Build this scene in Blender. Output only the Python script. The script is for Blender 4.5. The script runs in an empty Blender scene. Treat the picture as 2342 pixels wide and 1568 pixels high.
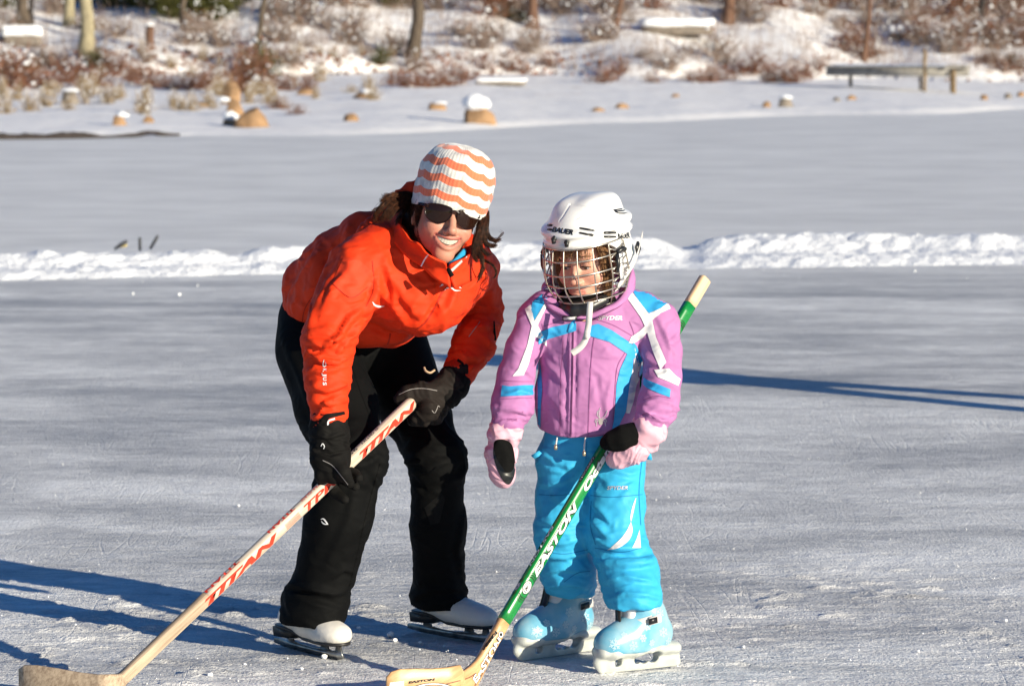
import bpy, math, random
import numpy as np
from mathutils import Vector, Matrix, Euler
from mathutils.bvhtree import BVHTree
from mathutils.geometry import delaunay_2d_cdt, tessellate_polygon

random.seed(7)
RNG = np.random.default_rng(7)
SC = bpy.context.scene
COL = SC.collection

# ------------------------------------------------------------------ camera, sky, sun, exposure
CAM_H, FPX, W2, H2 = 1.6, 8028.0, 1171.0, 784.0
PITCH = math.radians(4.92)
cam_data = bpy.data.cameras.new("camera")
cam = bpy.data.objects.new("camera", cam_data)
COL.objects.link(cam)
cam.location = (0, 0, CAM_H)
cam.rotation_euler = (math.radians(90) - PITCH, 0, 0)
cam_data.sensor_fit = 'HORIZONTAL'
cam_data.sensor_width = 36.0
cam_data.lens = FPX / 2342.0 * 36.0
cam_data.clip_end = 1000
cam_data.clip_start = 0.1
cam_data.dof.use_dof = True
cam_data.dof.focus_distance = 9.0
cam_data.dof.aperture_fstop = 8.2
SC.camera = cam

SUN_EL = math.radians(14.5)
SUN_AZ = math.atan2(0.743, -0.669)       # the sun stands to the right and behind the camera
world = bpy.data.worlds.new("World")
SC.world = world
world.use_nodes = True
wn = world.node_tree.nodes
wn.clear()
sky = wn.new('ShaderNodeTexSky')
sky.sky_type = 'NISHITA'
sky.sun_disc = False
sky.sun_elevation = SUN_EL
sky.sun_rotation = SUN_AZ
sky.air_density = 1.0
sky.dust_density = 0.2
sky.ozone_density = 4.0
bg = wn.new('ShaderNodeBackground')
bg.inputs['Strength'].default_value = 0.075
wo = wn.new('ShaderNodeOutputWorld')
hs = wn.new('ShaderNodeHueSaturation')
hs.inputs['Saturation'].default_value = 1.2
hs.inputs['Hue'].default_value = 0.509
world.node_tree.links.new(sky.outputs['Color'], hs.inputs['Color'])
world.node_tree.links.new(hs.outputs['Color'], bg.inputs['Color'])
world.node_tree.links.new(bg.outputs['Background'], wo.inputs['Surface'])

sun_data = bpy.data.lights.new("sun", 'SUN')
sun_data.energy = 5.0
sun_data.angle = math.radians(0.5)
sun_data.color = (1.0, 0.905, 0.715)
sun = bpy.data.objects.new("sun", sun_data)
COL.objects.link(sun)
sun.location = (20, -15, 20)
sd = Vector((-0.743 * math.cos(SUN_EL), 0.669 * math.cos(SUN_EL), -math.sin(SUN_EL)))
sun.rotation_euler = sd.to_track_quat('-Z', 'Y').to_euler()

SC.view_settings.view_transform = 'Standard'
SC.view_settings.look = 'None'
SC.view_settings.gamma = 1.0
SC.view_settings.exposure = 0.6
SC.view_settings.use_curve_mapping = False
SC.render.engine = 'CYCLES'
SC.cycles.max_bounces = 6
SC.cycles.diffuse_bounces = 3
SC.cycles.transmission_bounces = 6
SC.cycles.use_denoising = True

# ------------------------------------------------------------------ photo measures -> points in the place
SP, CP = math.sin(PITCH), math.cos(PITCH)

def P(px, py, Y):
    """A point at depth Y that the photo shows at (px, py) of a 2342-wide view."""
    a = (px - W2) / FPX
    b = (H2 - py) / FPX
    dy = CP + b * SP
    t = Y / dy
    return np.array((a * t, Y, CAM_H + (b * CP - SP) * t))

def G(px, py, z=0.0):
    """The ground point (height z) seen at (px, py)."""
    a = (px - W2) / FPX
    b = (H2 - py) / FPX
    dz = b * CP - SP
    t = (z - CAM_H) / dz
    return np.array((a * t, (CP + b * SP) * t, z))

def proj(V):
    V = np.asarray(V, float)
    x, y, z = V[:, 0], V[:, 1], V[:, 2] - CAM_H
    fwd = y * CP - z * SP
    up = y * SP + z * CP
    return np.stack((W2 + FPX * x / fwd, H2 - FPX * up / fwd), 1)

def ray(px, py):
    a = (px - W2) / FPX
    b = (H2 - py) / FPX
    return Vector((a, CP + b * SP, b * CP - SP)).normalized()

EYE = Vector((0, 0, CAM_H))
M_PX = FPX / 9.0        # view pixels per metre near the figures

# ------------------------------------------------------------------ noise
_perm = np.random.default_rng(3).permutation(256)
_perm = np.concatenate((_perm, _perm, _perm))
_grad = np.random.default_rng(4).normal(size=(256, 3))
_grad /= np.linalg.norm(_grad, axis=1)[:, None]

def pnoise(p):
    p = np.asarray(p, float)
    i = np.floor(p).astype(np.int64)
    f = p - i
    i &= 255
    u = f * f * f * (f * (f * 6 - 15) + 10)
    out = 0
    for dx in (0, 1):
        wx = u[:, 0] if dx else 1 - u[:, 0]
        a = _perm[(i[:, 0] + dx) & 255]
        for dy in (0, 1):
            wy = u[:, 1] if dy else 1 - u[:, 1]
            b = _perm[a + ((i[:, 1] + dy) & 255)]
            for dz in (0, 1):
                wz = u[:, 2] if dz else 1 - u[:, 2]
                g = _grad[_perm[b + ((i[:, 2] + dz) & 255)]]
                d = g[:, 0] * (f[:, 0] - dx) + g[:, 1] * (f[:, 1] - dy) + g[:, 2] * (f[:, 2] - dz)
                out = out + d * wx * wy * wz
    return out * 1.5

def fbm(p, octv=4, gain=0.5):
    out, a = 0, 1.0
    p = np.asarray(p, float)
    for o in range(octv):
        out = out + a * pnoise(p + 17.3 * o)
        p = p * 2.03
        a *= gain
    return out

# ------------------------------------------------------------------ signed distance modelling
class SDF:
    def __init__(self, lo, hi, vox):
        self.vox = vox
        self.lo = np.array(lo, float)
        n = np.ceil((np.array(hi, float) - self.lo) / vox).astype(int) + 1
        self.F = np.full(n, 1.0, np.float32)
        self.ax = [self.lo[i] + vox * np.arange(n[i]) for i in range(3)]

    def _reg(self, lo, hi):
        s = []
        for i in range(3):
            a = int(max(0, math.floor((lo[i] - self.lo[i]) / self.vox)))
            b = int(min(self.F.shape[i], math.ceil((hi[i] - self.lo[i]) / self.vox) + 1))
            if b <= a:
                return None
            s.append(slice(a, b))
        X = self.ax[0][s[0]][:, None, None]
        Y = self.ax[1][s[1]][None, :, None]
        Z = self.ax[2][s[2]][None, None, :]
        return tuple(s), X, Y, Z

    def _mix(self, s, d, k, op):
        A = self.F[s]
        if op == 'sub':
            d = -d
            if k > 0:
                h = np.maximum(k - np.abs(A - d), 0) / k
                self.F[s] = np.maximum(A, d) + h * h * k * 0.25
            else:
                self.F[s] = np.maximum(A, d)
        elif op == 'add':
            if k > 0:
                h = np.maximum(k - np.abs(A - d), 0) / k
                self.F[s] = np.minimum(A, d) - h * h * k * 0.25
            else:
                self.F[s] = np.minimum(A, d)

    def cone(self, a, b, ra, rb, k=0.01, sq=None, op='add'):
        """Tapered capsule; sq = (axis, factor) widens the section along an axis."""
        a = np.array(a, float); b = np.array(b, float)
        fmax = max(1.0, sq[1]) if sq else 1.0
        pad = max(ra, rb) * fmax + k + 2.5 * self.vox
        r = self._reg(np.minimum(a, b) - pad, np.maximum(a, b) + pad)
        if r is None:
            return
        s, X, Y, Z = r
        ba = b - a
        L2 = max(ba @ ba, 1e-12)
        px, py, pz = X - a[0], Y - a[1], Z - a[2]
        h = np.clip((px * ba[0] + py * ba[1] + pz * ba[2]) / L2, 0, 1)
        qx, qy, qz = px - h * ba[0], py - h * ba[1], pz - h * ba[2]
        if sq:
            u = np.array(sq[0], float); u /= np.linalg.norm(u)
            c = (1.0 / sq[1] - 1.0) * (qx * u[0] + qy * u[1] + qz * u[2])
            qx, qy, qz = qx + c * u[0], qy + c * u[1], qz + c * u[2]
        d = np.sqrt(qx * qx + qy * qy + qz * qz) - (ra + (rb - ra) * h)
        self._mix(s, d, k, op)

    def chain(self, pts, rad, k=0.01, sq=None, op='add'):
        for i in range(len(pts) - 1):
            self.cone(pts[i], pts[i + 1], rad[i], rad[i + 1], k, sq, op)

    def ell(self, c, r, k=0.01, R=None, op='add'):
        c = np.array(c, float); r = np.array(r, float)
        pad = max(r) + k + 2.5 * self.vox
        g = self._reg(c - pad, c + pad)
        if g is None:
            return
        s, X, Y, Z = g
        x, y, z = X - c[0], Y - c[1], Z - c[2]
        if R is not None:
            R = np.asarray(R)
            x, y, z = (R[0, 0] * x + R[1, 0] * y + R[2, 0] * z,
                       R[0, 1] * x + R[1, 1] * y + R[2, 1] * z,
                       R[0, 2] * x + R[1, 2] * y + R[2, 2] * z)
        k0 = np.sqrt((x / r[0]) ** 2 + (y / r[1]) ** 2 + (z / r[2]) ** 2)
        k1 = np.sqrt((x / r[0] ** 2) ** 2 + (y / r[1] ** 2) ** 2 + (z / r[2] ** 2) ** 2) + 1e-9
        self._mix(s, k0 * (k0 - 1) / k1, k, op)

    def box(self, c, h, rnd=0.002, k=0.0, R=None, op='add'):
        c = np.array(c, float); h = np.array(h, float) - rnd
        pad = float(np.linalg.norm(h)) + rnd + k + 2.5 * self.vox
        g = self._reg(c - pad, c + pad)
        if g is None:
            return
        s, X, Y, Z = g
        x, y, z = X - c[0], Y - c[1], Z - c[2]
        if R is not None:
            R = np.asarray(R)
            x, y, z = (R[0, 0] * x + R[1, 0] * y + R[2, 0] * z,
                       R[0, 1] * x + R[1, 1] * y + R[2, 1] * z,
                       R[0, 2] * x + R[1, 2] * y + R[2, 2] * z)
        qx, qy, qz = np.abs(x) - h[0], np.abs(y) - h[1], np.abs(z) - h[2]
        d = np.sqrt(np.maximum(qx, 0) ** 2 + np.maximum(qy, 0) ** 2 + np.maximum(qz, 0) ** 2) \
            + np.minimum(np.maximum(qx, np.maximum(qy, qz)), 0) - rnd
        self._mix(s, d, k, op)

    def cut(self, pt, n, k=0.0):
        """Removes the half space that n points into."""
        n = np.array(n, float); n /= np.linalg.norm(n)
        X, Y, Z = self.ax[0][:, None, None], self.ax[1][None, :, None], self.ax[2][None, None, :]
        d = (X - pt[0]) * n[0] + (Y - pt[1]) * n[1] + (Z - pt[2]) * n[2]
        A = self.F
        if k > 0:
            h = np.maximum(k - np.abs(A - d), 0) / k
            self.F = np.maximum(A, d) + h * h * k * 0.25
        else:
            self.F = np.maximum(A, d)

    def mesh(self, smooth=2):
        F = np.pad(self.F, 1, constant_values=1.0)
        lo = self.lo - self.vox
        nx, ny, nz = F.shape
        ins = F < 0
        cnt = np.zeros((nx - 1, ny - 1, nz - 1), np.int8)
        for dx in (0, 1):
            for dy in (0, 1):
                for dz in (0, 1):
                    cnt += ins[dx:nx - 1 + dx, dy:ny - 1 + dy, dz:nz - 1 + dz]
        act = (cnt > 0) & (cnt < 8)
        I, J, K = np.nonzero(act)
        n = len(I)
        idx = np.full(act.shape, -1, np.int64)
        idx[I, J, K] = np.arange(n)
        acc = np.zeros((n, 3)); num = np.zeros(n)
        offs = [(x, y, z) for x in (0, 1) for y in (0, 1) for z in (0, 1)]
        for o in offs:
            for ax in range(3):
                if o[ax]:
                    continue
                o2 = list(o); o2[ax] = 1
                fa = F[I + o[0], J + o[1], K + o[2]].astype(float)
                fb = F[I + o2[0], J + o2[1], K + o2[2]].astype(float)
                m = (fa < 0) != (fb < 0)
                t = np.where(m, fa / np.where(m, fa - fb, 1), 0)
                p = np.zeros((n, 3)) + np.array(o, float)
                p[:, ax] += t
                acc[m] += p[m]; num[m] += 1
        V = lo + self.vox * (np.stack((I, J, K), 1) + acc / num[:, None])
        Q = []
        for ax in range(3):
            b, c = (ax + 1) % 3, (ax + 2) % 3
            sl0 = [slice(None)] * 3; sl1 = [slice(None)] * 3
            sl0[ax] = slice(0, -1); sl1[ax] = slice(1, None)
            A, B = ins[tuple(sl0)], ins[tuple(sl1)]
            e = np.array(np.nonzero(A != B))
            ok = (e[b] > 0) & (e[c] > 0) & (e[b] < F.shape[b] - 1) & (e[c] < F.shape[c] - 1)
            e = e[:, ok]
            flip = A[tuple(e)]
            def cell(db, dc):
                q = e.copy(); q[b] -= db; q[c] -= dc
                return idx[tuple(q)]
            q = np.stack((cell(1, 1), cell(0, 1), cell(0, 0), cell(1, 0)), 1)
            q[~flip] = q[~flip][:, ::-1]
            Q.append(q)
        Q = np.concatenate(Q)
        V = laplace(V, Q, smooth)
        return V, Q

def laplace(V, Q, it, lam=0.5):
    if it <= 0:
        return V
    E = np.concatenate((Q[:, [0, 1]], Q[:, [1, 2]], Q[:, [2, 3]], Q[:, [3, 0]]))
    n = len(V)
    cnt = np.bincount(E[:, 0], minlength=n) + np.bincount(E[:, 1], minlength=n)
    cnt = np.maximum(cnt, 1)
    for k in range(it):
        S = np.zeros_like(V)
        for c in range(3):
            S[:, c] = np.bincount(E[:, 0], V[E[:, 1], c], n) + np.bincount(E[:, 1], V[E[:, 0], c], n)
        V = V + lam * (S / cnt[:, None] - V)
    return V

def normals(V, Q):
    a = V[Q[:, 2]] - V[Q[:, 0]]
    b = V[Q[:, 3]] - V[Q[:, 1]]
    fn = np.cross(a, b)
    N = np.zeros_like(V)
    for j in range(4):
        for c in range(3):
            N[:, c] += np.bincount(Q[:, j], fn[:, c], len(V))
    return N / (np.linalg.norm(N, axis=1)[:, None] + 1e-12)

# ------------------------------------------------------------------ mesh objects
def new_mesh(name, V, faces, mat=None, smooth=True):
    """faces: (n,k) int array, or a list of arrays of different k."""
    me = bpy.data.meshes.new(name)
    V = np.ascontiguousarray(np.asarray(V, np.float32))
    groups = faces if isinstance(faces, list) else [faces]
    groups = [np.asarray(g, np.int64) for g in groups if len(g)]
    loops = np.concatenate([g.ravel() for g in groups]).astype(np.int32)
    starts, s = [], 0
    for g in groups:
        starts.append(s + np.arange(len(g)) * g.shape[1])
        s += g.size
    starts = np.concatenate(starts).astype(np.int32)
    me.vertices.add(len(V)); me.vertices.foreach_set('co', V.ravel())
    me.loops.add(len(loops)); me.loops.foreach_set('vertex_index', loops)
    me.polygons.add(len(starts)); me.polygons.foreach_set('loop_start', starts)
    me.update(calc_edges=True)
    if smooth:
        me.polygons.foreach_set('use_smooth', np.ones(len(starts), bool))
    if mat:
        for m in (mat if isinstance(mat, (list, tuple)) else [mat]):
            me.materials.append(m)
    me.validate()
    return me

def obj(name, me, parent=None, mw=None):
    o = bpy.data.objects.new(name, me)
    COL.objects.link(o)
    if parent is not None:
        o.parent = parent
        o.matrix_parent_inverse = parent.matrix_world.inverted() if parent.type == 'EMPTY' else Matrix()
    if mw is not None:
        o.matrix_world = mw
    return o

def part(name, V, F, mat, parent, smooth=True, label=None):
    """A mesh in world coordinates, as a child of a thing or part."""
    root = parent
    o = bpy.data.objects.new(name, None)
    bpy.data.objects.remove(o)
    off = np.array(ORIGIN.get(parent.name, (0, 0, 0)))
    me = new_mesh(name, np.asarray(V) - off, F, mat, smooth)
    o = bpy.data.objects.new(name, me)
    COL.objects.link(o)
    o.parent = parent
    ORIGIN[o.name] = tuple(off)
    if label:
        o['label'] = label
    return o

ORIGIN = {}      # world position of each thing's origin (parts inherit it)

def thing(name, label, cat, loc=(0, 0, 0), group=None):
    o = bpy.data.objects.new(name, None)
    COL.objects.link(o)
    o.location = tuple(loc)
    o.empty_display_size = 0.1
    o['label'] = label; o['category'] = cat
    if group:
        o['group'] = group
    ORIGIN[o.name] = tuple(loc)
    return o

def tag(o, label, cat, group=None):
    o['label'] = label; o['category'] = cat
    if group:
        o['group'] = group
    return o

def quads_of(rows, cols, close=False):
    i = np.arange(rows - 1)[:, None]
    c = cols if close else cols - 1
    j = np.arange(c)[None, :]
    j2 = (j + 1) % cols
    return np.stack((i * cols + j, i * cols + j2, (i + 1) * cols + j2, (i + 1) * cols + j), -1).reshape(-1, 4)

def frames(pts):
    pts = np.asarray(pts, float)
    T = np.gradient(pts, axis=0)
    T /= np.linalg.norm(T, axis=1)[:, None] + 1e-12
    up = np.array((0, 0, 1.0)) if abs(T[0, 2]) < 0.9 else np.array((1.0, 0, 0))
    n = np.cross(T[0], up); n /= np.linalg.norm(n)
    Ns = []
    for t in T:
        n = n - t * (n @ t)
        n /= np.linalg.norm(n) + 1e-12
        Ns.append(n)
    Ns = np.array(Ns)
    return T, Ns, np.cross(T, Ns)

def tube(pts, r, seg=8, cap=True):
    pts = np.asarray(pts, float)
    r = np.broadcast_to(np.asarray(r, float), (len(pts),))
    T, N, B = frames(pts)
    a = np.arange(seg) * 2 * math.pi / seg
    V = pts[:, None, :] + r[:, None, None] * (np.cos(a)[None, :, None] * N[:, None, :] + np.sin(a)[None, :, None] * B[:, None, :])
    V = V.reshape(-1, 3)
    F = [quads_of(len(pts), seg, True)]
    if cap:
        n = len(V)
        V = np.concatenate((V, pts[:1], pts[-1:]))
        t = []
        for j in range(seg):
            t.append((n, (j + 1) % seg, j))
            o = (len(pts) - 1) * seg
            t.append((n + 1, o + j, o + (j + 1) % seg))
        F.append(np.array(t))
    return V, F

def join(list_vf):
    """Several (V, F) into one; F array or list of arrays."""
    Vs, d, off = [], {}, 0
    for V, F in list_vf:
        for g in (F if isinstance(F, list) else [F]):
            g = np.asarray(g)
            if len(g):
                d.setdefault(g.shape[1], []).append(g + off)
        Vs.append(np.asarray(V, float)); off += len(V)
    return np.concatenate(Vs), [np.concatenate(v) for v in d.values()]

def spline(pts, n=8, closed=False):
    """Catmull-Rom through the points."""
    p = np.asarray(pts, float)
    m = len(p)
    out = []
    rng = range(m) if closed else range(m - 1)
    for i in rng:
        p1, p2 = p[i % m], p[(i + 1) % m]
        p0 = p[(i - 1) % m] if closed or i > 0 else 2 * p1 - p2
        p3 = p[(i + 2) % m] if closed or i < m - 2 else 2 * p2 - p1
        for t in np.arange(n) / n:
            out.append(0.5 * ((2 * p1) + (-p0 + p2) * t + (2 * p0 - 5 * p1 + 4 * p2 - p3) * t * t + (-p0 + 3 * p1 - 3 * p2 + p3) * t ** 3))
    if not closed:
        out.append(p[-1])
    return np.array(out)

def prism(poly, a0, a1, to3):
    """Extrude a 2-D outline from a0 to a1; to3(u, v, a) gives the point."""
    n = len(poly)
    V = [to3(u, v, a0) for u, v in poly] + [to3(u, v, a1) for u, v in poly]
    tris = tessellate_polygon([[Vector((u, v, 0)) for u, v in poly]])
    area = sum(poly[i][0] * poly[(i + 1) % n][1] - poly[(i + 1) % n][0] * poly[i][1] for i in range(n))
    T = []
    for t in tris:
        a, b, c = t
        ar = (poly[b][0] - poly[a][0]) * (poly[c][1] - poly[a][1]) - (poly[c][0] - poly[a][0]) * (poly[b][1] - poly[a][1])
        if ar < 0:
            b, c = c, b
        T.append((a, c, b)); T.append((a + n, b + n, c + n))
    Qs = []
    for i in range(n):
        j = (i + 1) % n
        Qs.append((i, j, j + n, i + n) if area > 0 else (j, i, i + n, j + n))
    return np.array(V), [np.array(T), np.array(Qs)]

# ------------------------------------------------------------------ cloth folds
def folds(V, N, items):
    """items: (polyline in view pixels, width px, height m): a fold raised (or sunk) along a line on the side that faces the camera."""
    uv = proj(V)
    to = np.array((0, 0, CAM_H)) - V
    to /= np.linalg.norm(to, axis=1)[:, None]
    facing = np.clip((N * to).sum(1) * 1.6 + 0.1, 0, 1)
    D = np.zeros(len(V))
    for pts, w, h in items:
        pts = np.asarray(pts, float)
        lo, hi = pts.min(0) - 3 * w, pts.max(0) + 3 * w
        m = np.nonzero((uv[:, 0] > lo[0]) & (uv[:, 0] < hi[0]) & (uv[:, 1] > lo[1]) & (uv[:, 1] < hi[1]))[0]
        if not len(m):
            continue
        q = uv[m]
        L = np.concatenate(([0], np.cumsum(np.linalg.norm(np.diff(pts, axis=0), axis=1))))
        best = np.full(len(m), 1e9); tt = np.zeros(len(m)); side = np.zeros(len(m))
        for i in range(len(pts) - 1):
            a, b = pts[i], pts[i + 1]
            ab = b - a
            t = np.clip(((q - a) @ ab) / (ab @ ab), 0, 1)
            dv = q - a - t[:, None] * ab
            d = np.linalg.norm(dv, axis=1)
            k = d < best
            best[k] = d[k]; tt[k] = (L[i] + t[k] * (L[i + 1] - L[i])) / L[-1]
            side[k] = np.sign(ab[0] * dv[k, 1] - ab[1] * dv[k, 0])
        taper = np.sin(np.pi * np.clip(tt * 0.9 + 0.05, 0, 1)) ** 0.6
        x = best * side / w
        prof = np.where(x > 0, np.exp(-(x / 0.55) ** 2), np.exp(-(x / 1.2) ** 2)) - 0.35 * np.exp(-((x - 1.2) / 0.7) ** 2)
        D[m] += h * prof * taper
    return V + N * (D * facing)[:, None]

def wrinkle(V, N, axis, fa, fc, amp, seed=0.0, mask=None, ridge=True):
    """Creases that run across an axis: noise dense along it and slow around it."""
    ax = np.array(axis, float); ax /= np.linalg.norm(ax)
    t = V @ ax
    q = V - t[:, None] * ax
    warp = pnoise(V * fc * 1.3 + seed + 9.1) * 0.35 / fc
    p = q * fc + ((t + warp) * fa)[:, None] * ax + seed
    n = pnoise(p)
    if ridge:
        n = 1 - np.abs(n) * 2.4
        n = np.clip(n, -0.6, 1) - 0.35
    d = amp * n
    if mask is not None:
        d = d * mask
    return V + N * d[:, None]

# ------------------------------------------------------------------ panels and lettering laid on a surface
def bvh_of(V, Q):
    return BVHTree.FromPolygons([Vector(v) for v in V], [tuple(int(i) for i in q) for q in Q])

def biggest(T, n):
    lab = np.arange(n)
    for _ in range(200):
        m = lab[T].min(1)
        new = lab.copy()
        for c in range(3):
            np.minimum.at(new, T[:, c], m)
        if (new == lab).all():
            break
        lab = new
    k = lab[T[:, 0]]
    v, c = np.unique(k, return_counts=True)
    return T[k == v[c.argmax()]]

def project_mesh(uv, tris, bvh, off, maxjump=0.03, one=False):
    pts, ok = [], []
    for (x, y) in uv:
        d = ray(x, y)
        loc, nrm, i, dist = bvh.ray_cast(EYE, d)
        if loc is None:
            pts.append((0, 0, 0)); ok.append(False)
            continue
        if nrm.dot(d) > 0:
            nrm = -nrm
        pts.append(tuple(loc - d * off)); ok.append(True)
    pts = np.array(pts); ok = np.array(ok)
    T = np.array([t for t in tris if ok[list(t)].all()
                  and np.ptp(pts[list(t), 1]) < maxjump])
    if not len(T):
        return None
    if one:
        T = biggest(T, len(pts))
    used, inv = np.unique(T, return_inverse=True)
    T = inv.reshape(T.shape)
    return pts[used], T

def panel(poly, bvh, off=0.0012, step=5.0, curve=False):
    """A sewn panel: an outline in view pixels laid on the cloth below it."""
    poly = np.asarray(poly, float)
    if curve:
        poly = spline(poly, 6, True)
    B = []
    for i in range(len(poly)):
        a, b = poly[i], poly[(i + 1) % len(poly)]
        n = max(1, int(np.linalg.norm(b - a) / step))
        B += [a + (b - a) * t / n for t in range(n)]
    B = np.array(B)
    lo, hi = B.min(0), B.max(0)
    gx, gy = np.meshgrid(np.arange(lo[0] + step / 2, hi[0], step), np.arange(lo[1] + step / 2, hi[1], step))
    g = np.stack((gx.ravel(), gy.ravel()), 1)
    inside = np.zeros(len(g), bool)
    j = len(B) - 1
    for i in range(len(B)):
        c = ((B[i, 1] > g[:, 1]) != (B[j, 1] > g[:, 1]))
        with np.errstate(divide='ignore', invalid='ignore'):
            xx = (B[j, 0] - B[i, 0]) * (g[:, 1] - B[i, 1]) / (B[j, 1] - B[i, 1]) + B[i, 0]
        inside ^= c & (g[:, 0] < xx)
        j = i
    g = g[inside]
    if len(g):
        dd = np.sqrt(((g[:, None] - B[None]) ** 2).sum(-1)).min(1)
        g = g[dd > step * 0.35]
    pts = [Vector(p) for p in np.concatenate((B, g))]
    r = delaunay_2d_cdt(pts, [], [list(range(len(B)))], 1, 1e-4)
    uv = np.array([tuple(v) for v in r[0]])
    tris = []
    for f in r[2]:
        a, b, c = f[:3]
        u = uv[b] - uv[a]; w = uv[c] - uv[a]
        tris.append((a, c, b) if u[0] * w[1] - u[1] * w[0] > 0 else (a, b, c))
    return project_mesh(uv, tris, bvh, off, one=True)

_font_cache = {}
def text2d(s, shear=0.0, bold=0.0, spacing=1.0):
    """Lettering as flat triangles; cap height 1, starting at x = 0."""
    key = (s, shear, bold, spacing)
    if key in _font_cache:
        return _font_cache[key]
    cu = bpy.data.curves.new("lettering", 'FONT')
    cu.body = s; cu.shear = shear; cu.offset = bold; cu.space_character = spacing
    cu.resolution_u = 3
    o = bpy.data.objects.new("lettering", cu)
    me = o.to_mesh()
    V = np.array([v.co[:2] for v in me.vertices], float)
    T = []
    me.calc_loop_triangles()
    T = np.array([t.vertices[:] for t in me.loop_triangles])
    o.to_mesh_clear()
    bpy.data.objects.remove(o); bpy.data.curves.remove(cu)
    V = V / 0.729
    V[:, 0] -= V[:, 0].min()
    # cut long edges so that the lettering can follow a curve
    res = (V, T)
    _font_cache[key] = res
    return res

def split_tris(V, T, maxlen):
    V = [tuple(v) for v in V]; T = [tuple(t) for t in T]
    for _ in range(8):
        mid, out, ch = {}, [], False
        for t in T:
            L = [math.dist(V[t[i]], V[t[(i + 1) % 3]]) for i in range(3)]
            k = max(range(3), key=lambda i: L[i])
            if L[k] > maxlen:
                a, b, c = t[k], t[(k + 1) % 3], t[(k + 2) % 3]
                e = (min(a, b), max(a, b))
                if e not in mid:
                    mid[e] = len(V)
                    V.append(tuple((V[a][i] + V[b][i]) / 2 for i in range(len(V[a]))))
                m = mid[e]
                out += [(a, m, c), (m, b, c)]; ch = True
            else:
                out.append(t)
        T = out
        if not ch:
            break
    return np.array(V), np.array(T)

def text_on(s, org, du, h, bvh, shear=0.0, bold=0.0, width=None, off=0.0018, spacing=1.0, vdir=None):
    """Lettering on a cloth or shell: starts at view pixel org, runs along du, cap height h px, total width px."""
    V, T = text2d(s, shear, bold, spacing)
    du = np.array(du, float); du /= np.linalg.norm(du)
    dv = np.array((du[1], -du[0])) if vdir is None else np.array(vdir, float) / np.linalg.norm(vdir)
    sx = h if width is None else width / V[:, 0].max()
    uv = np.array(org) + V[:, :1] * sx * du + V[:, 1:] * h * dv
    uv, T = split_tris(uv, T, 7.0)
    return project_mesh(uv, [tuple(t) for t in T], bvh, off)

def text_flat(s, org, u, v, n, h, width=None, shear=0.0, bold=0.0, lift=0.0006, spacing=1.0):
    """Lettering on a flat face."""
    V, T = text2d(s, shear, bold, spacing)
    sx = h if width is None else width / V[:, 0].max()
    return np.asarray(org) + V[:, :1] * sx * u + V[:, 1:] * h * v + n * lift, T

# ------------------------------------------------------------------ materials
def mat(name, col, rough=0.6, spec=0.4, metal=0.0, var=0.0, vscale=30.0, bump=0.0, bscale=200.0, sheen=0.0, coat=0.0, aniso=None, col2=None, detail=4):
    m = bpy.data.materials.new(name)
    m.use_nodes = True
    nt = m.node_tree
    b = nt.nodes['Principled BSDF']
    b.inputs['Base Color'].default_value = (*col, 1)
    b.inputs['Roughness'].default_value = rough
    b.inputs['Specular IOR Level'].default_value = spec
    b.inputs['Metallic'].default_value = metal
    b.inputs['Sheen Weight'].default_value = sheen
    b.inputs['Coat Weight'].default_value = coat
    tc = None
    if var > 0 or bump > 0:
        tc = nt.nodes.new('ShaderNodeTexCoord')
        src = tc.outputs['Object']
        if aniso is not None:
            mp = nt.nodes.new('ShaderNodeMapping')
            mp.inputs['Scale'].default_value = aniso[:3]
            if len(aniso) > 3:
                mp.inputs['Rotation'].default_value = aniso[3]
            nt.links.new(src, mp.inputs['Vector']); src = mp.outputs['Vector']
    if var > 0:
        n = nt.nodes.new('ShaderNodeTexNoise')
        n.inputs['Scale'].default_value = vscale
        n.inputs['Detail'].default_value = detail
        nt.links.new(src, n.inputs['Vector'])
        r = nt.nodes.new('ShaderNodeValToRGB')
        c2 = col2 if col2 else tuple(c * (1 - var) for c in col)
        r.color_ramp.elements[0].position = 0.35; r.color_ramp.elements[0].color = (*c2, 1)
        r.color_ramp.elements[1].position = 0.65; r.color_ramp.elements[1].color = (*col, 1)
        nt.links.new(n.outputs['Fac'], r.inputs['Fac'])
        nt.links.new(r.outputs['Color'], b.inputs['Base Color'])
    if bump > 0:
        n2 = nt.nodes.new('ShaderNodeTexNoise')
        n2.inputs['Scale'].default_value = bscale
        n2.inputs['Detail'].default_value = 3
        nt.links.new(src, n2.inputs['Vector'])
        bp = nt.nodes.new('ShaderNodeBump')
        bp.inputs['Strength'].default_value = min(1.0, bump)
        bp.inputs['Distance'].default_value = 0.002
        nt.links.new(n2.outputs['Fac'], bp.inputs['Height'])
        nt.links.new(bp.outputs['Normal'], b.inputs['Normal'])
    return m

def rotm(roll=0, yaw=0, pitch=0):
    return np.array(Matrix.Rotation(math.radians(roll), 3, 'Y') @ Matrix.Rotation(math.radians(yaw), 3, 'Z') @ Matrix.Rotation(math.radians(pitch), 3, 'X'))
# ================================================================== THE SETTING: ice, snow bank, far shore
def nodes_mat(name):
    m = bpy.data.materials.new(name)
    m.use_nodes = True
    return m, m.node_tree, m.node_tree.nodes, m.node_tree.links, m.node_tree.nodes['Principled BSDF']

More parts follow.
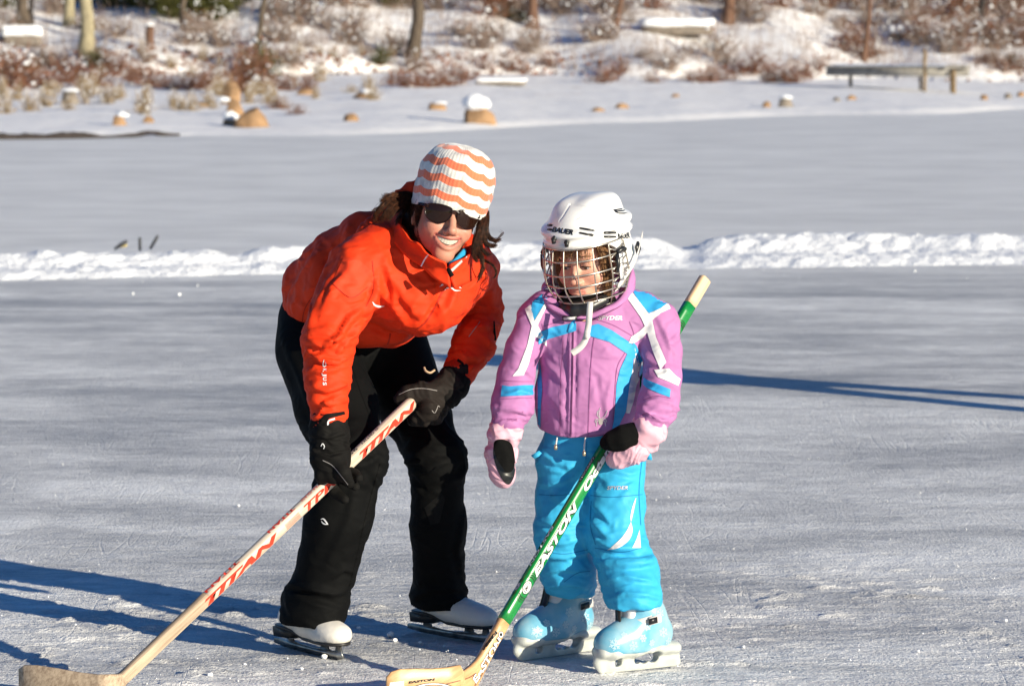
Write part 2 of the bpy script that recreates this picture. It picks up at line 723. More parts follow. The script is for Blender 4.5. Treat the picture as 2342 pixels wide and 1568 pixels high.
def ice_material():
    m, nt, N, L, b = nodes_mat('frosted_ice')
    tc = N.new('ShaderNodeTexCoord')
    def noise(scale, detail, rough=0.55, sx=1, sy=1, dist=0.0):
        mp = N.new('ShaderNodeMapping'); mp.inputs['Scale'].default_value = (sx, sy, 1)
        L.new(tc.outputs['Object'], mp.inputs['Vector'])
        n = N.new('ShaderNodeTexNoise')
        n.inputs['Scale'].default_value = scale; n.inputs['Detail'].default_value = detail
        n.inputs['Roughness'].default_value = rough; n.inputs['Distortion'].default_value = dist
        L.new(mp.outputs['Vector'], n.inputs['Vector'])
        return n.outputs['Fac']
    def ramp(src, p0, p1, c0=0.0, c1=1.0):
        r = N.new('ShaderNodeMapRange')
        r.inputs['From Min'].default_value = p0; r.inputs['From Max'].default_value = p1
        r.inputs['To Min'].default_value = c0; r.inputs['To Max'].default_value = c1
        L.new(src, r.inputs['Value'])
        return r.outputs['Result']
    def math_(op, a, c):
        n = N.new('ShaderNodeMath'); n.operation = op
        for i, x in enumerate((a, c)):
            if isinstance(x, (int, float)):
                n.inputs[i].default_value = x
            else:
                L.new(x, n.inputs[i])
        return n.outputs[0]
    # bare dark ice and frosted patches
    patch = ramp(noise(0.55, 7, 0.62, 0.7, 1.0, 0.6), 0.37, 0.63)
    patch2 = ramp(noise(2.6, 6, 0.6, 0.45, 1.0, 0.4), 0.36, 0.64)
    fine = ramp(noise(22, 5, 0.65, 0.4, 1.0), 0.34, 0.66)
    grain = ramp(noise(140, 3, 0.6, 0.8, 1.0), 0.35, 0.65)
    f = math_('ADD', math_('MULTIPLY', patch, 0.34), math_('MULTIPLY', patch2, 0.30))
    f = math_('ADD', f, math_('MULTIPLY', fine, 0.26))
    f = math_('ADD', f, math_('MULTIPLY', grain, 0.12))
    # skate scratches: thin pale lines
    def scratch(rot, sc, thr):
        mp = N.new('ShaderNodeMapping'); mp.inputs['Rotation'].default_value = (0, 0, rot)
        mp.inputs['Scale'].default_value = (sc, sc * 0.06, 1)
        L.new(tc.outputs['Object'], mp.inputs['Vector'])
        n = N.new('ShaderNodeTexNoise'); n.inputs['Scale'].default_value = 1; n.inputs['Detail'].default_value = 2
        n.inputs['Distortion'].default_value = 0.3
        L.new(mp.outputs['Vector'], n.inputs['Vector'])
        d = math_('ABSOLUTE', math_('SUBTRACT', n.outputs['Fac'], 0.5), 0)
        return ramp(d, thr, 0.0)
    s = math_('MAXIMUM', scratch(1.3, 6, 0.008), scratch(1.85, 5, 0.007))
    s = math_('MULTIPLY', s, ramp(noise(1.4, 3), 0.45, 0.7))
    f = math_('ADD', f, math_('MULTIPLY', s, 0.05))
    # beyond the shovelled rink the ice keeps its even dusting of snow
    sep = N.new('ShaderNodeSeparateXYZ'); L.new(tc.outputs['Object'], sep.inputs['Vector'])
    far = ramp(sep.outputs['Y'], 22.0, 26.0)
    dust = math_('ADD', 0.56, math_('MULTIPLY', patch2, 0.12))
    dust = math_('ADD', dust, math_('MULTIPLY', patch, 0.12))
    scuff = ramp(sep.outputs['Y'], 14.0, 9.0, 0.0, 0.10)      # more shaved snow where people stand and turn
    f = math_('ADD', f, scuff)
    mixf = N.new('ShaderNodeMix'); mixf.data_type = 'FLOAT'
    L.new(far, mixf.inputs[0]); L.new(f, mixf.inputs[2]); L.new(dust, mixf.inputs[3])
    cr = N.new('ShaderNodeValToRGB')
    e = cr.color_ramp.elements
    e[0].position = 0.12; e[0].color = (0.31, 0.31, 0.315, 1)
    e[1].position = 0.85; e[1].color = (0.93, 0.925, 0.91, 1)
    k = e.new(0.5); k.color = (0.62, 0.615, 0.61, 1)
    L.new(mixf.outputs[0], cr.inputs['Fac'])
    L.new(cr.outputs['Color'], b.inputs['Base Color'])
    rr = ramp(mixf.outputs[0], 0.15, 0.7, 0.42, 0.8)
    L.new(rr, b.inputs['Roughness'])
    b.inputs['Specular IOR Level'].default_value = 0.35
    # relief: shaved crumbs and ruts
    h = math_('ADD', math_('MULTIPLY', grain, 0.45), math_('MULTIPLY', fine, 1.0))
    h = math_('ADD', h, math_('MULTIPLY', noise(60, 4, 0.6), 0.8))
    h = math_('ADD', h, math_('MULTIPLY', s, -0.4))
    bp = N.new('ShaderNodeBump'); bp.inputs['Strength'].default_value = 0.65
    bp.inputs['Distance'].default_value = 0.0075
    L.new(h, bp.inputs['Height']); L.new(bp.outputs['Normal'], b.inputs['Normal'])
    return m

def snow_material(name, col=(0.86, 0.87, 0.89), bscale=25, dist=0.03):
    m, nt, N, L, b = nodes_mat(name)
    tc = N.new('ShaderNodeTexCoord')
    n = N.new('ShaderNodeTexNoise'); n.inputs['Scale'].default_value = bscale; n.inputs['Detail'].default_value = 6
    L.new(tc.outputs['Object'], n.inputs['Vector'])
    bp = N.new('ShaderNodeBump'); bp.inputs['Strength'].default_value = 0.6; bp.inputs['Distance'].default_value = dist
    L.new(n.outputs['Fac'], bp.inputs['Height']); L.new(bp.outputs['Normal'], b.inputs['Normal'])
    b.inputs['Base Color'].default_value = (*col, 1)
    b.inputs['Roughness'].default_value = 0.85
    b.inputs['Specular IOR Level'].default_value = 0.25
    return m

M_ICE = ice_material()
M_SNOW = snow_material('packed_snow')
M_SNOWFAR = snow_material('shore_snow', (0.92, 0.90, 0.885), 3.0, 0.05)
def mottle():
    """Dead leaves and grass showing through the thin snow of the slope."""
    nt = M_SNOWFAR.node_tree; N, L = nt.nodes, nt.links
    b = N['Principled BSDF']
    tc = N.new('ShaderNodeTexCoord')
    n1 = N.new('ShaderNodeTexNoise'); n1.inputs['Scale'].default_value = 1.7; n1.inputs['Detail'].default_value = 7; n1.inputs['Roughness'].default_value = 0.7
    L.new(tc.outputs['Object'], n1.inputs['Vector'])
    sp = N.new('ShaderNodeSeparateXYZ'); L.new(tc.outputs['Object'], sp.inputs['Vector'])
    hz = N.new('ShaderNodeMapRange'); hz.inputs['From Min'].default_value = 0.15; hz.inputs['From Max'].default_value = 0.6
    hz.inputs['To Min'].default_value = 0.10; hz.inputs['To Max'].default_value = 0.75
    L.new(sp.outputs['Z'], hz.inputs['Value'])
    r = N.new('ShaderNodeMapRange'); r.inputs['From Min'].default_value = 0.52; r.inputs['From Max'].default_value = 0.66
    L.new(n1.outputs['Fac'], r.inputs['Value'])
    mu = N.new('ShaderNodeMath'); mu.operation = 'MULTIPLY'; L.new(r.outputs[0], mu.inputs[0]); L.new(hz.outputs[0], mu.inputs[1])
    mx = N.new('ShaderNodeMix'); mx.data_type = 'RGBA'
    mx.inputs[6].default_value = (0.92, 0.90, 0.885, 1); mx.inputs[7].default_value = (0.40, 0.28, 0.21, 1)
    L.new(mu.outputs[0], mx.inputs[0]); L.new(mx.outputs[2], b.inputs['Base Color'])
mottle()

# the ice: one sheet, finely worked near the skaters
def build_ice():
    ys = np.concatenate((np.arange(-30, 7.6, 1.5), np.arange(7.7, 10.6, 0.013), np.geomspace(10.62, 30, 260), np.geomspace(30.3, 160, 60)))
    xs = np.concatenate((np.linspace(-140, -3, 40), np.arange(-2.0, 2.0, 0.013), np.linspace(3, 140, 40)))
    X, Y = np.meshgrid(xs, ys)
    p = np.stack((X.ravel(), Y.ravel(), np.zeros(X.size)), 1)
    near = np.clip((11.5 - p[:, 1]) / 1.5, 0, 1) * np.clip((p[:, 1] - 7.0) / 0.5, 0, 1) * np.clip((2.2 - np.abs(p[:, 0])) / 0.4, 0, 1)
    z = 0.004 * fbm(p * (2.2, 2.2, 1), 4) * near
    crust = np.clip(fbm(p * (6, 13, 1), 4, 0.6) - 0.2, 0, 1) * np.clip(fbm(p * (1.6, 1.6, 1) + 5, 2) * 1.5 + 0.6, 0, 1)
    z += 0.018 * crust * near
    z += 0.0022 * fbm(p * (45, 45, 1), 2) * near
    # shallow grooves cut by blades
    r = np.random.default_rng(11)
    for k in range(12):
        c = np.array((r.uniform(-1.6, 1.6), r.uniform(8.2, 10.4))); a = r.normal() * 0.5; Lh = r.uniform(0.4, 1.2)
        u = np.array((math.cos(a), math.sin(a))); bend = r.uniform(-0.25, 0.25)
        d = p[:, :2] - c
        t = d @ u; s = d @ np.array((-u[1], u[0])) + bend * t * t
        m = np.exp(-(s / 0.012) ** 2) - 0.9 * np.exp(-((s - 0.022) / 0.012) ** 2)
        z -= 0.002 * m * np.clip(1.3 - np.abs(t) / Lh, 0, 1) * (np.abs(t) < Lh * 1.3) * near
    p[:, 2] = z - 0.002
    o = obj('ice', new_mesh('ice', p, quads_of(len(ys), len(xs)), M_ICE))
    o['kind'] = 'structure'
build_ice()

# the ridge of shovelled snow across the rink's far side
def bank_y(x):
    return 25.1 + 0.16 * x + 0.35 * np.sin(x * 0.55 + 0.5)
def build_bank():
    xs = np.arange(-11, 11, 0.035)
    vs = np.linspace(-1, 1, 60)
    X, Vv = np.meshgrid(xs, vs)
    X = X.ravel(); Vv = Vv.ravel()
    w = 1.05 + 0.25 * np.sin(X * 0.9)
    Y = bank_y(X) + Vv * w
    p = np.stack((X, Y, np.zeros(len(X))), 1)
    H = 0.19 + 0.035 * np.clip((X + 1) / 4, -0.6, 1) + 0.05 * pnoise(p * (0.8, 0, 0) + 3)
    # two swells with a dip before the crest
    prof = np.exp(-((Vv - 0.25) / 0.38) ** 2) + 0.42 * np.exp(-((Vv + 0.45) / 0.25) ** 2)
    edge = np.clip((1 - np.abs(Vv)) * 3, 0, 1)
    lump = np.abs(pnoise(p * (1.6, 2.0, 1) + 4)) * 0.7 + np.abs(pnoise(p * (5, 5, 1))) * 0.3 + np.abs(pnoise(p * (14, 14, 1))) * 0.16
    z = H * prof * (0.70 + 0.42 * lump) * edge + 0.02 * fbm(p * (9, 9, 1), 3) * edge - 0.02
    gap = np.exp(-((X - 1.28) / 0.16) ** 2) + 0.6 * np.exp(-((X + 1.95) / 0.14) ** 2)
    z *= 1 - 0.55 * gap
    p[:, 2] = z
    o = obj('snow_bank', new_mesh('snow_bank', p, quads_of(60, len(xs)), M_SNOW))
    o['kind'] = 'structure'
build_bank()

def lump_mesh(r, seed, n=1, squash=0.7):
    s = SDF((-1.5, -1.5, -1.5), (1.5, 1.5, 1.5), 0.25)
    s.ell((0, 0, 0), (1, 0.9, squash), 0.1)
    V, Q = s.mesh(1)
    V = V * (1 + 0.3 * pnoise(V * 1.4 + seed))[:, None]
    return V * r, Q

def build_crumbs():
    """Loose crumbs of shaved ice on the rink and chunks along the foot of the bank."""
    base = [lump_mesh(1.0, s * 7.7, squash=0.75) for s in range(4)]
    small = []
    for s in range(5):
        rr = np.random.default_rng(s)
        v = np.array([(1, 0, 0), (-1, 0, 0), (0, 1, 0), (0, -1, 0), (0, 0, 1), (0, 0, -0.6)], float) * rr.uniform(0.6, 1.2, (6, 1))
        f = np.array([(0, 2, 4), (2, 1, 4), (1, 3, 4), (3, 0, 4), (2, 0, 5), (1, 2, 5), (3, 1, 5), (0, 3, 5)])
        small.append((v, f))
    r = np.random.default_rng(5)
    L = []
    for k in range(1700):
        y = 8.1 + 5.5 * r.random() ** 1.6
        x = r.uniform(-0.16, 0.16) * y * 1.05
        if pnoise(np.array([[x * 1.5, y * 1.5, 2.0]]))[0] < r.uniform(-0.5, 0.35):
            continue
        sz = 0.0016 + 0.003 * r.random() ** 5
        v, f = small[k % 5]
        a = r.uniform(0, 6.28); c, s_ = math.cos(a), math.sin(a)
        v = v @ np.array(((c, s_, 0), (-s_, c, 0), (0, 0, 1))) * sz
        L.append((v + (x, y, sz * 0.35), f))
    for k in range(25):
        x = r.uniform(-6, 6); y = bank_y(x) - 1.1 - abs(r.normal()) * 0.45
        sz = 0.006 + 0.02 * r.random() ** 6
        v, f = small[k % 5]
        L.append((v * sz + (x, y, sz * 0.4), f))
    # a few clods near the skates
    for (px, py, sz) in ((742, 1504, 0.014), (893, 1453, 0.016), (903, 1465, 0.010), (820, 1437, 0.010), (1130, 1470, 0.009), (960, 1470, 0.008),
                         (480, 1545, 0.012), (560, 1520, 0.007), (250, 1370, 0.008), (545, 1157, 0.009), (1450, 1525, 0.010), (1400, 1535, 0.009),
                         (690, 1530, 0.008), (410, 675, 0.02), (1880, 1340, 0.008), (1700, 1480, 0.008), (2100, 1490, 0.007), (2300, 1420, 0.009)):
        g = G(px, py)
        v, f = base[int(px) % 4]
        L.append((v * sz * 0.65 + (g[0], g[1], sz * 0.3), f))
    V, F = join(L)
    o = obj('snow_crumbs', new_mesh('snow_crumbs', V, F, M_SNOW, smooth=False))
    o['kind'] = 'stuff'
build_crumbs()

# ------------------------------------------------------------------ far shore
def shore_y(x):      # where the snow-covered shelf starts
    return 64 + 0.9 * x + 0.65 * np.clip(x, 0, 14) + 1.6 * np.sin(x * 0.45) + 0.8 * np.sin(x * 1.1 + 1)
def foot_y(x):       # where the bank rises
    return 99.5 + 0.42 * x + 1.2 * np.sin(x * 0.5 + 2) + 0.7 * np.sin(x * 1.3)
def shore_z(x, y):
    x = np.asarray(x, float); y = np.asarray(y, float)
    p = np.stack((x, y, np.zeros_like(x)), -1).reshape(-1, 3)
    s = np.clip((y - shore_y(x)) / 2.0, 0, 1)
    z = 0.05 * s * s * (3 - 2 * s) + 0.016 * np.clip(y - shore_y(x), 0, 40) + 0.03 * s * fbm(p * 0.7, 3).reshape(x.shape) - 0.02 + 0.02 * s
    t = np.clip(y - foot_y(x), 0, None)
    slope = 0.155 * t + 0.25 * (1 - np.exp(-t / 0.5)) 
    z = z + slope + np.clip(t / 2, 0, 1) * (0.14 * fbm(p * 0.33 + 3, 4) + 0.05 * fbm(p * 1.3, 3)).reshape(x.shape)
    return z
def build_shore():
    xs = np.concatenate((np.linspace(-90, -24, 60), np.arange(-23.8, 24, 0.2), np.linspace(24.2, 90, 60)))
    ts = np.concatenate((np.arange(-1, 3, 0.25), np.arange(3, 34, 0.8), np.arange(34, 60, 0.22), np.geomspace(60.5, 130, 25)))
    X, T = np.meshgrid(xs, ts)
    Y = shore_y(X) + T
    Z = shore_z(X, Y)
    Z[0, :] = -0.1
    p = np.stack((X.ravel(), Y.ravel(), Z.ravel()), 1)
    o = obj('snowy_shore', new_mesh('snowy_shore', p, quads_of(len(ts), len(xs)), M_SNOWFAR))
    o['kind'] = 'structure'
build_shore()

def on_shore(px, py):
    """The point of the shore's ground that the photo shows at (px, py)."""
    a = ray(px, py)
    Y = np.arange(56, 175, 0.25)
    x = a.x * Y / a.y; z = CAM_H + a.z * Y / a.y
    g = shore_z(x, Y)
    k = np.nonzero(z <= g)[0]
    i = k[0] if len(k) else len(Y) - 160
    return np.array((x[i], Y[i], g[i]))

M_BARK = [mat('grey_bark', (0.13, 0.10, 0.075), 0.9, 0.2, var=0.5, vscale=6, bump=0.6, bscale=20, aniso=(3, 3, 0.6)),
          mat('pale_lichen_bark', (0.36, 0.31, 0.20), 0.9, 0.2, var=0.35, vscale=5, bump=0.6, bscale=20, aniso=(2, 2, 0.8)),
          mat('dark_bark', (0.055, 0.045, 0.042), 0.9, 0.2, var=0.4, vscale=6, bump=0.6, bscale=20, aniso=(3, 3, 0.6)),
          mat('reddish_bark', (0.17, 0.095, 0.065), 0.9, 0.2, var=0.4, vscale=6, bump=0.6, bscale=20, aniso=(3, 3, 0.6))]
M_ROCK = mat('tan_granite', (0.37, 0.225, 0.12), 0.85, 0.3, var=0.45, vscale=4, bump=0.8, bscale=18)
M_ROCK2 = mat('grey_granite', (0.26, 0.22, 0.18), 0.85, 0.3, var=0.45, vscale=4, bump=0.8, bscale=18)
M_TWIG = [mat('russet_twigs', (0.25, 0.115, 0.07), 0.8, 0.2, var=0.5, vscale=3),
          mat('grey_twigs', (0.33, 0.245, 0.20), 0.8, 0.2, var=0.4, vscale=3),
          mat('green_needles', (0.085, 0.085, 0.022), 0.7, 0.2, var=0.5, vscale=3),
          mat('straw_stalks', (0.42, 0.31, 0.19), 0.8, 0.2, var=0.4, vscale=3)]

# ---- trees along the shore
def limb(p0, d, L, r0, r):
    n = max(3, int(L / 0.5))
    pts = [p0]
    d = d / np.linalg.norm(d)
    for i in range(n):
        d = d + r.normal(0, 0.10, 3); d[2] += 0.03
        d /= np.linalg.norm(d)
        pts.append(pts[-1] + d * L / n)
    return np.array(pts), np.linspace(r0, r0 * 0.25, n + 1)

def shore_tree(px, py, wpx, lean, kind, label, H=9.0, seed=0):
    """A bare trunk with limbs, its foot at (px, py); wpx is the trunk's width in view pixels."""
    r = np.random.default_rng(seed + 100)
    g = on_shore(px, py)
    R = wpx * g[1] / FPX / 2
    t = thing('bare_tree', label, 'tree', g, 'bare trees on the far bank')
    n = 22
    zs = np.linspace(-0.3, H, n)
    wob = np.cumsum(r.normal(0, 0.03, (n, 2)), axis=0)
    pts = np.stack((g[0] + lean * np.clip(zs, 0, None) + wob[:, 0] * np.clip(zs, 0, 1), g[1] + wob[:, 1] * np.clip(zs, 0, 1), g[2] + zs), 1)
    rad = R * (1 - 0.72 * np.clip(zs, 0, None) / H) * (1 + 0.55 * np.exp(-np.clip(zs, 0, None) / 0.22))
    V, F = tube(pts, rad, 12)
    k = np.arange(len(V))
    V = V + 0.10 * R * np.stack((pnoise(V * 3), pnoise(V * 3 + 9), np.zeros(len(V))), 1)
    part('trunk', V, F, M_BARK[kind], t)
    L = []
    for i in range(9):
        zi = int(n * r.uniform(0.32, 0.95))
        a = r.uniform(0, 6.28)
        P2, rr = limb(pts[zi], np.array((math.cos(a), math.sin(a), 0.7)), r.uniform(1.2, 3.0), rad[zi] * 0.45, r)
        L.append(tube(P2, rr, 5))
        for j in range(4):
            q = int(len(P2) * r.uniform(0.3, 0.95))
            b = a + r.normal(0, 0.9)
            P3, r3 = limb(P2[min(q, len(P2) - 1)], np.array((math.cos(b), math.sin(b), 0.6)), r.uniform(0.5, 1.3), rr[min(q, len(rr) - 1)] * 0.6, r)
            L.append(tube(P3, r3, 3, False))
    V, F = join(L)
    part('crown', V, F, M_BARK[kind], t)
    return t

TREES = [(52, 57, 26, 0.0, 0, 'grey trunk at the far left beside a darker trunk on the snowy bank'),
         (71, 56, 11, 0.0, 2, 'thin almost black trunk close beside a thicker grey trunk'),
         (158, 63, 24, -0.01, 1, 'pale trunk standing behind a larger lichen covered trunk at upper left'),
         (196, 131, 33, 0.01, 1, 'thick pale lichen yellow trunk rooted low on the bank at left'),
         (578, 160, 15, 0.14, 0, 'slender dark trunk leaning right out of a dark bush near the shore'),
         (418, 66, 14, -0.05, 0, 'thin grey trunk in front of dark evergreens and a rusty leaf clump'),
         (944, 134, 30, 0.05, 0, 'grey brown trunk with flared foot directly above the striped hat'),
         (1217, 68, 23, 0.06, 3, 'reddish brown trunk high on the slope between two shadow streaks'),
         (1407, 70, 13, 0.06, 3, 'thin reddish sapling trunk on open snow left of the flat snowy slab'),
         (1666, 58, 25, 0.0, 3, 'red brown trunk just behind the right end of the flat snowy slab'),
         (2240, 66, 16, 0.1, 2, 'dark forked young tree among brush at the upper right'),
         (1975, 140, 12, 0.12, 3, 'short leaning dark stem above the landward end of the dock')]
for i, a in enumerate(TREES):
    shore_tree(*a[:5], a[5], H=9 if a[2] > 14 else 6, seed=i)
# trees higher up, out of the frame's top but throwing shadows across the slope
# ---- stump
def stump():
    g = on_shore(343, 113)
    r = 10 * g[1] / FPX
    t = thing('broken_stump', 'short broken brown stump on the snow left of the leaning dark trunk', 'stump', g)
    zs = np.linspace(-0.2, 0.62, 8)
    V, F = tube(np.stack((np.full(8, g[0]), np.full(8, g[1]), g[2] + zs), 1), r * (1.1 - 0.3 * zs), 10)
    V[:, 2] += 0.1 * pnoise(V * 9) * (V[:, 2] > g[2] + 0.4)
    part('trunk', V, F, M_BARK[3], t)
    c = lump_mesh(r * 1.05, 3, squash=0.4)
    part('snow_cap', c[0] + (g[0], g[1], g[2] + 0.66), c[1], M_SNOW, t)
stump()

# ---- rocks
def rock(px, py, w, h, label, seed, cap=0.0, m=None, group='rocks along the frozen shore', tilt=0.0, cap_dx=0.0):
    g = on_shore(px, py)
    s = g[1] / FPX
    W, H = w * s, h * s
    t = thing('shore_rock', label, 'rock', g, group)
    f = SDF((-1.6, -1.4, -1.0), (1.6, 1.4, 1.6), 0.11)
    r = np.random.default_rng(seed)
    f.ell((0, 0, 0.1), (1.0, 0.8, 0.95), 0.1)
    f.box((0.1 * r.normal(), 0, 0.2), (0.72, 0.6, 0.62), 0.12, 0.15)
    for k in range(9):
        n = r.normal(size=3); n[2] = abs(n[2]) * 0.7
        n /= np.linalg.norm(n)
        f.cut(n * r.uniform(0.58, 0.88) + np.array((0, 0, 0.1)), n, 0.02)
    V, Q = f.mesh(1)
    V = V + normals(V, Q) * (0.05 * fbm(V * 2.2 + seed, 3))[:, None]
    top = V[:, 2].max()
    V = V * (W / 2 / 0.95, W * 0.38, H / top)
    if tilt:
        c, s_ = math.cos(tilt), math.sin(tilt)
        V = V @ np.array(((c, 0, s_), (0, 1, 0), (-s_, 0, c)))
    part('stone', V + g, Q, m or M_ROCK, t)
    if cap > 0:
        hi = V[:, 2].max()
        c = SDF((-1.3, -1.3, -1), (1.3, 1.3, 1.3), 0.1)
        c.ell((0, 0, -0.1), (1, 0.95, 0.6), 0.1)
        c.ell((-0.1, 0.05, 0.15), (0.72, 0.7, 0.65), 0.25)
        c.ell((0.45, 0, -0.1), (0.55, 0.6, 0.5), 0.2)
        CV, CQ = c.mesh(1)
        CV = CV + normals(CV, CQ) * (0.08 * fbm(CV * 2 + seed, 3))[:, None]
        ch = cap * s
        CV = CV * (W * 0.35, W * 0.30, ch / 0.95)
        part('snow_cap', CV + g + (cap_dx * W, 0, hi - 0.08 * H), CQ, M_SNOW, t)
    return t
rock(1093, 283, 92, 50, 'big tan boulder wearing a tall white dome of snow, above the helmet', 1, cap=25, cap_dx=-0.05)
rock(578, 292, 92, 46, 'blocky tan boulder at the ice edge with a snowy slab leaning on it', 2, tilt=0.1)
rock(525, 238, 60, 52, 'upright tan boulder just behind the blocky boulder at left', 3, tilt=-0.15)
rock(536, 264, 48, 38, 'tan boulder wedged between an upright and a blocky boulder', 4, cap=8, cap_dx=-0.5)
rock(527, 288, 50, 24, 'low rock under a slab of snow left of the blocky boulder', 5, cap=14)
rock(273, 287, 44, 24, 'small tan rock with a snow patch on the shelf at left', 6, cap=9, cap_dx=0.15)
rock(339, 281, 26, 16, 'small brown rock to the right of the tan rock with a snow patch', 7)
rock(806, 277, 40, 18, 'pointed tan rock alone on the snow shelf above the orange hood', 8)
rock(830, 225, 46, 16, 'flat tan rock with snow on it near the shore brush, centre left', 9, cap=8, cap_dx=0.2)
rock(996, 252, 48, 17, 'low brown rock just left of the boulder with the snow dome', 10, cap=5, cap_dx=0.2)
rock(700, 217, 50, 14, 'flat tan rock half buried under the brush line, right of the leaning trunk', 11)
rock(160, 238, 60, 34, 'snow sprinkled brown rock heap at the foot of the left brush', 12, m=M_ROCK2, cap=6)
rock(1797, 245, 44, 24, 'dark rounded rock with snow in its hollow on the right shelf', 13, m=M_ROCK2, cap=7)
rock(1755, 246, 22, 14, 'small tan rock touching the left of a dark rounded rock', 14)
i = 0
for (px, py, w, h) in ((1370, 255, 34, 9), (1420, 248, 36, 12), 
                       (1915, 232, 22, 9), (1946, 228, 26, 10), (2252, 228, 20, 12),
                       (2305, 225, 20, 12), (2335, 222, 18, 12), (470, 245, 34, 12), (330, 262, 30, 9), (1545, 222, 26, 7)):
    i += 1
    rock(px, py, w, h, 'small low stone poking out of the snow shelf along the shore', 20 + i, m=M_ROCK if i % 3 else M_ROCK2, group='small stones on the snow shelf', cap=0)

# large flat snow covered slab and snowy logs
def slab(px, py, w, h, label, seed, m):
    g = on_shore(px, py)
    s = g[1] / FPX
    W, H = w * s, h * s
    t = thing('snowy_ledge', label, 'rock', g)
    f = SDF((-1.2, -1.2, -1.2), (1.2, 1.2, 1.2), 0.08)
    f.box((0, 0, 0), (0.95, 0.8, 0.7), 0.25, 0.05)
    V, Q = f.mesh(2)
    V = V + normals(V, Q) * (0.10 * fbm(V * 1.6 + seed, 3))[:, None]
    part('stone', V * (W / 2, W * 0.3, H * 0.4) + g + (0, 0, H * 0.25), Q, m, t)
    part('snow_cap', V * (W * 0.52, W * 0.32, H * 0.36) + g + (0, 0, H * 0.66), Q, M_SNOW, t)
slab(1548, 82, 165, 42, 'large flat rock ledge under a thick quilt of snow, upper middle right', 1, M_ROCK2)
slab(1145, 196, 120, 18, 'long low log-like ledge topped with snow just above the boulder with the dome', 2, M_ROCK2)
slab(50, 105, 90, 50, 'rounded snow covered boulder at the upper left edge', 3, M_ROCK2)
slab(2070, 92, 75, 34, 'snow topped dark boulder on the slope above the dock', 4, M_ROCK2)

# ---- the dock
M_DECK = mat('weathered_boards', (0.36, 0.34, 0.31), 0.8, 0.3, var=0.3, vscale=6)
M_POST = mat('brown_post', (0.26, 0.18, 0.10), 0.8, 0.3, var=0.3, vscale=6)
def dock():
    Y0 = 92.5
    A = P(1915, 158, Y0 + 2.5); B = P(2192, 154, Y0)
    t = thing('wooden_dock', 'low wooden dock on thin posts reaching from the right bank over the snow', 'dock', G(2100, 232))
    u = B - A; u[2] = 0; Ln = np.linalg.norm(u); u /= Ln
    w = np.array((-u[1], u[0], 0)); zt = B[2]
    def bx(c, hu, hw, hz):
        cs = np.array([c + a * hu * u + b * hw * w + np.array((0, 0, d * hz)) for a in (-1, 1) for b in (-1, 1) for d in (-1, 1)])
        return cs, np.array([(0, 1, 3, 2), (4, 6, 7, 5), (0, 4, 5, 1), (2, 3, 7, 6), (0, 2, 6, 4), (1, 5, 7, 3)])
    n = 26
    base = None
    for k in range(n):
        c = A + u * (k + 0.5) * Ln / n; c[2] = zt + 0.006 * math.sin(k * 3.1)
        V, F = bx(c, Ln / n * 0.46, 0.62, 0.025)
        part('plank', V, F, M_DECK, t, smooth=False)
    for sgn in (-1, 1):
        c = (A + B) / 2 + w * 0.5 * sgn; c[2] = zt - 0.135
        V, F = bx(c, Ln / 2, 0.03, 0.108)
        part('beam', V, F, M_DECK, t, smooth=False)
    V, F = bx(np.array((*(A * 0.42 + B * 0.58)[:2], zt + 0.05)), Ln * 0.4, 0.5, 0.022)
    V = V + (0, 0, 0.0)
    sV = []
    nx, ny = 60, 8
    gu, gv = np.meshgrid(np.linspace(0.02, 0.99, nx), np.linspace(-0.56, 0.56, ny), indexing='ij')
    pts = A + gu.reshape(-1, 1) * Ln * u + gv.reshape(-1, 1) * w
    edge = np.minimum(1, np.minimum(gv + 0.56, 0.56 - gv).ravel() * 12)
    pts[:, 2] = zt + 0.028 + (0.03 + 0.035 * np.clip(fbm(pts * 1.4, 3) + 0.3, 0, 1)) * edge
    part('snow_cap', pts, quads_of(nx, ny)[:, ::-1], M_SNOW, t)
    for (px, top, bot, dy, wd) in ((2115, 112, 229, -0.75, 8), (2181, 160, 228, -0.7, 10), (2176, 165, 215, 0.5, 8), (1945, 166, 205, 0.4, 8), (2105, 165, 215, 0.6, 7)):
        Yp = Y0 + dy + (2205 - px) / 310 * 2.5
        p1 = P(px, top, Yp)
        p0 = p1.copy(); p0[2] = -0.05
        r = wd * Yp / FPX / 2
        V, F = tube(np.array((p0, (p0 + p1) / 2 + (0.01, 0, 0), p1)), r, 8)
        part('post', V, F, M_POST, t)
dock()

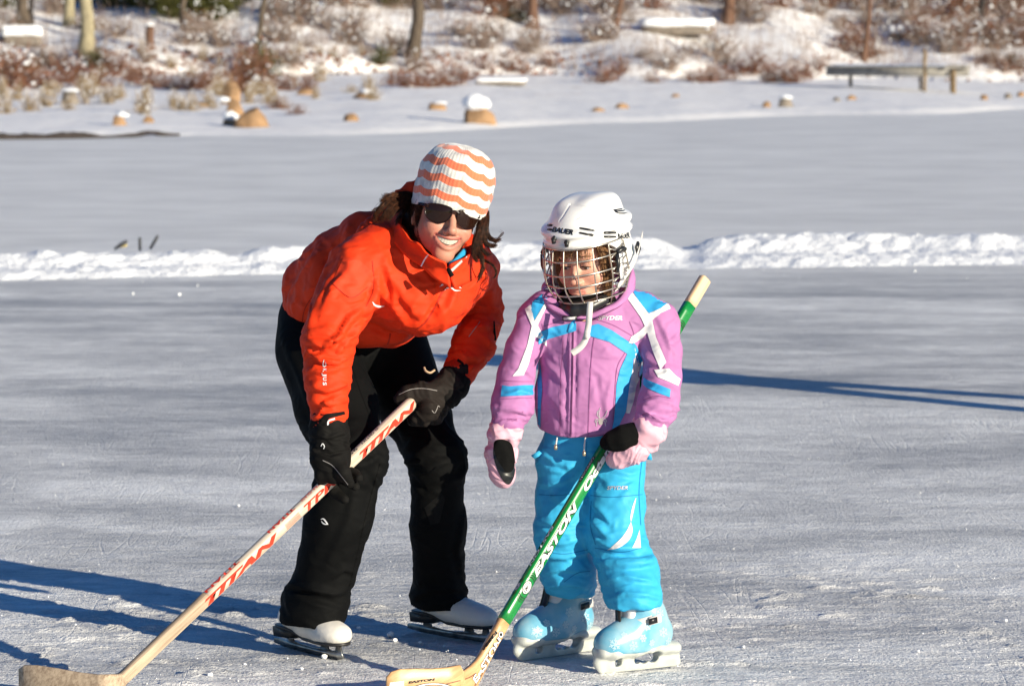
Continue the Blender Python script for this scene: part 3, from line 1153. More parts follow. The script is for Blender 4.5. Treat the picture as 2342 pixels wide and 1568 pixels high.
# ---- shrubs and brush
def shrub_meshes(kind, nvar=4):
    out = []
    for k in range(nvar):
        r = np.random.default_rng(40 + k + 10 * kind)
        L = []
        for i in range(46 if kind != 2 else 60):
            a = r.uniform(0, 6.28); el = r.uniform(0.35, 1.45)
            d = np.array((math.cos(a) * math.cos(el), math.sin(a) * math.cos(el), math.sin(el)))
            P0 = np.array((r.normal() * 0.12, r.normal() * 0.12, -0.05))
            ln = r.uniform(0.55, 1.0)
            m = P0 + d * ln * 0.5 + r.normal(0, 0.05, 3)
            e = P0 + d * ln + r.normal(0, 0.07, 3)
            L.append(tube(np.array((P0, m, e)), (0.016, 0.012, 0.005), 3, False))
            for j in range(5):
                q = m + (e - m) * r.uniform(-0.5, 0.95)
                dd = d + r.normal(0, 0.6, 3); dd /= np.linalg.norm(dd)
                L.append(tube(np.array((q, q + dd * r.uniform(0.1, 0.3))), (0.008, 0.004), 3, False))
        V1, F1 = join(L)
        # leaves (or needles) still on the twigs
        LV, LF = [], []
        nl = {0: 240, 1: 60, 2: 900, 3: 30}[kind]
        for i in range(nl):
            a = r.uniform(0, 6.28); el = r.uniform(0.1, 1.5); ln = r.uniform(0.25, 1.0) ** 0.7
            c = np.array((math.cos(a) * math.cos(el), math.sin(a) * math.cos(el), math.sin(el))) * ln + r.normal(0, 0.04, 3)
            s = r.uniform(0.025, 0.06)
            u, v = r.normal(size=3), r.normal(size=3)
            u /= np.linalg.norm(u); v -= u * (u @ v); v /= np.linalg.norm(v)
            b = len(LV)
            LV += [c - u * s, c + v * s * 0.5, c + u * s, c - v * s * 0.5]
            LF.append((b, b + 1, b + 2, b + 3))
        SV, SF = [], []
        for i in range(26):
            a = r.uniform(0, 6.28); el = r.uniform(0.2, 1.5); ln = r.uniform(0.3, 0.95)
            c = np.array((math.cos(a) * math.cos(el), math.sin(a) * math.cos(el), math.sin(el))) * ln
            s = r.uniform(0.03, 0.085)
            b = len(SV)
            for dx, dy, dz in ((1, 0, 0), (-1, 0, 0), (0, 1, 0), (0, -1, 0), (0, 0, 0.7), (0, 0, -0.4)):
                SV.append(c + np.array((dx, dy, dz)) * s * r.uniform(0.7, 1.2))
            SF += [(b + i0, b + i1, b + i2) for i0, i1, i2 in ((0, 2, 4), (2, 1, 4), (1, 3, 4), (3, 0, 4), (2, 0, 5), (1, 2, 5), (3, 1, 5), (0, 3, 5))]
        tw = new_mesh('twigs', V1, F1, M_TWIG[kind])
        lv = new_mesh('leaves', np.array(LV), np.array(LF), M_TWIG[kind if kind != 1 else 0], False)
        sn = new_mesh('snow', np.array(SV), np.array(SF), M_SNOW)
        out.append((tw, lv, sn))
    return out
SHRUBS = [shrub_meshes(k) for k in range(4)]
PLANTED = []
SH_NAME = ['russet_shrub', 'bare_shrub', 'young_evergreen', 'dry_stalks_clump']
SH_LAB = ['low russet leaved shrub dusted with snow along the far bank', 'bare grey twiggy shrub with snow caught in it on the slope',
          'small dark green evergreen on the snowy slope', 'clump of dry straw coloured stalks rising from shore snow']
SH_GRP = ['russet shrubs on the far bank', 'bare shrubs on the far slope', 'young evergreens on the far slope', 'dry stalks on the far shore']
SH_CAT = ['shrub', 'shrub', 'evergreen', 'dry plant']
def shrub(g, kind, sx, sz, k):
    t = bpy.data.objects.new(SH_NAME[kind], None); COL.objects.link(t)
    t.location = tuple(g); t.rotation_euler = (0, 0, k * 1.7); t.scale = (sx, sx, sz)
    tag(t, SH_LAB[kind], SH_CAT[kind], SH_GRP[kind])
    for nm, me in zip(('twigs', 'leaves', 'snow'), SHRUBS[kind][k % 4]):
        o = bpy.data.objects.new(nm, me); COL.objects.link(o); o.parent = t; o['kind'] = 'stuff'
    PLANTED.append((t, kind, sx))
def plant_shrubs():
    r = np.random.default_rng(21)
    n = 0
    # the dark russet band along the foot of the bank, as the photo shows it
    band = [(10, 205, 1.15), (35, 195, 0.9), (60, 200, 0.8), (110, 205, 0.7), (150, 190, 0.8), (190, 200, 0.7), (225, 200, 0.7), (262, 170, 0.7), (300, 185, 0.7), (330, 195, 0.7), (370, 203, 0.55),
            (400, 205, 0.5), (430, 208, 0.55), (465, 205, 0.6), (490, 200, 0.8), (620, 205, 0.55), (660, 208, 0.5), (705, 205, 0.5), (640, 250, 0.4), (680, 262, 0.3),
            (900, 195, 0.55), (930, 200, 0.55), (960, 200, 0.6), (990, 200, 0.6), (1015, 198, 0.6), (1040, 195, 0.65), (1065, 180, 0.55), (1105, 170, 0.45), (1165, 170, 0.6), (1195, 170, 0.45), (1250, 150, 0.45),
            (1375, 190, 0.55), (1395, 185, 0.6), (1415, 175, 0.6), (1490, 190, 0.4), (1580, 185, 0.5), (1600, 190, 0.5), (1625, 188, 0.6), (1650, 185, 0.6), (1700, 180, 0.7), (1730, 165, 0.8),
            (1760, 190, 0.65), (1790, 190, 0.65), (1815, 190, 0.6), (1840, 175, 0.6), (1870, 165, 0.5), (1930, 120, 0.8), (1960, 110, 0.9), (1975, 135, 0.8), (2290, 165, 0.5), (2320, 160, 0.6), (2250, 150, 0.5), (2200, 120, 0.6)]
    for (px, py, h) in band:
        g = on_shore(px, py)
        shrub(g - (0, 0, 0.05), 0, h * r.uniform(0.8, 1.15), h * r.uniform(0.8, 1.1), n); n += 1
    for (px, py, h) in ((575, 215, 1.15), (560, 205, 0.9), (600, 200, 0.9)):       # the dark bush round the leaning trunk
        shrub(on_shore(px, py), 2 if px > 590 else 0, h * 0.75, h * 1.2, n); n += 1
    for (px, py, h) in ((345, 20, 2.0), (300, 12, 1.7), (400, 42, 1.5), (455, 40, 1.7), (510, 25, 1.8), (490, 50, 1.0), (255, 18, 1.6), (5, 20, 1.2), (870, 158, 0.55), (220, 165, 0.6), (1160, 45, 0.6), (1190, 55, 0.5), (895, 20, 1.0), (2310, 155, 0.4)):
        shrub(on_shore(px, py), 2, h * 0.8, h, n); n += 1
    for k in range(170):
        px = r.uniform(-60, 2400); py = r.uniform(-10, 165)
        if pnoise(np.array([[px * 0.006, py * 0.012, 1.0]]))[0] < r.uniform(-0.6, 0.25) + (0.3 if 1050 < px < 1900 and py > 30 else 0):
            continue
        h = r.uniform(0.4, 1.0)
        shrub(on_shore(px, py) - (0, 0, 0.05), 1, h, h * r.uniform(0.8, 1.3), n); n += 1
    for k in range(70):
        px = r.uniform(-20, 900) if k < 40 else r.uniform(-20, 640); py = r.uniform(120, 235) if k < 40 else r.uniform(205, 262)
        shrub(on_shore(px, py) - (0, 0, 0.03), 3, r.uniform(0.2, 0.4), r.uniform(0.25, 0.6), n); n += 1
    for k in range(34):
        px = r.uniform(1880, 2360); py = r.uniform(0, 115)
        h = r.uniform(0.6, 1.2)
        shrub(on_shore(px, py) - (0, 0, 0.05), k % 2, h, h, n); n += 1
    for k in range(26):
        px = r.uniform(600, 2342); py = r.uniform(0, 40)
        h = r.uniform(0.7, 1.5)
        shrub(on_shore(px, py) - (0, 0, 0.05), 1 if k % 4 else 0, h, h, n); n += 1
plant_shrubs()

def undergrowth():
    """Countless thin stems through the snow of the slope."""
    r = np.random.default_rng(9)
    L = []
    xs = r.uniform(-22, 22, 8500); ts = 0.3 + 22 * r.random(8500) ** 1.2
    ys = foot_y(xs) + ts
    zs = shore_z(xs, ys)
    for x, y, z in zip(xs, ys, zs):
        h = r.uniform(0.12, 0.5)
        d = r.normal(0, 0.28, 2)
        L.append(tube(np.array(((x, y, z - 0.03), (x + d[0] * h * 0.5, y + d[1] * h * 0.5, z + h * 0.6), (x + d[0] * h, y + d[1] * h, z + h))), (0.009, 0.007, 0.004), 3, False))
    V, F = join(L)
    o = obj('undergrowth', new_mesh('undergrowth', V, F, M_TWIG[1]))
    o['kind'] = 'stuff'
    # dark leaf litter under the brush line
    LV, LF = [], []
    for k in range(2600):
        x = r.uniform(-20, 20); y = foot_y(np.array([x]))[0] + r.uniform(-0.5, 2.2)
        if x > 1.5 and r.random() < 0.72:
            continue
        z = float(shore_z(np.array([x]), np.array([y]))[0]) + 0.03
        s = r.uniform(0.04, 0.12); u = r.normal(size=3); v = r.normal(size=3); u /= np.linalg.norm(u)
        v -= u * (u @ v); v /= np.linalg.norm(v)
        c = np.array((x, y, z)); b = len(LV)
        LV += [c - u * s, c + v * s * 0.6, c + u * s, c - v * s * 0.6]; LF.append((b, b + 1, b + 2, b + 3))
    o = obj('leaf_litter', new_mesh('leaf_litter', np.array(LV), np.array(LF), M_TWIG[0], False))
    o['kind'] = 'stuff'
undergrowth()

# dark earthy edge of the ice at the left
def earth_edge():
    xs = np.linspace(-10.5, -5.6, 60)
    r = np.random.default_rng(2)
    g = np.stack((xs, shore_y(xs) + 0.35 + 0.12 * np.sin(xs * 3), np.full(60, 0.03) + 0.02 * np.sin(xs * 5)), 1)
    V, F = tube(g, 0.075 * np.linspace(1.5, 0.35, 60) * (0.75 + 0.5 * r.random(60)), 7)
    V[:, 2] += 0.03 * pnoise(V * 2)
    t = obj('driftwood_log', new_mesh('driftwood_log', V, F, M_BARK[2]))
    tag(t, 'long dark waterlogged log frozen in along the ice edge at the left', 'log')
earth_edge()

# things left behind the snow bank
M_BLK = mat('black_rubber', (0.06, 0.06, 0.065), 0.6)
M_YEL = mat('yellow_tape', (0.65, 0.48, 0.12), 0.6)
def left_things():
    y = float(bank_y(np.array([-2.8]))[0]) + 0.62
    g = P(285, 556, y)
    t = thing('boot_toe', 'black and yellow boot toe showing above the snow bank at left', 'boot', (g[0], g[1], 0))
    s = SDF(g - 0.3, g + 0.3, 0.012)
    s.chain([g + (-0.07, 0, -0.04), g + (-0.02, 0, -0.01), g + (0.01, 0, 0.01)], [0.013, 0.018, 0.016], 0.01)
    V, Q = s.mesh(1)
    part('boot', V, Q, M_BLK, t)
    s = SDF(g - 0.3, g + 0.3, 0.012)
    s.chain([g + (-0.02, -0.015, -0.03), g + (0.02, -0.012, -0.012)], [0.008, 0.010], 0.01)
    V, Q = s.mesh(1)
    part('trim', V, Q, M_YEL, t)
    for k, (px, py, lab) in enumerate(((320, 552, 'short dark peg between the black boot toe and a slanted peg, behind the bank'), (356, 548, 'slanted dark peg sticking up behind the snow bank, right of a shorter peg'))):
        c = P(px, py, y)
        d = np.array((0.018 * k, 0, 0.03))
        V, F = tube(np.array((c - d * 2.2, c, c + d)), (0.010, 0.012, 0.009), 8)
        o = obj('dark_peg', new_mesh('dark_peg', V, F, M_BLK))
        tag(o, lab, 'peg', 'pegs behind the snow bank')
left_things()

# each shrub and small stone named by the landmark it stands nearest to
LANDMARKS = [(52, 57, 'the far left trunk'), (158, 63, 'the pale trunk at upper left'), (196, 131, 'the lichen covered trunk'), (343, 110, 'the broken stump'), (418, 66, 'the thin trunk by the evergreens'),
             (578, 160, 'the leaning dark trunk'), (525, 236, 'the upright tan boulder'), (578, 285, 'the blocky tan boulder'), (806, 275, 'the pointed tan rock'), (944, 134, 'the flared grey brown trunk'),
             (1093, 275, 'the boulder with the snow dome'), (1145, 196, 'the long snowy ledge'), (1217, 68, 'the reddish trunk high on the slope'), (1407, 70, 'the thin reddish sapling'),
             (1548, 75, 'the flat snowy slab'), (1666, 58, 'the red brown trunk behind the slab'), (1797, 243, 'the dark rounded rock'), (1915, 165, 'the landward end of the dock'),
             (1975, 140, 'the leaning stem by the dock'), (2070, 92, 'the snow topped dark boulder'), (2181, 200, 'the outer dock post'), (2240, 66, 'the forked young tree'), (273, 285, 'the tan rock with a snow patch'), (160, 236, 'the rock heap under the brush')]
def relabel(items, base):
    seen = {}
    for o in items:
        w = o.matrix_world.translation if o.parent else o.location
        uv = proj(np.array([tuple(o.location)]))[0]
        best = min(LANDMARKS, key=lambda L: (L[0] - uv[0]) ** 2 + (2.0 * (L[1] - uv[1])) ** 2)
        dx, dy = uv[0] - best[0], uv[1] - best[1]
        d = ('right of' if dx > 0 else 'left of') if abs(dx) > abs(dy) * 1.3 else ('below' if dy > 0 else 'above')
        seen.setdefault((best[2], d), []).append((math.hypot(dx, dy), o))
    ords = ['nearest', 'second nearest', 'third nearest', 'fourth nearest', 'fifth nearest', 'sixth nearest', 'seventh nearest', 'eighth nearest', 'ninth nearest', 'tenth nearest', 'eleventh nearest', 'twelfth nearest', 'thirteenth nearest', 'fourteenth nearest', 'fifteenth nearest']
    for (lm, d), L in seen.items():
        L.sort(key=lambda t: t[0])
        for i, (_, o) in enumerate(L):
            if len(L) == 1:
                o['label'] = '%s %s %s' % (base, d, lm)
            elif i < len(ords):
                o['label'] = '%s %s %s, %s one' % (base, d, lm, ords[i])
            else:
                o['label'] = '%s far %s %s' % (base, d, lm)
for k_, b_ in enumerate(('russet leaved shrub', 'bare grey shrub', 'dark evergreen', 'straw coloured stalks')):
    relabel([t for t, kk, _ in PLANTED if kk == k_], b_)
relabel([o for o in COL.objects if o.get('group') == 'small stones on the snow shelf'], 'small low stone')
# ================================================================== PEOPLE
def skin_mat(name, base=(0.62, 0.33, 0.24)):
    m, nt, N, L, b = nodes_mat(name)
    a = N.new('ShaderNodeAttribute'); a.attribute_name = 'tint'
    tc = N.new('ShaderNodeTexCoord')
    n = N.new('ShaderNodeTexNoise'); n.inputs['Scale'].default_value = 60; n.inputs['Detail'].default_value = 4
    L.new(tc.outputs['Object'], n.inputs['Vector'])
    mr = N.new('ShaderNodeMapRange'); mr.inputs['To Min'].default_value = 0.88; mr.inputs['To Max'].default_value = 1.1
    L.new(n.outputs['Fac'], mr.inputs['Value'])
    mx = N.new('ShaderNodeMix'); mx.data_type = 'RGBA'; mx.blend_type = 'MULTIPLY'; mx.inputs[0].default_value = 1.0
    L.new(a.outputs['Color'], mx.inputs[6])
    cmb = N.new('ShaderNodeCombineColor')
    for i in range(3):
        L.new(mr.outputs[0], cmb.inputs[i])
    L.new(cmb.outputs[0], mx.inputs[7])
    L.new(mx.outputs[2], b.inputs['Base Color'])
    b.inputs['Roughness'].default_value = 0.48
    b.inputs['Specular IOR Level'].default_value = 0.4
    b.inputs['Subsurface Weight'].default_value = 0.25
    b.inputs['Subsurface Radius'].default_value = (1.0, 0.35, 0.2)
    b.inputs['Subsurface Scale'].default_value = 0.006
    bp = N.new('ShaderNodeBump'); bp.inputs['Strength'].default_value = 0.15; bp.inputs['Distance'].default_value = 0.001
    n2 = N.new('ShaderNodeTexNoise'); n2.inputs['Scale'].default_value = 700
    L.new(tc.outputs['Object'], n2.inputs['Vector']); L.new(n2.outputs['Fac'], bp.inputs['Height'])
    L.new(bp.outputs['Normal'], b.inputs['Normal'])
    return m
M_SKIN = skin_mat('skin')

def set_tint(me, C):
    at = me.attributes.new('tint', 'FLOAT_COLOR', 'POINT')
    at.data.foreach_set('color', np.concatenate((C, np.ones((len(C), 1))), 1).astype(np.float32).ravel())

def curve_dist(V, pts):
    pts = np.asarray(pts)
    d = np.full(len(V), 9.0)
    for i in range(len(pts) - 1):
        a, b = pts[i], pts[i + 1]
        t = np.clip(((V - a) @ (b - a)) / ((b - a) @ (b - a)), 0, 1)
        d = np.minimum(d, np.linalg.norm(V - a - t[:, None] * (b - a), axis=1))
    return d

def head_sdf(smile, child=False, vox=0.002):
    """A head in its own frame: x to the viewer's right, -y out of the face, z up, origin between the eyes' level and mid-head."""
    s = SDF((-0.095, -0.145, -0.21), (0.095, 0.125, 0.13), vox)
    s.ell((0, 0.01, 0.035), (0.074, 0.095, 0.084), 0.01)
    s.ell((0, -0.026, -0.026), (0.0625, 0.066, 0.075), 0.03)
    for sx in (-1, 1):
        s.cone((0.048 * sx, 0.0, -0.056), (0.010 * sx, -0.070, -0.101), 0.019, 0.015, 0.03)
        ck = 0.024 if not child else 0.026
        s.ell((0.038 * sx, -0.064, -0.040), (ck, 0.021, 0.023), 0.022)
        # sockets
        s.ell((0.031 * sx, -0.098, -0.001), (0.019, 0.013, 0.012), 0.014, op='sub')
        s.ell((0.031 * sx, -0.078, -0.001), (0.0155, 0.0125, 0.0115), 0.003)
        s.cone((0.012 * sx, -0.092, 0.021), (0.045 * sx, -0.078, 0.020), 0.008, 0.006, 0.012)
        # ears
        s.ell((0.074 * sx, 0.012, -0.018), (0.008, 0.019, 0.031), 0.008, rotm(0, 18 * sx, 0))
        s.ell((0.081 * sx, 0.008, -0.014), (0.005, 0.010, 0.017), 0.004, op='sub')
    s.ell((0, -0.079, -0.107 if not child else -0.101), (0.022, 0.017, 0.0165), 0.02)
    s.ell((0, -0.079, -0.070), (0.031, 0.021, 0.026), 0.018)
    nl = 0.8 if child else 1.0
    s.cone((0, -0.085, 0.006), (0, -0.085 - 0.029 * nl, -0.039), 0.0085, 0.0105, 0.014)
    s.ell((0, -0.088 - 0.027 * nl, -0.041), (0.0115, 0.0105, 0.0095), 0.006)
    for sx in (-1, 1):
        s.ell((0.0125 * sx, -0.087 - 0.014 * nl, -0.046), (0.0078, 0.0100, 0.0070), 0.006)
        s.ell((0.0065 * sx, -0.090 - 0.022 * nl, -0.0525), (0.0038, 0.005, 0.003), 0.002, op='sub')
    xs = np.linspace(-1, 1, 13)
    W = 0.0335 if smile else 0.021
    yy = lambda x: -0.1005 + 15.5 * x * x
    if smile:
        up = [(x * W, yy(x * W), -0.0635 + 0.0055 * x * x) for x in xs]
        lo = [(x * W, yy(x * W) + 0.001, -0.0825 + 0.0225 * x * x) for x in xs]
        for i in range(12):
            x = (xs[i] + xs[i + 1]) / 2
            for q in np.linspace(0.15, 0.85, 4):
                a = np.array(up[i]) * (1 - q) + np.array(lo[i]) * q
                b = np.array(up[i + 1]) * (1 - q) + np.array(lo[i + 1]) * q
                r = 0.0038 * (1 - abs(x) ** 3) + 0.0012
                s.cone(a + (0, -0.004, 0), b + (0, -0.004, 0), r, r, 0.001, op='sub')
                s.cone(a + (0, 0.006, 0), b + (0, 0.006, 0), r, r, 0.001, op='sub')
        s.chain([np.array(p) + (0, 0.001, 0.004) for p in up], [0.0026 + 0.0016 * (1 - abs(x)) for x in xs], 0.003)
        s.chain([np.array(p) + (0, 0.001, -0.0045) for p in lo], [0.0026 + 0.0024 * (1 - abs(x) ** 2) for x in xs], 0.004)
    else:
        up = [(x * W, yy(x * W) - 0.001, -0.0705 - 0.002 * x * x) for x in xs]
        lo = [(x * W, yy(x * W) - 0.001, -0.0775 + 0.005 * x * x) for x in xs]
        s.chain([np.array(p) + (0, 0, 0.002) for p in up], [0.002 + 0.0026 * (1 - abs(x)) for x in xs], 0.003)
        s.chain([np.array(p) + (0, 0, -0.002) for p in lo], [0.002 + 0.0036 * (1 - abs(x)) for x in xs], 0.003)
        mid = [(x * W, yy(x * W) - 0.004, -0.074 + 0.001 * x * x) for x in xs]
        s.chain(mid, [0.0014] * 13, 0.002, op='sub')
    s.cone((0, 0.02, -0.05), (0, 0.045, -0.2), 0.047, 0.050, 0.03)
    V, Q = s.mesh(1)
    N = normals(V, Q)
    if smile:
        for sx in (-1, 1):      # smile folds beside the mouth, lines at the cheeks
            c = spline(np.array([(0.017 * sx, -0.098, -0.045), (0.032 * sx, -0.088, -0.057), (0.040 * sx, -0.078, -0.074), (0.036 * sx, -0.074, -0.090)]), 5)
            d = curve_dist(V, c)
            V = V - N * (0.0024 * np.exp(-(d / 0.004) ** 2))[:, None]
            d2 = curve_dist(V, c + np.array((0.008 * sx, 0.002, 0.003)))
            V = V + N * (0.0020 * np.exp(-(d2 / 0.007) ** 2))[:, None]
            ap = np.linalg.norm((V - (0.041 * sx, -0.082, -0.036)) / (1.2, 1, 0.8), axis=1)
            V = V + N * (0.004 * np.exp(-(ap / 0.014) ** 2))[:, None]
    lips = np.minimum(curve_dist(V, np.array(up) + (0, 0, 0.003)), curve_dist(V, np.array(lo) - (0, 0, 0.003)))
    return V, Q, lips, np.array(up), np.array(lo)

def head_tint(V, lips, base, lipc, cheek=(0.62, 0.22, 0.17)):
    base, lipc, cheek = np.array(base), np.array(lipc), np.array(cheek)
    C = np.tile(base, (len(V), 1))
    for sx in (-1, 1):
        w = np.exp(-(np.linalg.norm((V - (0.043 * sx, -0.075, -0.040)), axis=1) / 0.020) ** 2) * 0.45
        C = C * (1 - w[:, None]) + cheek * w[:, None]
    w = np.exp(-(np.linalg.norm(V - (0, -0.112, -0.044), axis=1) / 0.014) ** 2) * 0.4
    C = C * (1 - w[:, None]) + cheek * w[:, None]
    front = np.clip(-(V[:, 1] + 0.06) * 40, 0, 1)
    w = 0.85 * np.clip(1.4 - lips / 0.0045, 0, 1) * front
    C = C * (1 - w[:, None]) + lipc * w[:, None]
    return C

def world_of(V, R, o, s=1.0):
    return (np.asarray(V) * s) @ R.T + o

def hair_strands(guides, n, spread, r0, seed, wave=0.004, rnd=0.35):
    """guides: polylines (world points) of a lock; strands fan out round them."""
    r = np.random.default_rng(seed)
    L = []
    G_ = [spline(np.asarray(g, float), 6) for g in guides]
    m = min(len(g) for g in G_)
    for k in range(n):
        if len(G_) > 1:
            i = r.integers(0, len(G_) - 1); t = r.random()
            base = G_[i][:m] * (1 - t) + G_[i + 1][:m] * t
        else:
            base = G_[0]
        e = len(base)
        cut = max(4, int(e * r.uniform(0.65, 1.0)))
        base = base[:cut]
        off = r.normal(0, 1, 3) * spread
        u = np.linspace(0, 1, cut)[:, None]
        ph = r.uniform(0, 6.28, 3)
        w = wave * np.sin(u * r.uniform(4, 10) + ph) * u
        flare = r.normal(0, 1, 3) * spread * rnd * 3 * u ** 2
        pts = base + off * (1.0 - 0.5 * u) + w + flare
        rr = r0 * r.uniform(0.6, 1.3) * np.linspace(1, 0.35, cut)
        L.append(tube(pts, rr, 3, False))
    return join(L)

def hair_mat(name, c1, c2):
    m, nt, N, L, b = nodes_mat(name)
    tc = N.new('ShaderNodeTexCoord')
    n = N.new('ShaderNodeTexNoise'); n.inputs['Scale'].default_value = 130; n.inputs['Detail'].default_value = 2
    L.new(tc.outputs['Object'], n.inputs['Vector'])
    r = N.new('ShaderNodeValToRGB')
    r.color_ramp.elements[0].position = 0.35; r.color_ramp.elements[0].color = (*c1, 1)
    r.color_ramp.elements[1].position = 0.7; r.color_ramp.elements[1].color = (*c2, 1)
    L.new(n.outputs['Fac'], r.inputs['Fac']); L.new(r.outputs['Color'], b.inputs['Base Color'])
    b.inputs['Roughness'].default_value = 0.5
    b.inputs['Specular IOR Level'].default_value = 0.22
    return m

def fabric(name, col, rough=0.68, var=0.10, sheen=0.0, bump=0.25, bscale=900, vscale=18, crease=1.0, cscale=20.0):
    m, nt, N, L, b = nodes_mat(name)
    tc = N.new('ShaderNodeTexCoord')
    n = N.new('ShaderNodeTexNoise'); n.inputs['Scale'].default_value = vscale; n.inputs['Detail'].default_value = 5
    L.new(tc.outputs['Object'], n.inputs['Vector'])
    r = N.new('ShaderNodeValToRGB')
    r.color_ramp.elements[0].position = 0.35; r.color_ramp.elements[0].color = (*[c * (1 - var) for c in col], 1)
    r.color_ramp.elements[1].position = 0.65; r.color_ramp.elements[1].color = (*col, 1)
    L.new(n.outputs['Fac'], r.inputs['Fac']); L.new(r.outputs['Color'], b.inputs['Base Color'])
    b.inputs['Roughness'].default_value = rough
    b.inputs['Specular IOR Level'].default_value = 0.22 if max(col) > 0.05 else 0.08
    b.inputs['Sheen Weight'].default_value = sheen
    mp = N.new('ShaderNodeMapping'); mp.inputs['Scale'].default_value = (1.0, 1.0, 1.7); mp.inputs['Rotation'].default_value = (0.2, 0.35, 0.1)
    L.new(tc.outputs['Object'], mp.inputs['Vector'])
    c = N.new('ShaderNodeTexNoise'); c.noise_type = 'RIDGED_MULTIFRACTAL'
    c.inputs['Scale'].default_value = cscale; c.inputs['Detail'].default_value = 2.0; c.inputs['Distortion'].default_value = 0.5
    L.new(mp.outputs['Vector'], c.inputs['Vector'])
    w = N.new('ShaderNodeTexNoise'); w.inputs['Scale'].default_value = bscale; w.inputs['Detail'].default_value = 2
    L.new(tc.outputs['Object'], w.inputs['Vector'])
    b1 = N.new('ShaderNodeBump'); b1.inputs['Strength'].default_value = crease; b1.inputs['Distance'].default_value = 0.011
    L.new(c.outputs['Fac'], b1.inputs['Height'])
    b2 = N.new('ShaderNodeBump'); b2.inputs['Strength'].default_value = bump; b2.inputs['Distance'].default_value = 0.001
    L.new(w.outputs['Fac'], b2.inputs['Height']); L.new(b1.outputs['Normal'], b2.inputs['Normal'])
    L.new(b2.outputs['Normal'], b.inputs['Normal'])
    return m

M_ORANGE = fabric('orange_shell', (0.76, 0.042, 0.006), crease=0.75)
M_ORANGE_LIT = fabric('orange_shell_lit', (0.80, 0.052, 0.014))
M_SEAM = fabric('orange_seam', (0.42, 0.022, 0.006))
M_BLACK = fabric('black_shell', (0.0042, 0.0044, 0.0046), 0.75, var=0.2, crease=0.4)
M_BLACK2 = fabric('black_glove', (0.009, 0.0085, 0.008), 0.75, var=0.3)
M_PALM = fabric('dark_leather', (0.020, 0.016, 0.014), 0.65, var=0.3)
M_WHITE = mat('white_print', (0.78, 0.78, 0.78), 0.5)
M_LIGHTBLUE = fabric('blue_fleece', (0.02, 0.30, 0.55))
M_WLEATHER = mat('white_leather', (0.74, 0.70, 0.63), 0.42, 0.5, var=0.12, vscale=14, bump=0.15, bscale=120, coat=0.2)
M_SOLE = mat('black_sole', (0.018, 0.017, 0.016), 0.45, 0.5)
M_STEEL = mat('worn_steel', (0.42, 0.42, 0.41), 0.38, 0.5, metal=0.9, var=0.5, vscale=40)
M_GREYPRINT = mat('grey_stitch', (0.30, 0.28, 0.27), 0.7)

def stroke(pts, w, bvh, parent, name, material, off=0.0016, step=4.0, taper=False):
    """A printed or stitched line laid on a surface: view pixels, width px."""
    pts = np.asarray(pts, float)
    if len(pts) > 2:
        pts = spline(pts, 6)
    n = len(pts)
    T = np.gradient(pts, axis=0); T /= np.linalg.norm(T, axis=1)[:, None] + 1e-9
    Nn = np.stack((-T[:, 1], T[:, 0]), 1)
    u = np.linspace(0, 1, n)
    ww = w * (np.sin(np.pi * np.clip(u * 0.92 + 0.04, 0, 1)) if taper else np.ones(n)) / 2
    r = panel(np.concatenate((pts + Nn * ww[:, None], (pts - Nn * ww[:, None])[::-1])), bvh, off, step)
    if r is not None:
        return part(name, r[0], r[1], material, parent)

def lay(poly, bvh, parent, name, material, off=0.0012, step=5.0, curve=False):
    r = panel(poly, bvh, off, step, curve)
    if r is not None:
        return part(name, r[0], r[1], material, parent)

def write(s, org, du, h, bvh, parent, material, **kw):
    r = text_on(s, org, du, h, bvh, **kw)
    if r is not None:
        return part('lettering', r[0], r[1], material, parent)

def strip(lower, upper, th, rows=8, n=8, bulge=0.0, seed=0.0):
    """A band of cloth between two curves (view px, py, depth), th thick."""
    a = spline(np.array([P(*p) for p in lower]), n)
    b = spline(np.array([P(*p) for p in upper]), n)
    m = min(len(a), len(b))
    u = np.linspace(0, 1, rows)[:, None, None]
    S = a[None, :m] * (1 - u) + b[None, :m] * u
    S = S.reshape(-1, 3)
    Q = quads_of(rows, m)
    Nn = normals(S, Q)
    S = S + Nn * (bulge * np.sin(np.pi * np.repeat(np.linspace(0, 1, rows), m)) + 0.004 * pnoise(S * 22 + seed))[:, None]
    k = len(S)
    V = np.concatenate((S + Nn * th / 2, S - Nn * th / 2))
    F = [Q, Q[:, ::-1] + k]
    border = [i for i in range(m)] + [r * m + m - 1 for r in range(1, rows)] + [(rows - 1) * m + i for i in range(m - 2, -1, -1)] + [r * m for r in range(rows - 2, 0, -1)]
    e = np.array([(border[i], border[i] + k, border[(i + 1) % len(border)] + k, border[(i + 1) % len(border)]) for i in range(len(border))])
    return V, np.concatenate(F + [e])

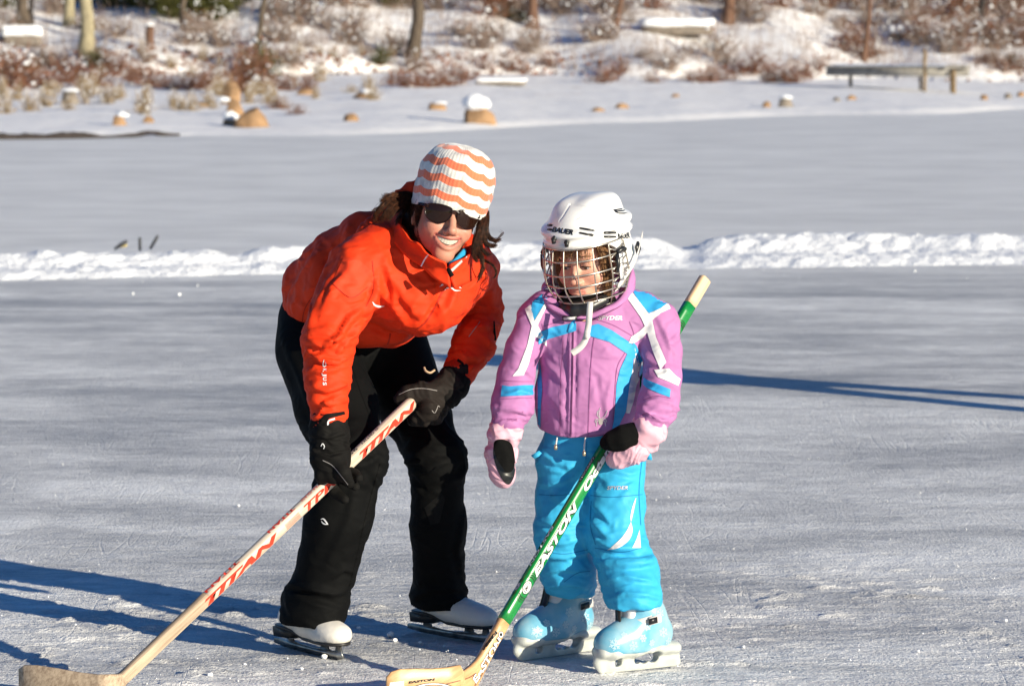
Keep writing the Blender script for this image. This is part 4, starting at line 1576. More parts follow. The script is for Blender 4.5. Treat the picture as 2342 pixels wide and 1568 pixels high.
# ------------------------------------------------------------------ the woman in orange
def build_woman():
    root = thing('person', 'woman in orange ski jacket, striped hat and sunglasses bending over a worn stick', 'person', G(880, 1490))
    # ---- skeleton (view px, py, depth)
    shR, elR, wrR = P(818, 618, 8.99), P(752, 775, 8.91), P(752, 965, 8.89)
    shL, elL, wrL = P(1085, 622, 9.26), P(1103, 712, 9.28), P(1050, 850, 9.14)
    pel, mid, che = P(785, 705, 9.40), P(858, 662, 9.27), P(962, 632, 9.12)
    hipR, knR, anR = P(728, 790, 9.32), P(806, 1045, 9.06), P(714, 1405, 9.14)
    hipL, knL, anL = P(878, 800, 9.48), P(1000, 1050, 9.28), P(1008, 1395, 9.44)
    lat = np.array((0.78, 0.62, -0.05))
    # ---- head
    R = rotm(13, 14, -3)
    V, Q, lips, up, lo = head_sdf(True)
    C = head_tint(V, lips, (0.50, 0.242, 0.165), (0.38, 0.075, 0.07), (0.56, 0.155, 0.115))
    HO = P(1038, 491, 8.905) - R @ np.array((0, -0.098, 0.0))
    W_ = lambda p: world_of(p, R, HO)
    Vw = W_(V)
    # ---- the body under the clothes, one mesh with the head
    b = SDF(np.array((-1.0, 8.7, 0.08)), np.array((0.3, 9.8, 1.35)), 0.014)
    b.chain([pel, mid, che], [0.085, 0.085, 0.09], 0.05, (lat, 1.4))
    b.cone(che, W_(np.array((0, 0.04, -0.19))), 0.075, 0.052, 0.05)
    for a in ((shR, elR, wrR), (shL, elL, wrL)):
        b.chain(a, [0.045, 0.036, 0.026], 0.03)
    b.cone(shR, che, 0.05, 0.07, 0.04); b.cone(shL, che, 0.05, 0.07, 0.04)
    for a in ((hipR, knR, anR), (hipL, knL, anL)):
        b.chain(a, [0.075, 0.052, 0.036], 0.03)
    BV, BQ = b.mesh(1)
    me_V = np.concatenate((Vw, BV)); me_Q = np.concatenate((Q, BQ + len(Vw)))
    body = part('body', me_V, me_Q, M_SKIN, root)
    set_tint(body.data, np.concatenate((C, np.tile((0.66, 0.36, 0.265), (len(BV), 1)))))
    # ---- teeth
    n = 90
    xs = np.linspace(-0.92, 0.92, n)
    rows = []
    for q in np.linspace(0, 1, 6):
        row = []
        for x in xs:
            X = x * 0.0315
            u = -0.0600 + 0.0050 * x * x; l = -0.0772 + 0.0155 * x * x
            fr = (x * 4.2 + 0.5) % 1.0
            bump_ = 0.0012 * (1 - (2 * fr - 1) ** 6)
            edge = 0.0010 * (2 * fr - 1) ** 4 if q == 1 else 0
            row.append((X, -0.0965 + 15.5 * X * X - bump_ + 0.0012 * q, u * (1 - q) + l * q + edge))
        rows.append(row)
    TV = np.array(rows).reshape(-1, 3)
    tV, tQ = W_(TV), quads_of(6, n)
    back = W_(TV + (0, 0.003, 0))
    part('teeth', np.concatenate((tV, back)), np.concatenate((tQ, tQ[:, ::-1] + len(tV))), mat('tooth_enamel', (0.50, 0.46, 0.39), 0.25, 0.5), root)
    # dark inside of the mouth
    mv = []
    for q in np.linspace(0, 1, 4):
        for x in np.linspace(-0.95, 0.95, 20):
            X = x * 0.03
            mv.append((X * 1.06, -0.0880 + 15.5 * X * X, (-0.058 + 0.005 * x * x) * (1 - q) + (-0.092 + 0.029 * x * x) * q))
    part('mouth', W_(np.array(mv)), quads_of(4, 20), mat('mouth_inside', (0.10, 0.02, 0.018), 0.4), root)

    # ---- jacket
    j = SDF(np.array((-0.72, 8.68, 0.5)), np.array((0.12, 9.78, 1.28)), 0.0055)
    # torso
    j.chain([pel, mid, che], [0.128, 0.134, 0.136], 0.03, (lat, 1.35))
    j.ell(P(952, 672, 9.06), (0.125, 0.11, 0.088), 0.05)                     # bust
    j.ell(P(975, 705, 9.06), (0.075, 0.085, 0.055), 0.05)
    j.chain([P(705, 640, 9.36), P(770, 600, 9.28), P(850, 555, 9.2), P(930, 530, 9.16)], [0.058, 0.072, 0.075, 0.06], 0.05)   # rounded back
    j.cone(P(820, 700, 9.2), P(880, 735, 9.22), 0.075, 0.055, 0.04)
    j.ell(P(848, 758, 9.21), (0.10, 0.10, 0.036), 0.035)                     # hem
    # shoulders and sleeves
    j.cone(P(870, 590, 9.05), shR, 0.085, 0.080, 0.05)
    j.chain([shR, P(780, 700, 8.95), elR], [0.080, 0.074, 0.068], 0.02)
    j.chain([elR, P(748, 865, 8.90), wrR], [0.066, 0.056, 0.0455], 0.02)
    j.cone(P(1060, 600, 9.12), shL, 0.07, 0.062, 0.05)
    j.chain([shL, elL], [0.062, 0.056], 0.02)
    j.chain([elL, P(1085, 785, 9.2), wrL], [0.056, 0.054, 0.045], 0.015)
    # neck opening, hem cuts, cuff ends
    j.ell(P(1005, 545, 8.97), (0.092, 0.10, 0.072), 0.01, rotm(25, 0, 0), op='sub')
    nrm = P(735, 760, 9.3) - P(850, 640, 9.3)
    j.cut(P(752, 969, 8.93), (0.0, 0.0, -1.0), 0.006) if False else None
    V, Q = j.mesh(2)
    N = normals(V, Q)
    uv = proj(V)
    x, y = uv[:, 0], uv[:, 1]
    armR = np.exp(-((x - 752) / 75) ** 4) * (y > 690) * np.clip((y - 690) / 60, 0, 1) * np.clip(1.6 - np.abs(V[:, 1] - 8.905) / 0.1, 0, 1)
    armL = np.clip((x - 1010) / 30, 0, 1) * np.clip((y - 690) / 40, 0, 1)
    elbowm = armR * np.exp(-((y - 800) / 75) ** 2)
    V = wrinkle(V, N, wrR - elR, 40, 9, 0.006, 3.0, elbowm)
    V = wrinkle(V, N, (wrR - elR) + np.array((0.06, 0, 0)), 30, 8, 0.007, 8.0, armR * np.clip((y - 840) / 60, 0, 1))
    V = wrinkle(V, N, wrL - elL, 42, 9, 0.006, 5.0, armL)
    tor = (1 - np.clip(armR + armL, 0, 1))
    V = wrinkle(V, N, (0.75, 0.2, 0.5), 13, 4, 0.005, 1.0, tor)
    V = wrinkle(V, N, (0.3, 0.2, -0.8), 22, 7, 0.0035, 2.0, tor)
    N = normals(V, Q)
    V = folds(V, N, [
        # sleeve: the long edge against the chest, bunching at the elbow
        ([(862, 640), (850, 690), (838, 720)], 10, 0.0162),
        ([(836, 700), (800, 725), (770, 770), (740, 800)], 9, 0.0135),
        ([(830, 735), (800, 770), (775, 800)], 8, 0.0135),
        ([(700, 780), (740, 790), (775, 775), (800, 770)], 8, 0.0162),
        ([(702, 800), (735, 825), (770, 830), (796, 815)], 7, 0.0149),
        ([(700, 850), (740, 850), (790, 838)], 8, 0.0121),
        ([(705, 880), (745, 895), (792, 880)], 9, 0.0108),
        ([(710, 918), (755, 925), (796, 915)], 8, 0.0108),
        ([(712, 945), (752, 950), (792, 942)], 6, -0.0081),
        ([(745, 640), (720, 700), (705, 760)], 12, 0.0135),
        ([(800, 610), (760, 660), (735, 720)], 12, 0.0095),
        # back of the jacket
        ([(735, 560), (700, 620), (672, 700)], 13, 0.0149),
        ([(770, 560), (730, 640), (705, 715)], 12, -0.0135),
        ([(690, 620), (665, 670), (660, 700)], 10, 0.0108),
        # chest
        ([(862, 660), (890, 690), (930, 740), (960, 752)], 11, 0.0135),
        ([(905, 640), (925, 680), (950, 720)], 12, 0.0095),
        ([(1010, 640), (1000, 690), (965, 745)], 9, -0.0081),
        ([(880, 600), (900, 660), (905, 700)], 12, 0.0121),
        ([(1045, 650), (1025, 700), (985, 740)], 12, 0.0108),
        ([(830, 790), (870, 790), (930, 770)], 7, 0.0095),
        ([(840, 740), (880, 765), (940, 762)], 9, -0.0121),
        # far sleeve
        ([(1045, 720), (1080, 700), (1135, 705)], 9, 0.0121),
        ([(1040, 745), (1075, 755), (1125, 745)], 9, 0.0095),
        ([(1100, 620), (1120, 660), (1120, 700)], 10, 0.0095),
        ([(1035, 790), (1065, 820), (1095, 820)], 8, 0.0081),
        ([(1060, 850), (1078, 830), (1100, 830)], 8, -0.0081),
    ])
    N = normals(V, Q)
    V = V + N * (0.0012 * fbm(V * 40, 3))[:, None]
    jacket = part('jacket', V, Q, M_ORANGE, root)
    bv = bvh_of(V, Q)
    # collar, hood
    cV, cF = strip([(1030, 658, 8.895), (990, 632, 8.90), (960, 606, 8.92), (925, 580, 8.95), (890, 540, 9.0), (872, 506, 9.06), (885, 480, 9.2), (980, 470, 9.28), (1095, 575, 9.2), (1104, 612, 9.06), (1080, 640, 8.96), (1040, 660, 8.90)],
                   [(1018, 600, 8.865), (985, 585, 8.87), (955, 556, 8.90), (938, 548, 8.93), (917, 515, 8.98), (912, 492, 9.03), (935, 455, 9.15), (1000, 450, 9.2), (1080, 540, 9.12), (1090, 560, 9.02), (1070, 585, 8.92), (1030, 604, 8.865)], 0.007, 9, 8, 0.010)
    collar = part('collar', cV, cF, M_ORANGE, jacket)
    bc = bvh_of(cV, cF)
    h = SDF(np.array((-0.42, 8.98, 0.95)), np.array((0.05, 9.5, 1.35)), 0.006)
    h.chain([P(966, 412, 9.16), P(930, 444, 9.17), P(898, 470, 9.16), P(868, 505, 9.14)], [0.016, 0.020, 0.024, 0.022], 0.02)
    h.chain([P(985, 440, 9.2), P(925, 490, 9.22), P(885, 525, 9.2)], [0.03, 0.04, 0.04], 0.04)
    h.chain([P(868, 505, 9.08), P(850, 535, 9.08), P(830, 560, 9.1)], [0.022, 0.03, 0.03], 0.03)
    HV, HQ = h.mesh(2)
    HN = normals(HV, HQ)
    HV = wrinkle(HV, HN, (0.6, 0.2, 0.7), 26, 8, 0.006, 4.0)
    part('hood', HV, HQ, M_ORANGE, jacket)
    # inner collar: black lining, blue layer
    s = SDF(P(1010, 590, 8.97) - 0.12, P(1010, 590, 8.97) + 0.12, 0.005)
    s.ell(P(1012, 585, 9.0), (0.070, 0.070, 0.030), 0.01, rotm(25, 0, 0))
    LV, LQ = s.mesh(1)
    part('lining', LV, LQ, M_BLACK, jacket)
    nV, nF = strip([(1028, 615, 8.91), (1036, 610, 8.91), (1052, 596, 8.925), (1066, 580, 8.95)], [(1028, 600, 8.915), (1036, 595, 8.915), (1048, 582, 8.93), (1060, 568, 8.955)], 0.006, 5, 8, 0.003)
    part('neck_warmer', nV, nF, M_LIGHTBLUE, jacket)
    nV, nF = strip([(1015, 625, 8.872), (1040, 618, 8.875), (1066, 597, 8.90)], [(1020, 600, 8.868), (1040, 600, 8.868), (1062, 580, 8.89)], 0.005, 4, 8, 0.002)
    # zips, flap, prints
    stroke([(1030, 650), (1024, 655), (1010, 672), (994, 705), (975, 735), (955, 752)], 4.0, bv, jacket, 'zip', M_SEAM)
    stroke([(893, 762), (890, 778), (884, 792)], 3.5, bv, jacket, 'zip', M_SEAM)
    lay([(935, 585), (1010, 650), (1025, 658), (1012, 640), (960, 600)], bv, jacket, 'flap_shadow_line', M_SEAM) if False else None
    stroke([(983, 578), (972, 592), (963, 609)], 3.0, bc, jacket, 'piping', M_WHITE)
    lay([(1030, 617), (1056, 594), (1058, 599), (1034, 622)], bc, jacket, 'reflective_strip', mat('pale_pink_print', (0.75, 0.55, 0.52), 0.5), 0.002, 3)
    stroke([(1066, 590), (1070, 582)], 2.5, bc, jacket, 'piping', M_WHITE)
    p0, p1 = P(1024, 613, 8.845), P(1034, 632, 8.845)
    zv, zf = tube(np.array((p0, p0 * .6 + p1 * .4, p1)), (0.0035, 0.006, 0.0065), 8)
    part('zip_pull', zv, zf, M_BLACK2, jacket)
    # white marks
    stroke([(1017, 661), (1030, 657), (1041, 664), (1054, 664)], 3.2, bv, jacket, 'logo', M_WHITE, taper=True)
    stroke([(1040, 661), (1048, 656), (1056, 659)], 2.4, bv, jacket, 'logo', M_WHITE, taper=True)
    stroke([(1017, 664), (1022, 659), (1028, 659)], 2.4, bv, jacket, 'logo', M_WHITE, taper=True)
    lay([(1005, 656), (1017, 642), (1015, 652)], bv, jacket, 'logo', M_WHITE, step=3)
    stroke([(852, 690), (858, 698), (868, 701), (879, 700)], 5, bv, jacket, 'reflective_tab', M_WHITE, taper=True)
    stroke([(741, 822), (739, 834), (743, 840)], 3.2, bv, jacket, 'logo', M_WHITE, taper=True)
    stroke([(738, 838), (745, 836), (744, 826)], 2.2, bv, jacket, 'logo', M_WHITE, taper=True)
    for ch, yy in (('K', 847), ('J', 857), ('U', 867), ('S', 878)):
        write(ch, (738.5, yy - 4.5), (0.04, 1), 8.5, bv, jacket, M_WHITE, width=7.5, bold=0.03)
    # shoulder yoke panel, paler orange painted in for the sun falling on it
    lay([(762, 640), (785, 590), (815, 588), (856, 625), (854, 660), (800, 682), (762, 650)], bv, jacket, 'panel', M_ORANGE_LIT, curve=False)
    stroke([(852, 596), (855, 640), (853, 668), (838, 700)], 2.0, bv, jacket, 'seam', M_SEAM)
    stroke([(760, 648), (803, 680), (843, 655)], 1.8, bv, jacket, 'seam', M_SEAM)
    stroke([(745, 640), (700, 700), (690, 745)], 1.8, bv, jacket, 'seam', M_SEAM)
    # sleeve tag on the far arm
    part('zip_pull', *tube(np.array((P(1130, 734, 9.19), P(1131, 755, 9.19), P(1132, 778, 9.19))), (0.002, 0.0028, 0.0045), 7), M_BLACK2, jacket)
    stroke([(1098, 735), (1072, 770)], 1.5, bv, jacket, 'piping', M_GREYPRINT)

    # ---- trousers
    t = SDF(np.array((-0.78, 8.8, 0.08)), np.array((0.1, 9.85, 1.0)), 0.0065)
    t.chain([P(768, 735, 9.42), P(800, 770, 9.42)], [0.135, 0.135], 0.04, (lat, 1.22))
    t.chain([P(725, 800, 9.34), P(770, 930, 9.19), knR], [0.112, 0.104, 0.088], 0.03)
    t.chain([knR, P(775, 1180, 9.06), P(722, 1395, 9.13)], [0.088, 0.083, 0.080], 0.03)
    t.cone(P(716, 1385, 9.11), P(710, 1440, 9.10), 0.076, 0.074, 0.03, ((0.6, -0.8, 0), 1.28))
    t.chain([P(888, 800, 9.47), P(945, 925, 9.38), knL], [0.112, 0.092, 0.074], 0.03)
    t.chain([knL, P(1002, 1200, 9.32), P(1005, 1375, 9.38)], [0.074, 0.070, 0.070], 0.03)
    t.cone(P(1006, 1375, 9.375), P(1014, 1445, 9.345), 0.066, 0.068, 0.03, ((0.8, -0.6, 0), 1.22))
    t.cut(P(712, 1428, 9.13), (-0.06, -0.16, -1), 0.004) if False else None
    # hems: cut each leg off square
    X, Y, Z = t.ax[0][:, None, None], t.ax[1][None, :, None], t.ax[2][None, None, :]
    hr = P(712, 1432, 9.12)[2]; hl = P(1008, 1430, 9.40)[2]
    xm = (P(712, 1400, 9.1)[0] + P(1000, 1400, 9.4)[0]) / 2
    hz = np.where(X < xm, hr + 0.10 * (X - P(712, 1400, 9.1)[0]) * -0.6 + 0.05 * (Y - 9.12), hl + 0.42 * np.maximum(X - P(1012, 1400, 9.4)[0], 0) + 0.30 * np.maximum(P(1000, 1400, 9.4)[0] - X, 0))
    t.F = np.maximum(t.F, hz - Z + 0 * t.F)
    V, Q = t.mesh(2)
    N = normals(V, Q)
    z = V[:, 2]
    V = wrinkle(V, N, (0.1, 0, 1), 16, 6, 0.004, 3.0, np.clip((0.5 - z) / 0.2, 0.2, 1))
    V = wrinkle(V, N, (0.35, 0.2, 0.9), 28, 8, 0.005, 6.0, np.exp(-((z - 0.14 - 0.0) / 0.07) ** 2))
    V = wrinkle(V, N, (0.4, 0.2, 0.8), 30, 8, 0.006, 9.0, np.exp(-((z - 0.52) / 0.1) ** 2))
    N = normals(V, Q)
    V = folds(V, N, [
        ([(652, 1335), (700, 1345), (760, 1358), (800, 1350)], 9, 0.013),
        ([(665, 1345), (720, 1370), (780, 1385)], 9, -0.010),
        ([(760, 1320), (785, 1300), (812, 1310)], 8, 0.010),
        ([(870, 1040), (830, 1060), (800, 1060)], 9, 0.009),
        ([(885, 1030), (860, 1100), (845, 1180)], 10, 0.006),
        ([(900, 1040), (930, 1058), (960, 1055)], 8, 0.012),
        ([(940, 1085), (980, 1075), (1030, 1050)], 9, 0.008),
        ([(940, 1100), (970, 1120), (1010, 1110)], 9, -0.008),
        ([(1070, 1065), (1050, 1090), (1020, 1100)], 8, 0.008),
        ([(945, 1370), (985, 1350), (1040, 1345), (1065, 1350)], 9, 0.010),
        ([(1010, 1385), (1040, 1370), (1075, 1380)], 8, 0.009),
        ([(640, 760), (680, 850), (720, 960)], 14, 0.006),
        ([(820, 1060), (800, 1180), (745, 1300)], 16, 0.005),
        ([(1060, 1180), (1045, 1260), (1062, 1330)], 9, 0.006),
    ])
    trousers = part('trousers', V, Q, M_BLACK, root)
    bt = bvh_of(V, Q)
    stroke([(733, 1187), (740, 1186), (748, 1196), (750, 1199)], 3.4, bt, trousers, 'logo', M_WHITE, taper=True)
    stroke([(735, 1190), (738, 1195), (744, 1198), (751, 1198)], 3.0, bt, trousers, 'logo', M_WHITE, taper=True)
    M_BSEAM = fabric('black_seam', (0.004, 0.004, 0.004))
    stroke([(870, 1060), (840, 1170), (815, 1280), (800, 1340)], 1.8, bt, trousers, 'seam', M_BSEAM)
    stroke([(795, 800), (820, 880), (850, 960)], 1.8, bt, trousers, 'seam', M_BSEAM)
    lay([(970, 1160), (1010, 1125), (1018, 1140), (1005, 1195), (985, 1200)], bt, trousers, 'patch', fabric('worn_patch', (0.009, 0.009, 0.009)))
    stroke([(1063, 1165), (1063, 1190), (1061, 1206)], 2.2, bt, trousers, 'zip', M_BSEAM)

    # ---- knit hat (own frame, so that its stripes follow the knit)
    nu, nv = 120, 60
    prof = spline(np.array([(0.0, 0.965), (0.012, 0.995), (0.04, 1.02), (0.075, 1.03), (0.108, 0.99), (0.134, 0.89), (0.152, 0.74), (0.164, 0.52), (0.169, 0.28), (0.170, 0.02)]), 7)
    L = np.concatenate(([0], np.cumsum(np.linalg.norm(np.diff(prof * (1, 0.1), axis=0), axis=1))))
    L /= L[-1]
    vv = np.linspace(0, 1, nv)
    zs = np.interp(vv, L, prof[:, 0]); rs = np.interp(vv, L, prof[:, 1])
    th = np.linspace(0, 2 * math.pi, nu, endpoint=False)
    HVt = np.zeros((nv, nu, 3))
    for k in range(nv):
        c, s_ = np.cos(th), np.sin(th)
        lob = 1 + 0.05 * np.cos(4 * th + 0.6) * vv[k] ** 3
        HVt[k, :, 0] = 0.096 * rs[k] * c * lob
        HVt[k, :, 1] = 0.118 * rs[k] * s_ * lob + 0.012
        drop = -0.018 * (1 - vv[k]) * (1 + s_) * 0.5          # lower at the nape
        HVt[k, :, 2] = 0.016 + zs[k] + drop
    HVl = HVt.reshape(-1, 3)
    HQ_ = quads_of(nv, nu, True)
    Nn = normals(HVl, HQ_)
    HVl = HVl + Nn * (0.0035 * fbm(HVl * 22, 3))[:, None]
    inner = HVl - Nn * 0.004
    hatV = np.concatenate((HVl, inner))
    rim = np.array([(i, i + nv * nu, (i + 1) % nu + nv * nu, (i + 1) % nu) for i in range(nu)])
    hat_me_F = np.concatenate((HQ_, HQ_[:, ::-1] + nv * nu, rim))
    m, nt, Nd, Lk, bs = nodes_mat('striped_knit')
    at = Nd.new('ShaderNodeAttribute'); at.attribute_name = 'knit'
    sp = Nd.new('ShaderNodeSeparateXYZ'); Lk.new(at.outputs['Vector'], sp.inputs[0])
    def M2(op, a, c=0.0):
        q = Nd.new('ShaderNodeMath'); q.operation = op
        for i_, v_ in enumerate((a, c)):
            if isinstance(v_, (int, float)):
                q.inputs[i_].default_value = v_
            else:
                Lk.new(v_, q.inputs[i_])
        return q.outputs[0]
    u_, v_ = sp.outputs[0], sp.outputs[1]
    apex = M2('MAXIMUM', M2('SUBTRACT', 1.0, M2('MULTIPLY', M2('ABSOLUTE', M2('SUBTRACT', u_, 0.865)), 5.0)), 0.0)
    scal = M2('ADD', M2('ABSOLUTE', M2('SINE', M2('MULTIPLY', u_, math.pi * 11))), M2('MULTIPLY', M2('MULTIPLY', apex, v_), 4.0))
    wv = M2('ADD', v_, M2('MULTIPLY', scal, 0.026))
    wv = M2('ADD', wv, M2('MULTIPLY', M2('COSINE', M2('MULTIPLY', u_, 2 * math.pi)), 0.03))
    wv = M2('ADD', wv, M2('MULTIPLY', M2('SINE', M2('MULTIPLY', u_, math.pi * 8)), 0.008))
    tot = None
    for c_, w_ in ((0.150, 0.038), (0.320, 0.042), (0.500, 0.044), (0.715, 0.048)):
        q = M2('LESS_THAN', M2('ABSOLUTE', M2('SUBTRACT', wv, c_)), w_)
        tot = q if tot is None else M2('MAXIMUM', tot, q)
    nn = Nd.new('ShaderNodeTexNoise'); nn.inputs['Scale'].default_value = 34; nn.inputs['Detail'].default_value = 4
    tcn = Nd.new('ShaderNodeTexCoord'); Lk.new(tcn.outputs['Object'], nn.inputs['Vector'])
    rr = Nd.new('ShaderNodeValToRGB'); rr.color_ramp.elements[0].position = 0.38; rr.color_ramp.elements[0].color = (0.52, 0.50, 0.48, 1)
    rr.color_ramp.elements[1].position = 0.55; rr.color_ramp.elements[1].color = (0.76, 0.72, 0.66, 1)
    Lk.new(nn.outputs['Fac'], rr.inputs['Fac'])
    cm = Nd.new('ShaderNodeMix'); cm.data_type = 'RGBA'
    Lk.new(tot, cm.inputs[0]); Lk.new(rr.outputs['Color'], cm.inputs[6]); cm.inputs[7].default_value = (0.82, 0.17, 0.075, 1)
    Lk.new(cm.outputs[2], bs.inputs['Base Color'])
    bs.inputs['Roughness'].default_value = 0.9; bs.inputs['Sheen Weight'].default_value = 0.4
    rib = M2('MULTIPLY', M2('SINE', M2('MULTIPLY', u_, 2 * math.pi * 62)), M2('ADD', 1.0, M2('MULTIPLY', M2('SINE', M2('MULTIPLY', v_, 2 * math.pi * 42)), 0.6)))
    n3 = Nd.new('ShaderNodeTexNoise'); n3.inputs['Scale'].default_value = 500; Lk.new(tcn.outputs['Object'], n3.inputs['Vector'])
    rib = M2('ADD', rib, M2('MULTIPLY', n3.outputs['Fac'], 1.6))
    bpn = Nd.new('ShaderNodeBump'); bpn.inputs['Strength'].default_value = 0.32; bpn.inputs['Distance'].default_value = 0.0009
    Lk.new(rib, bpn.inputs['Height']); Lk.new(bpn.outputs['Normal'], bs.inputs['Normal'])
    RH = rotm(15.5, 14, -1)
    hat = part('knit_hat', world_of(hatV, RH, HO + np.array((0.007, 0, -0.008))), hat_me_F, m, root)
    at = hat.data.attributes.new('knit', 'FLOAT_VECTOR', 'POINT')
    uu = np.tile(th / (2 * math.pi), nv); v2 = np.repeat(vv, nu)
    K = np.stack((uu, v2, np.zeros_like(uu)), 1)
    K = np.concatenate((K, K)).astype(np.float32)
    at.data.foreach_set('vector', K.ravel())

    # ---- sunglasses
    sg_frame = mat('tortoise_frame', (0.020, 0.007, 0.005), 0.25, 0.35, var=0.5, vscale=60)
    sg_lens = mat('brown_lens', (0.016, 0.006, 0.0035), 0.06, 0.35)
    def sgp(u, v, d=0.0):        # a point on the glasses' wrap
        y = -0.1085 + 7.0 * u * u + 0.15 * max(0, -v) - 0.1 * v * 0.0 - d
        return (u, y, v)
    glasses = None
    outl = spline(np.array([(0.008, 0.003), (0.012, 0.014), (0.036, 0.018), (0.061, 0.015), (0.070, 0.007), (0.069, -0.008), (0.061, -0.022), (0.043, -0.029), (0.024, -0.025), (0.012, -0.012)]), 6, True)
    V1, F1 = [], []
    frames_ = []
    for sx in (-1, 1):
        o2 = outl * (sx, 1)
        ring = np.array([sgp(u, v) for u, v in o2])
        frames_.append(tube(np.concatenate((ring, ring[:2])), 0.0019, 8, False))
    br = np.array([sgp(x, 0.006 + 0.003 * (1 - (x / 0.011) ** 2), 0.002) for x in np.linspace(-0.013, 0.013, 8)])
    frames_.append(tube(br, 0.0030, 8))
    for sx in (-1, 1):
        tp = spline(np.array([(0.066 * sx, -0.080, 0.006), (0.074 * sx, -0.070, 0.007), (0.079 * sx, -0.03, 0.006), (0.080 * sx, 0.01, 0.002), (0.078 * sx, 0.03, -0.012)]), 6)
        a, bq = tube(tp, 0.0024, 8)
        c0 = tp.mean(0)
        a[:, 2] = np.interp(a[:, 1], [-0.08, 0.03], [1, 1]) * (a[:, 2])
        a2 = a.copy(); a2[:, 2] += 0.004
        frames_.append((a, bq)); frames_.append((a2, bq))
    fv, ff = join(frames_)
    glasses = part('sunglasses', W_(fv), ff, sg_frame, root)
    for sx in (-1, 1):
        o2 = outl * (sx, 1)
        cen = o2.mean(0)
        rows = []
        for k in np.linspace(1, 0.0, 8):
            for u, v in o2:
                p = cen + (np.array((u, v)) - cen) * k
                rows.append(sgp(p[0], p[1], 0.0012 * (1 - k * k)))
        lv = np.array(rows)
        lq = quads_of(8, len(o2), True)
        if sx > 0:
            lq = lq[:, ::-1]
        part('lens', W_(lv), lq, sg_lens, glasses)

    # ---- hair
    M_HAIR = hair_mat('brown_hair', (0.013, 0.0055, 0.003), (0.085, 0.028, 0.011))
    q = lambda *a: P(*a)
    Ls = []
    def lock(pts, n, spread, seed, r0=0.0010, wave=0.003, rnd=0.12):
        pts = [(pts[0][0] - (5 if pts[0][0] > 1060 else 0), pts[0][1] + (17 if pts[0][0] > 1060 else 12), pts[0][2])] + pts[1:]
        Ls.append(hair_strands([[q(*p) for p in pts]], int(n * 2.4), spread, r0 * 0.6, seed, wave, rnd * 1.6))
        if n > 40:
            core = spline(np.array([q(*p) for p in pts]), 6)
            u_ = np.linspace(0, 1, len(core))
            Ls.append(tube(core, spread * 0.8 * np.sin(np.pi * np.clip(0.25 + 0.72 * u_, 0, 1)) + 0.0006, 7))
    # shaded fall between the hat and the hood
    for k in range(5):
        lock([(952 + 3 * k, 446 + 3 * k, 9.04 - 0.02 * k), (938 + 5 * k, 475 + 2 * k, 9.06 - 0.024 * k), (930 + 7 * k, 510, 9.06 - 0.022 * k), (934 + 8 * k, 550, 9.04 - 0.02 * k), (955 + 8 * k, 585, 9.0 - 0.012 * k)], 110, 0.006, 20 + k)
    # blown out over the shoulder, tips curling up
    lock([(952, 440, 9.07), (922, 446, 9.03), (896, 456, 9.0), (876, 470, 8.98), (862, 486, 8.975), (858, 500, 8.98), (866, 507, 8.985)], 110, 0.0045, 30)
    lock([(950, 446, 9.06), (920, 458, 9.02), (898, 470, 8.99), (884, 486, 8.975), (874, 500, 8.975), (866, 498, 8.98)], 120, 0.0045, 31)
    lock([(950, 452, 9.05), (926, 466, 9.02), (906, 480, 8.99), (892, 496, 8.975), (884, 504, 8.975)], 110, 0.0045, 32)
    lock([(948, 444, 9.05), (915, 446, 9.01), (893, 448, 8.99), (878, 455, 8.98), (868, 462, 8.98)], 60, 0.004, 33, 0.0009)
    lock([(945, 460, 9.05), (925, 480, 9.02), (912, 500, 8.99), (905, 515, 8.98)], 70, 0.004, 34)
    lock([(905, 448, 9.0), (886, 444, 8.99), (876, 450, 8.99), (872, 446, 8.99)], 10, 0.002, 35, 0.0006)
    lock([(880, 472, 8.98), (862, 476, 8.975), (852, 484, 8.975), (850, 478, 8.975)], 10, 0.002, 36, 0.0006)
    # right side: down past the cheek, flicking outwards
    lock([(1117, 468, 9.0), (1114, 500, 8.985), (1112, 525, 8.98), (1118, 543, 8.975), (1132, 550, 8.975), (1147, 546, 8.975)], 100, 0.0035, 40)
    lock([(1115, 474, 8.99), (1110, 506, 8.975), (1106, 535, 8.965), (1112, 556, 8.96), (1126, 562, 8.96), (1138, 560, 8.96)], 100, 0.0035, 41)
    lock([(1113, 478, 8.98), (1104, 510, 8.96), (1098, 540, 8.95), (1100, 566, 8.945), (1112, 580, 8.945), (1124, 583, 8.945)], 110, 0.0035, 42)
    lock([(1112, 482, 8.97), (1100, 515, 8.95), (1091, 545, 8.94), (1091, 572, 8.935), (1098, 590, 8.93), (1104, 604, 8.93)], 120, 0.0035, 43)
    lock([(1110, 484, 8.965), (1097, 520, 8.945), (1086, 550, 8.935), (1083, 575, 8.93), (1087, 592, 8.925), (1092, 600, 8.925)], 110, 0.003, 44)
    lock([(1098, 560, 8.945), (1102, 590, 8.935), (1104, 610, 8.93), (1098, 630, 8.93), (1090, 648, 8.93)], 50, 0.003, 45)
    lock([(1106, 575, 8.945), (1114, 598, 8.935), (1126, 606, 8.93), (1134, 618, 8.93), (1132, 632, 8.93), (1124, 636, 8.93)], 26, 0.0018, 46, 0.0009, 0.001, 0.05)
    lock([(1130, 548, 8.975), (1143, 540, 8.975), (1150, 532, 8.975), (1142, 528, 8.975)], 8, 0.0015, 47, 0.0006)
    hv, hf = join(Ls)
    hair = part('hair', hv, hf, M_HAIR, root)
    hb = SDF(P(1030, 500, 9.05) - 0.22, P(1030, 500, 9.05) + 0.22, 0.005)
    hb.chain([q(962, 450, 9.04), q(945, 500, 9.05), q(958, 560, 9.02)], [0.02, 0.024, 0.018], 0.02)
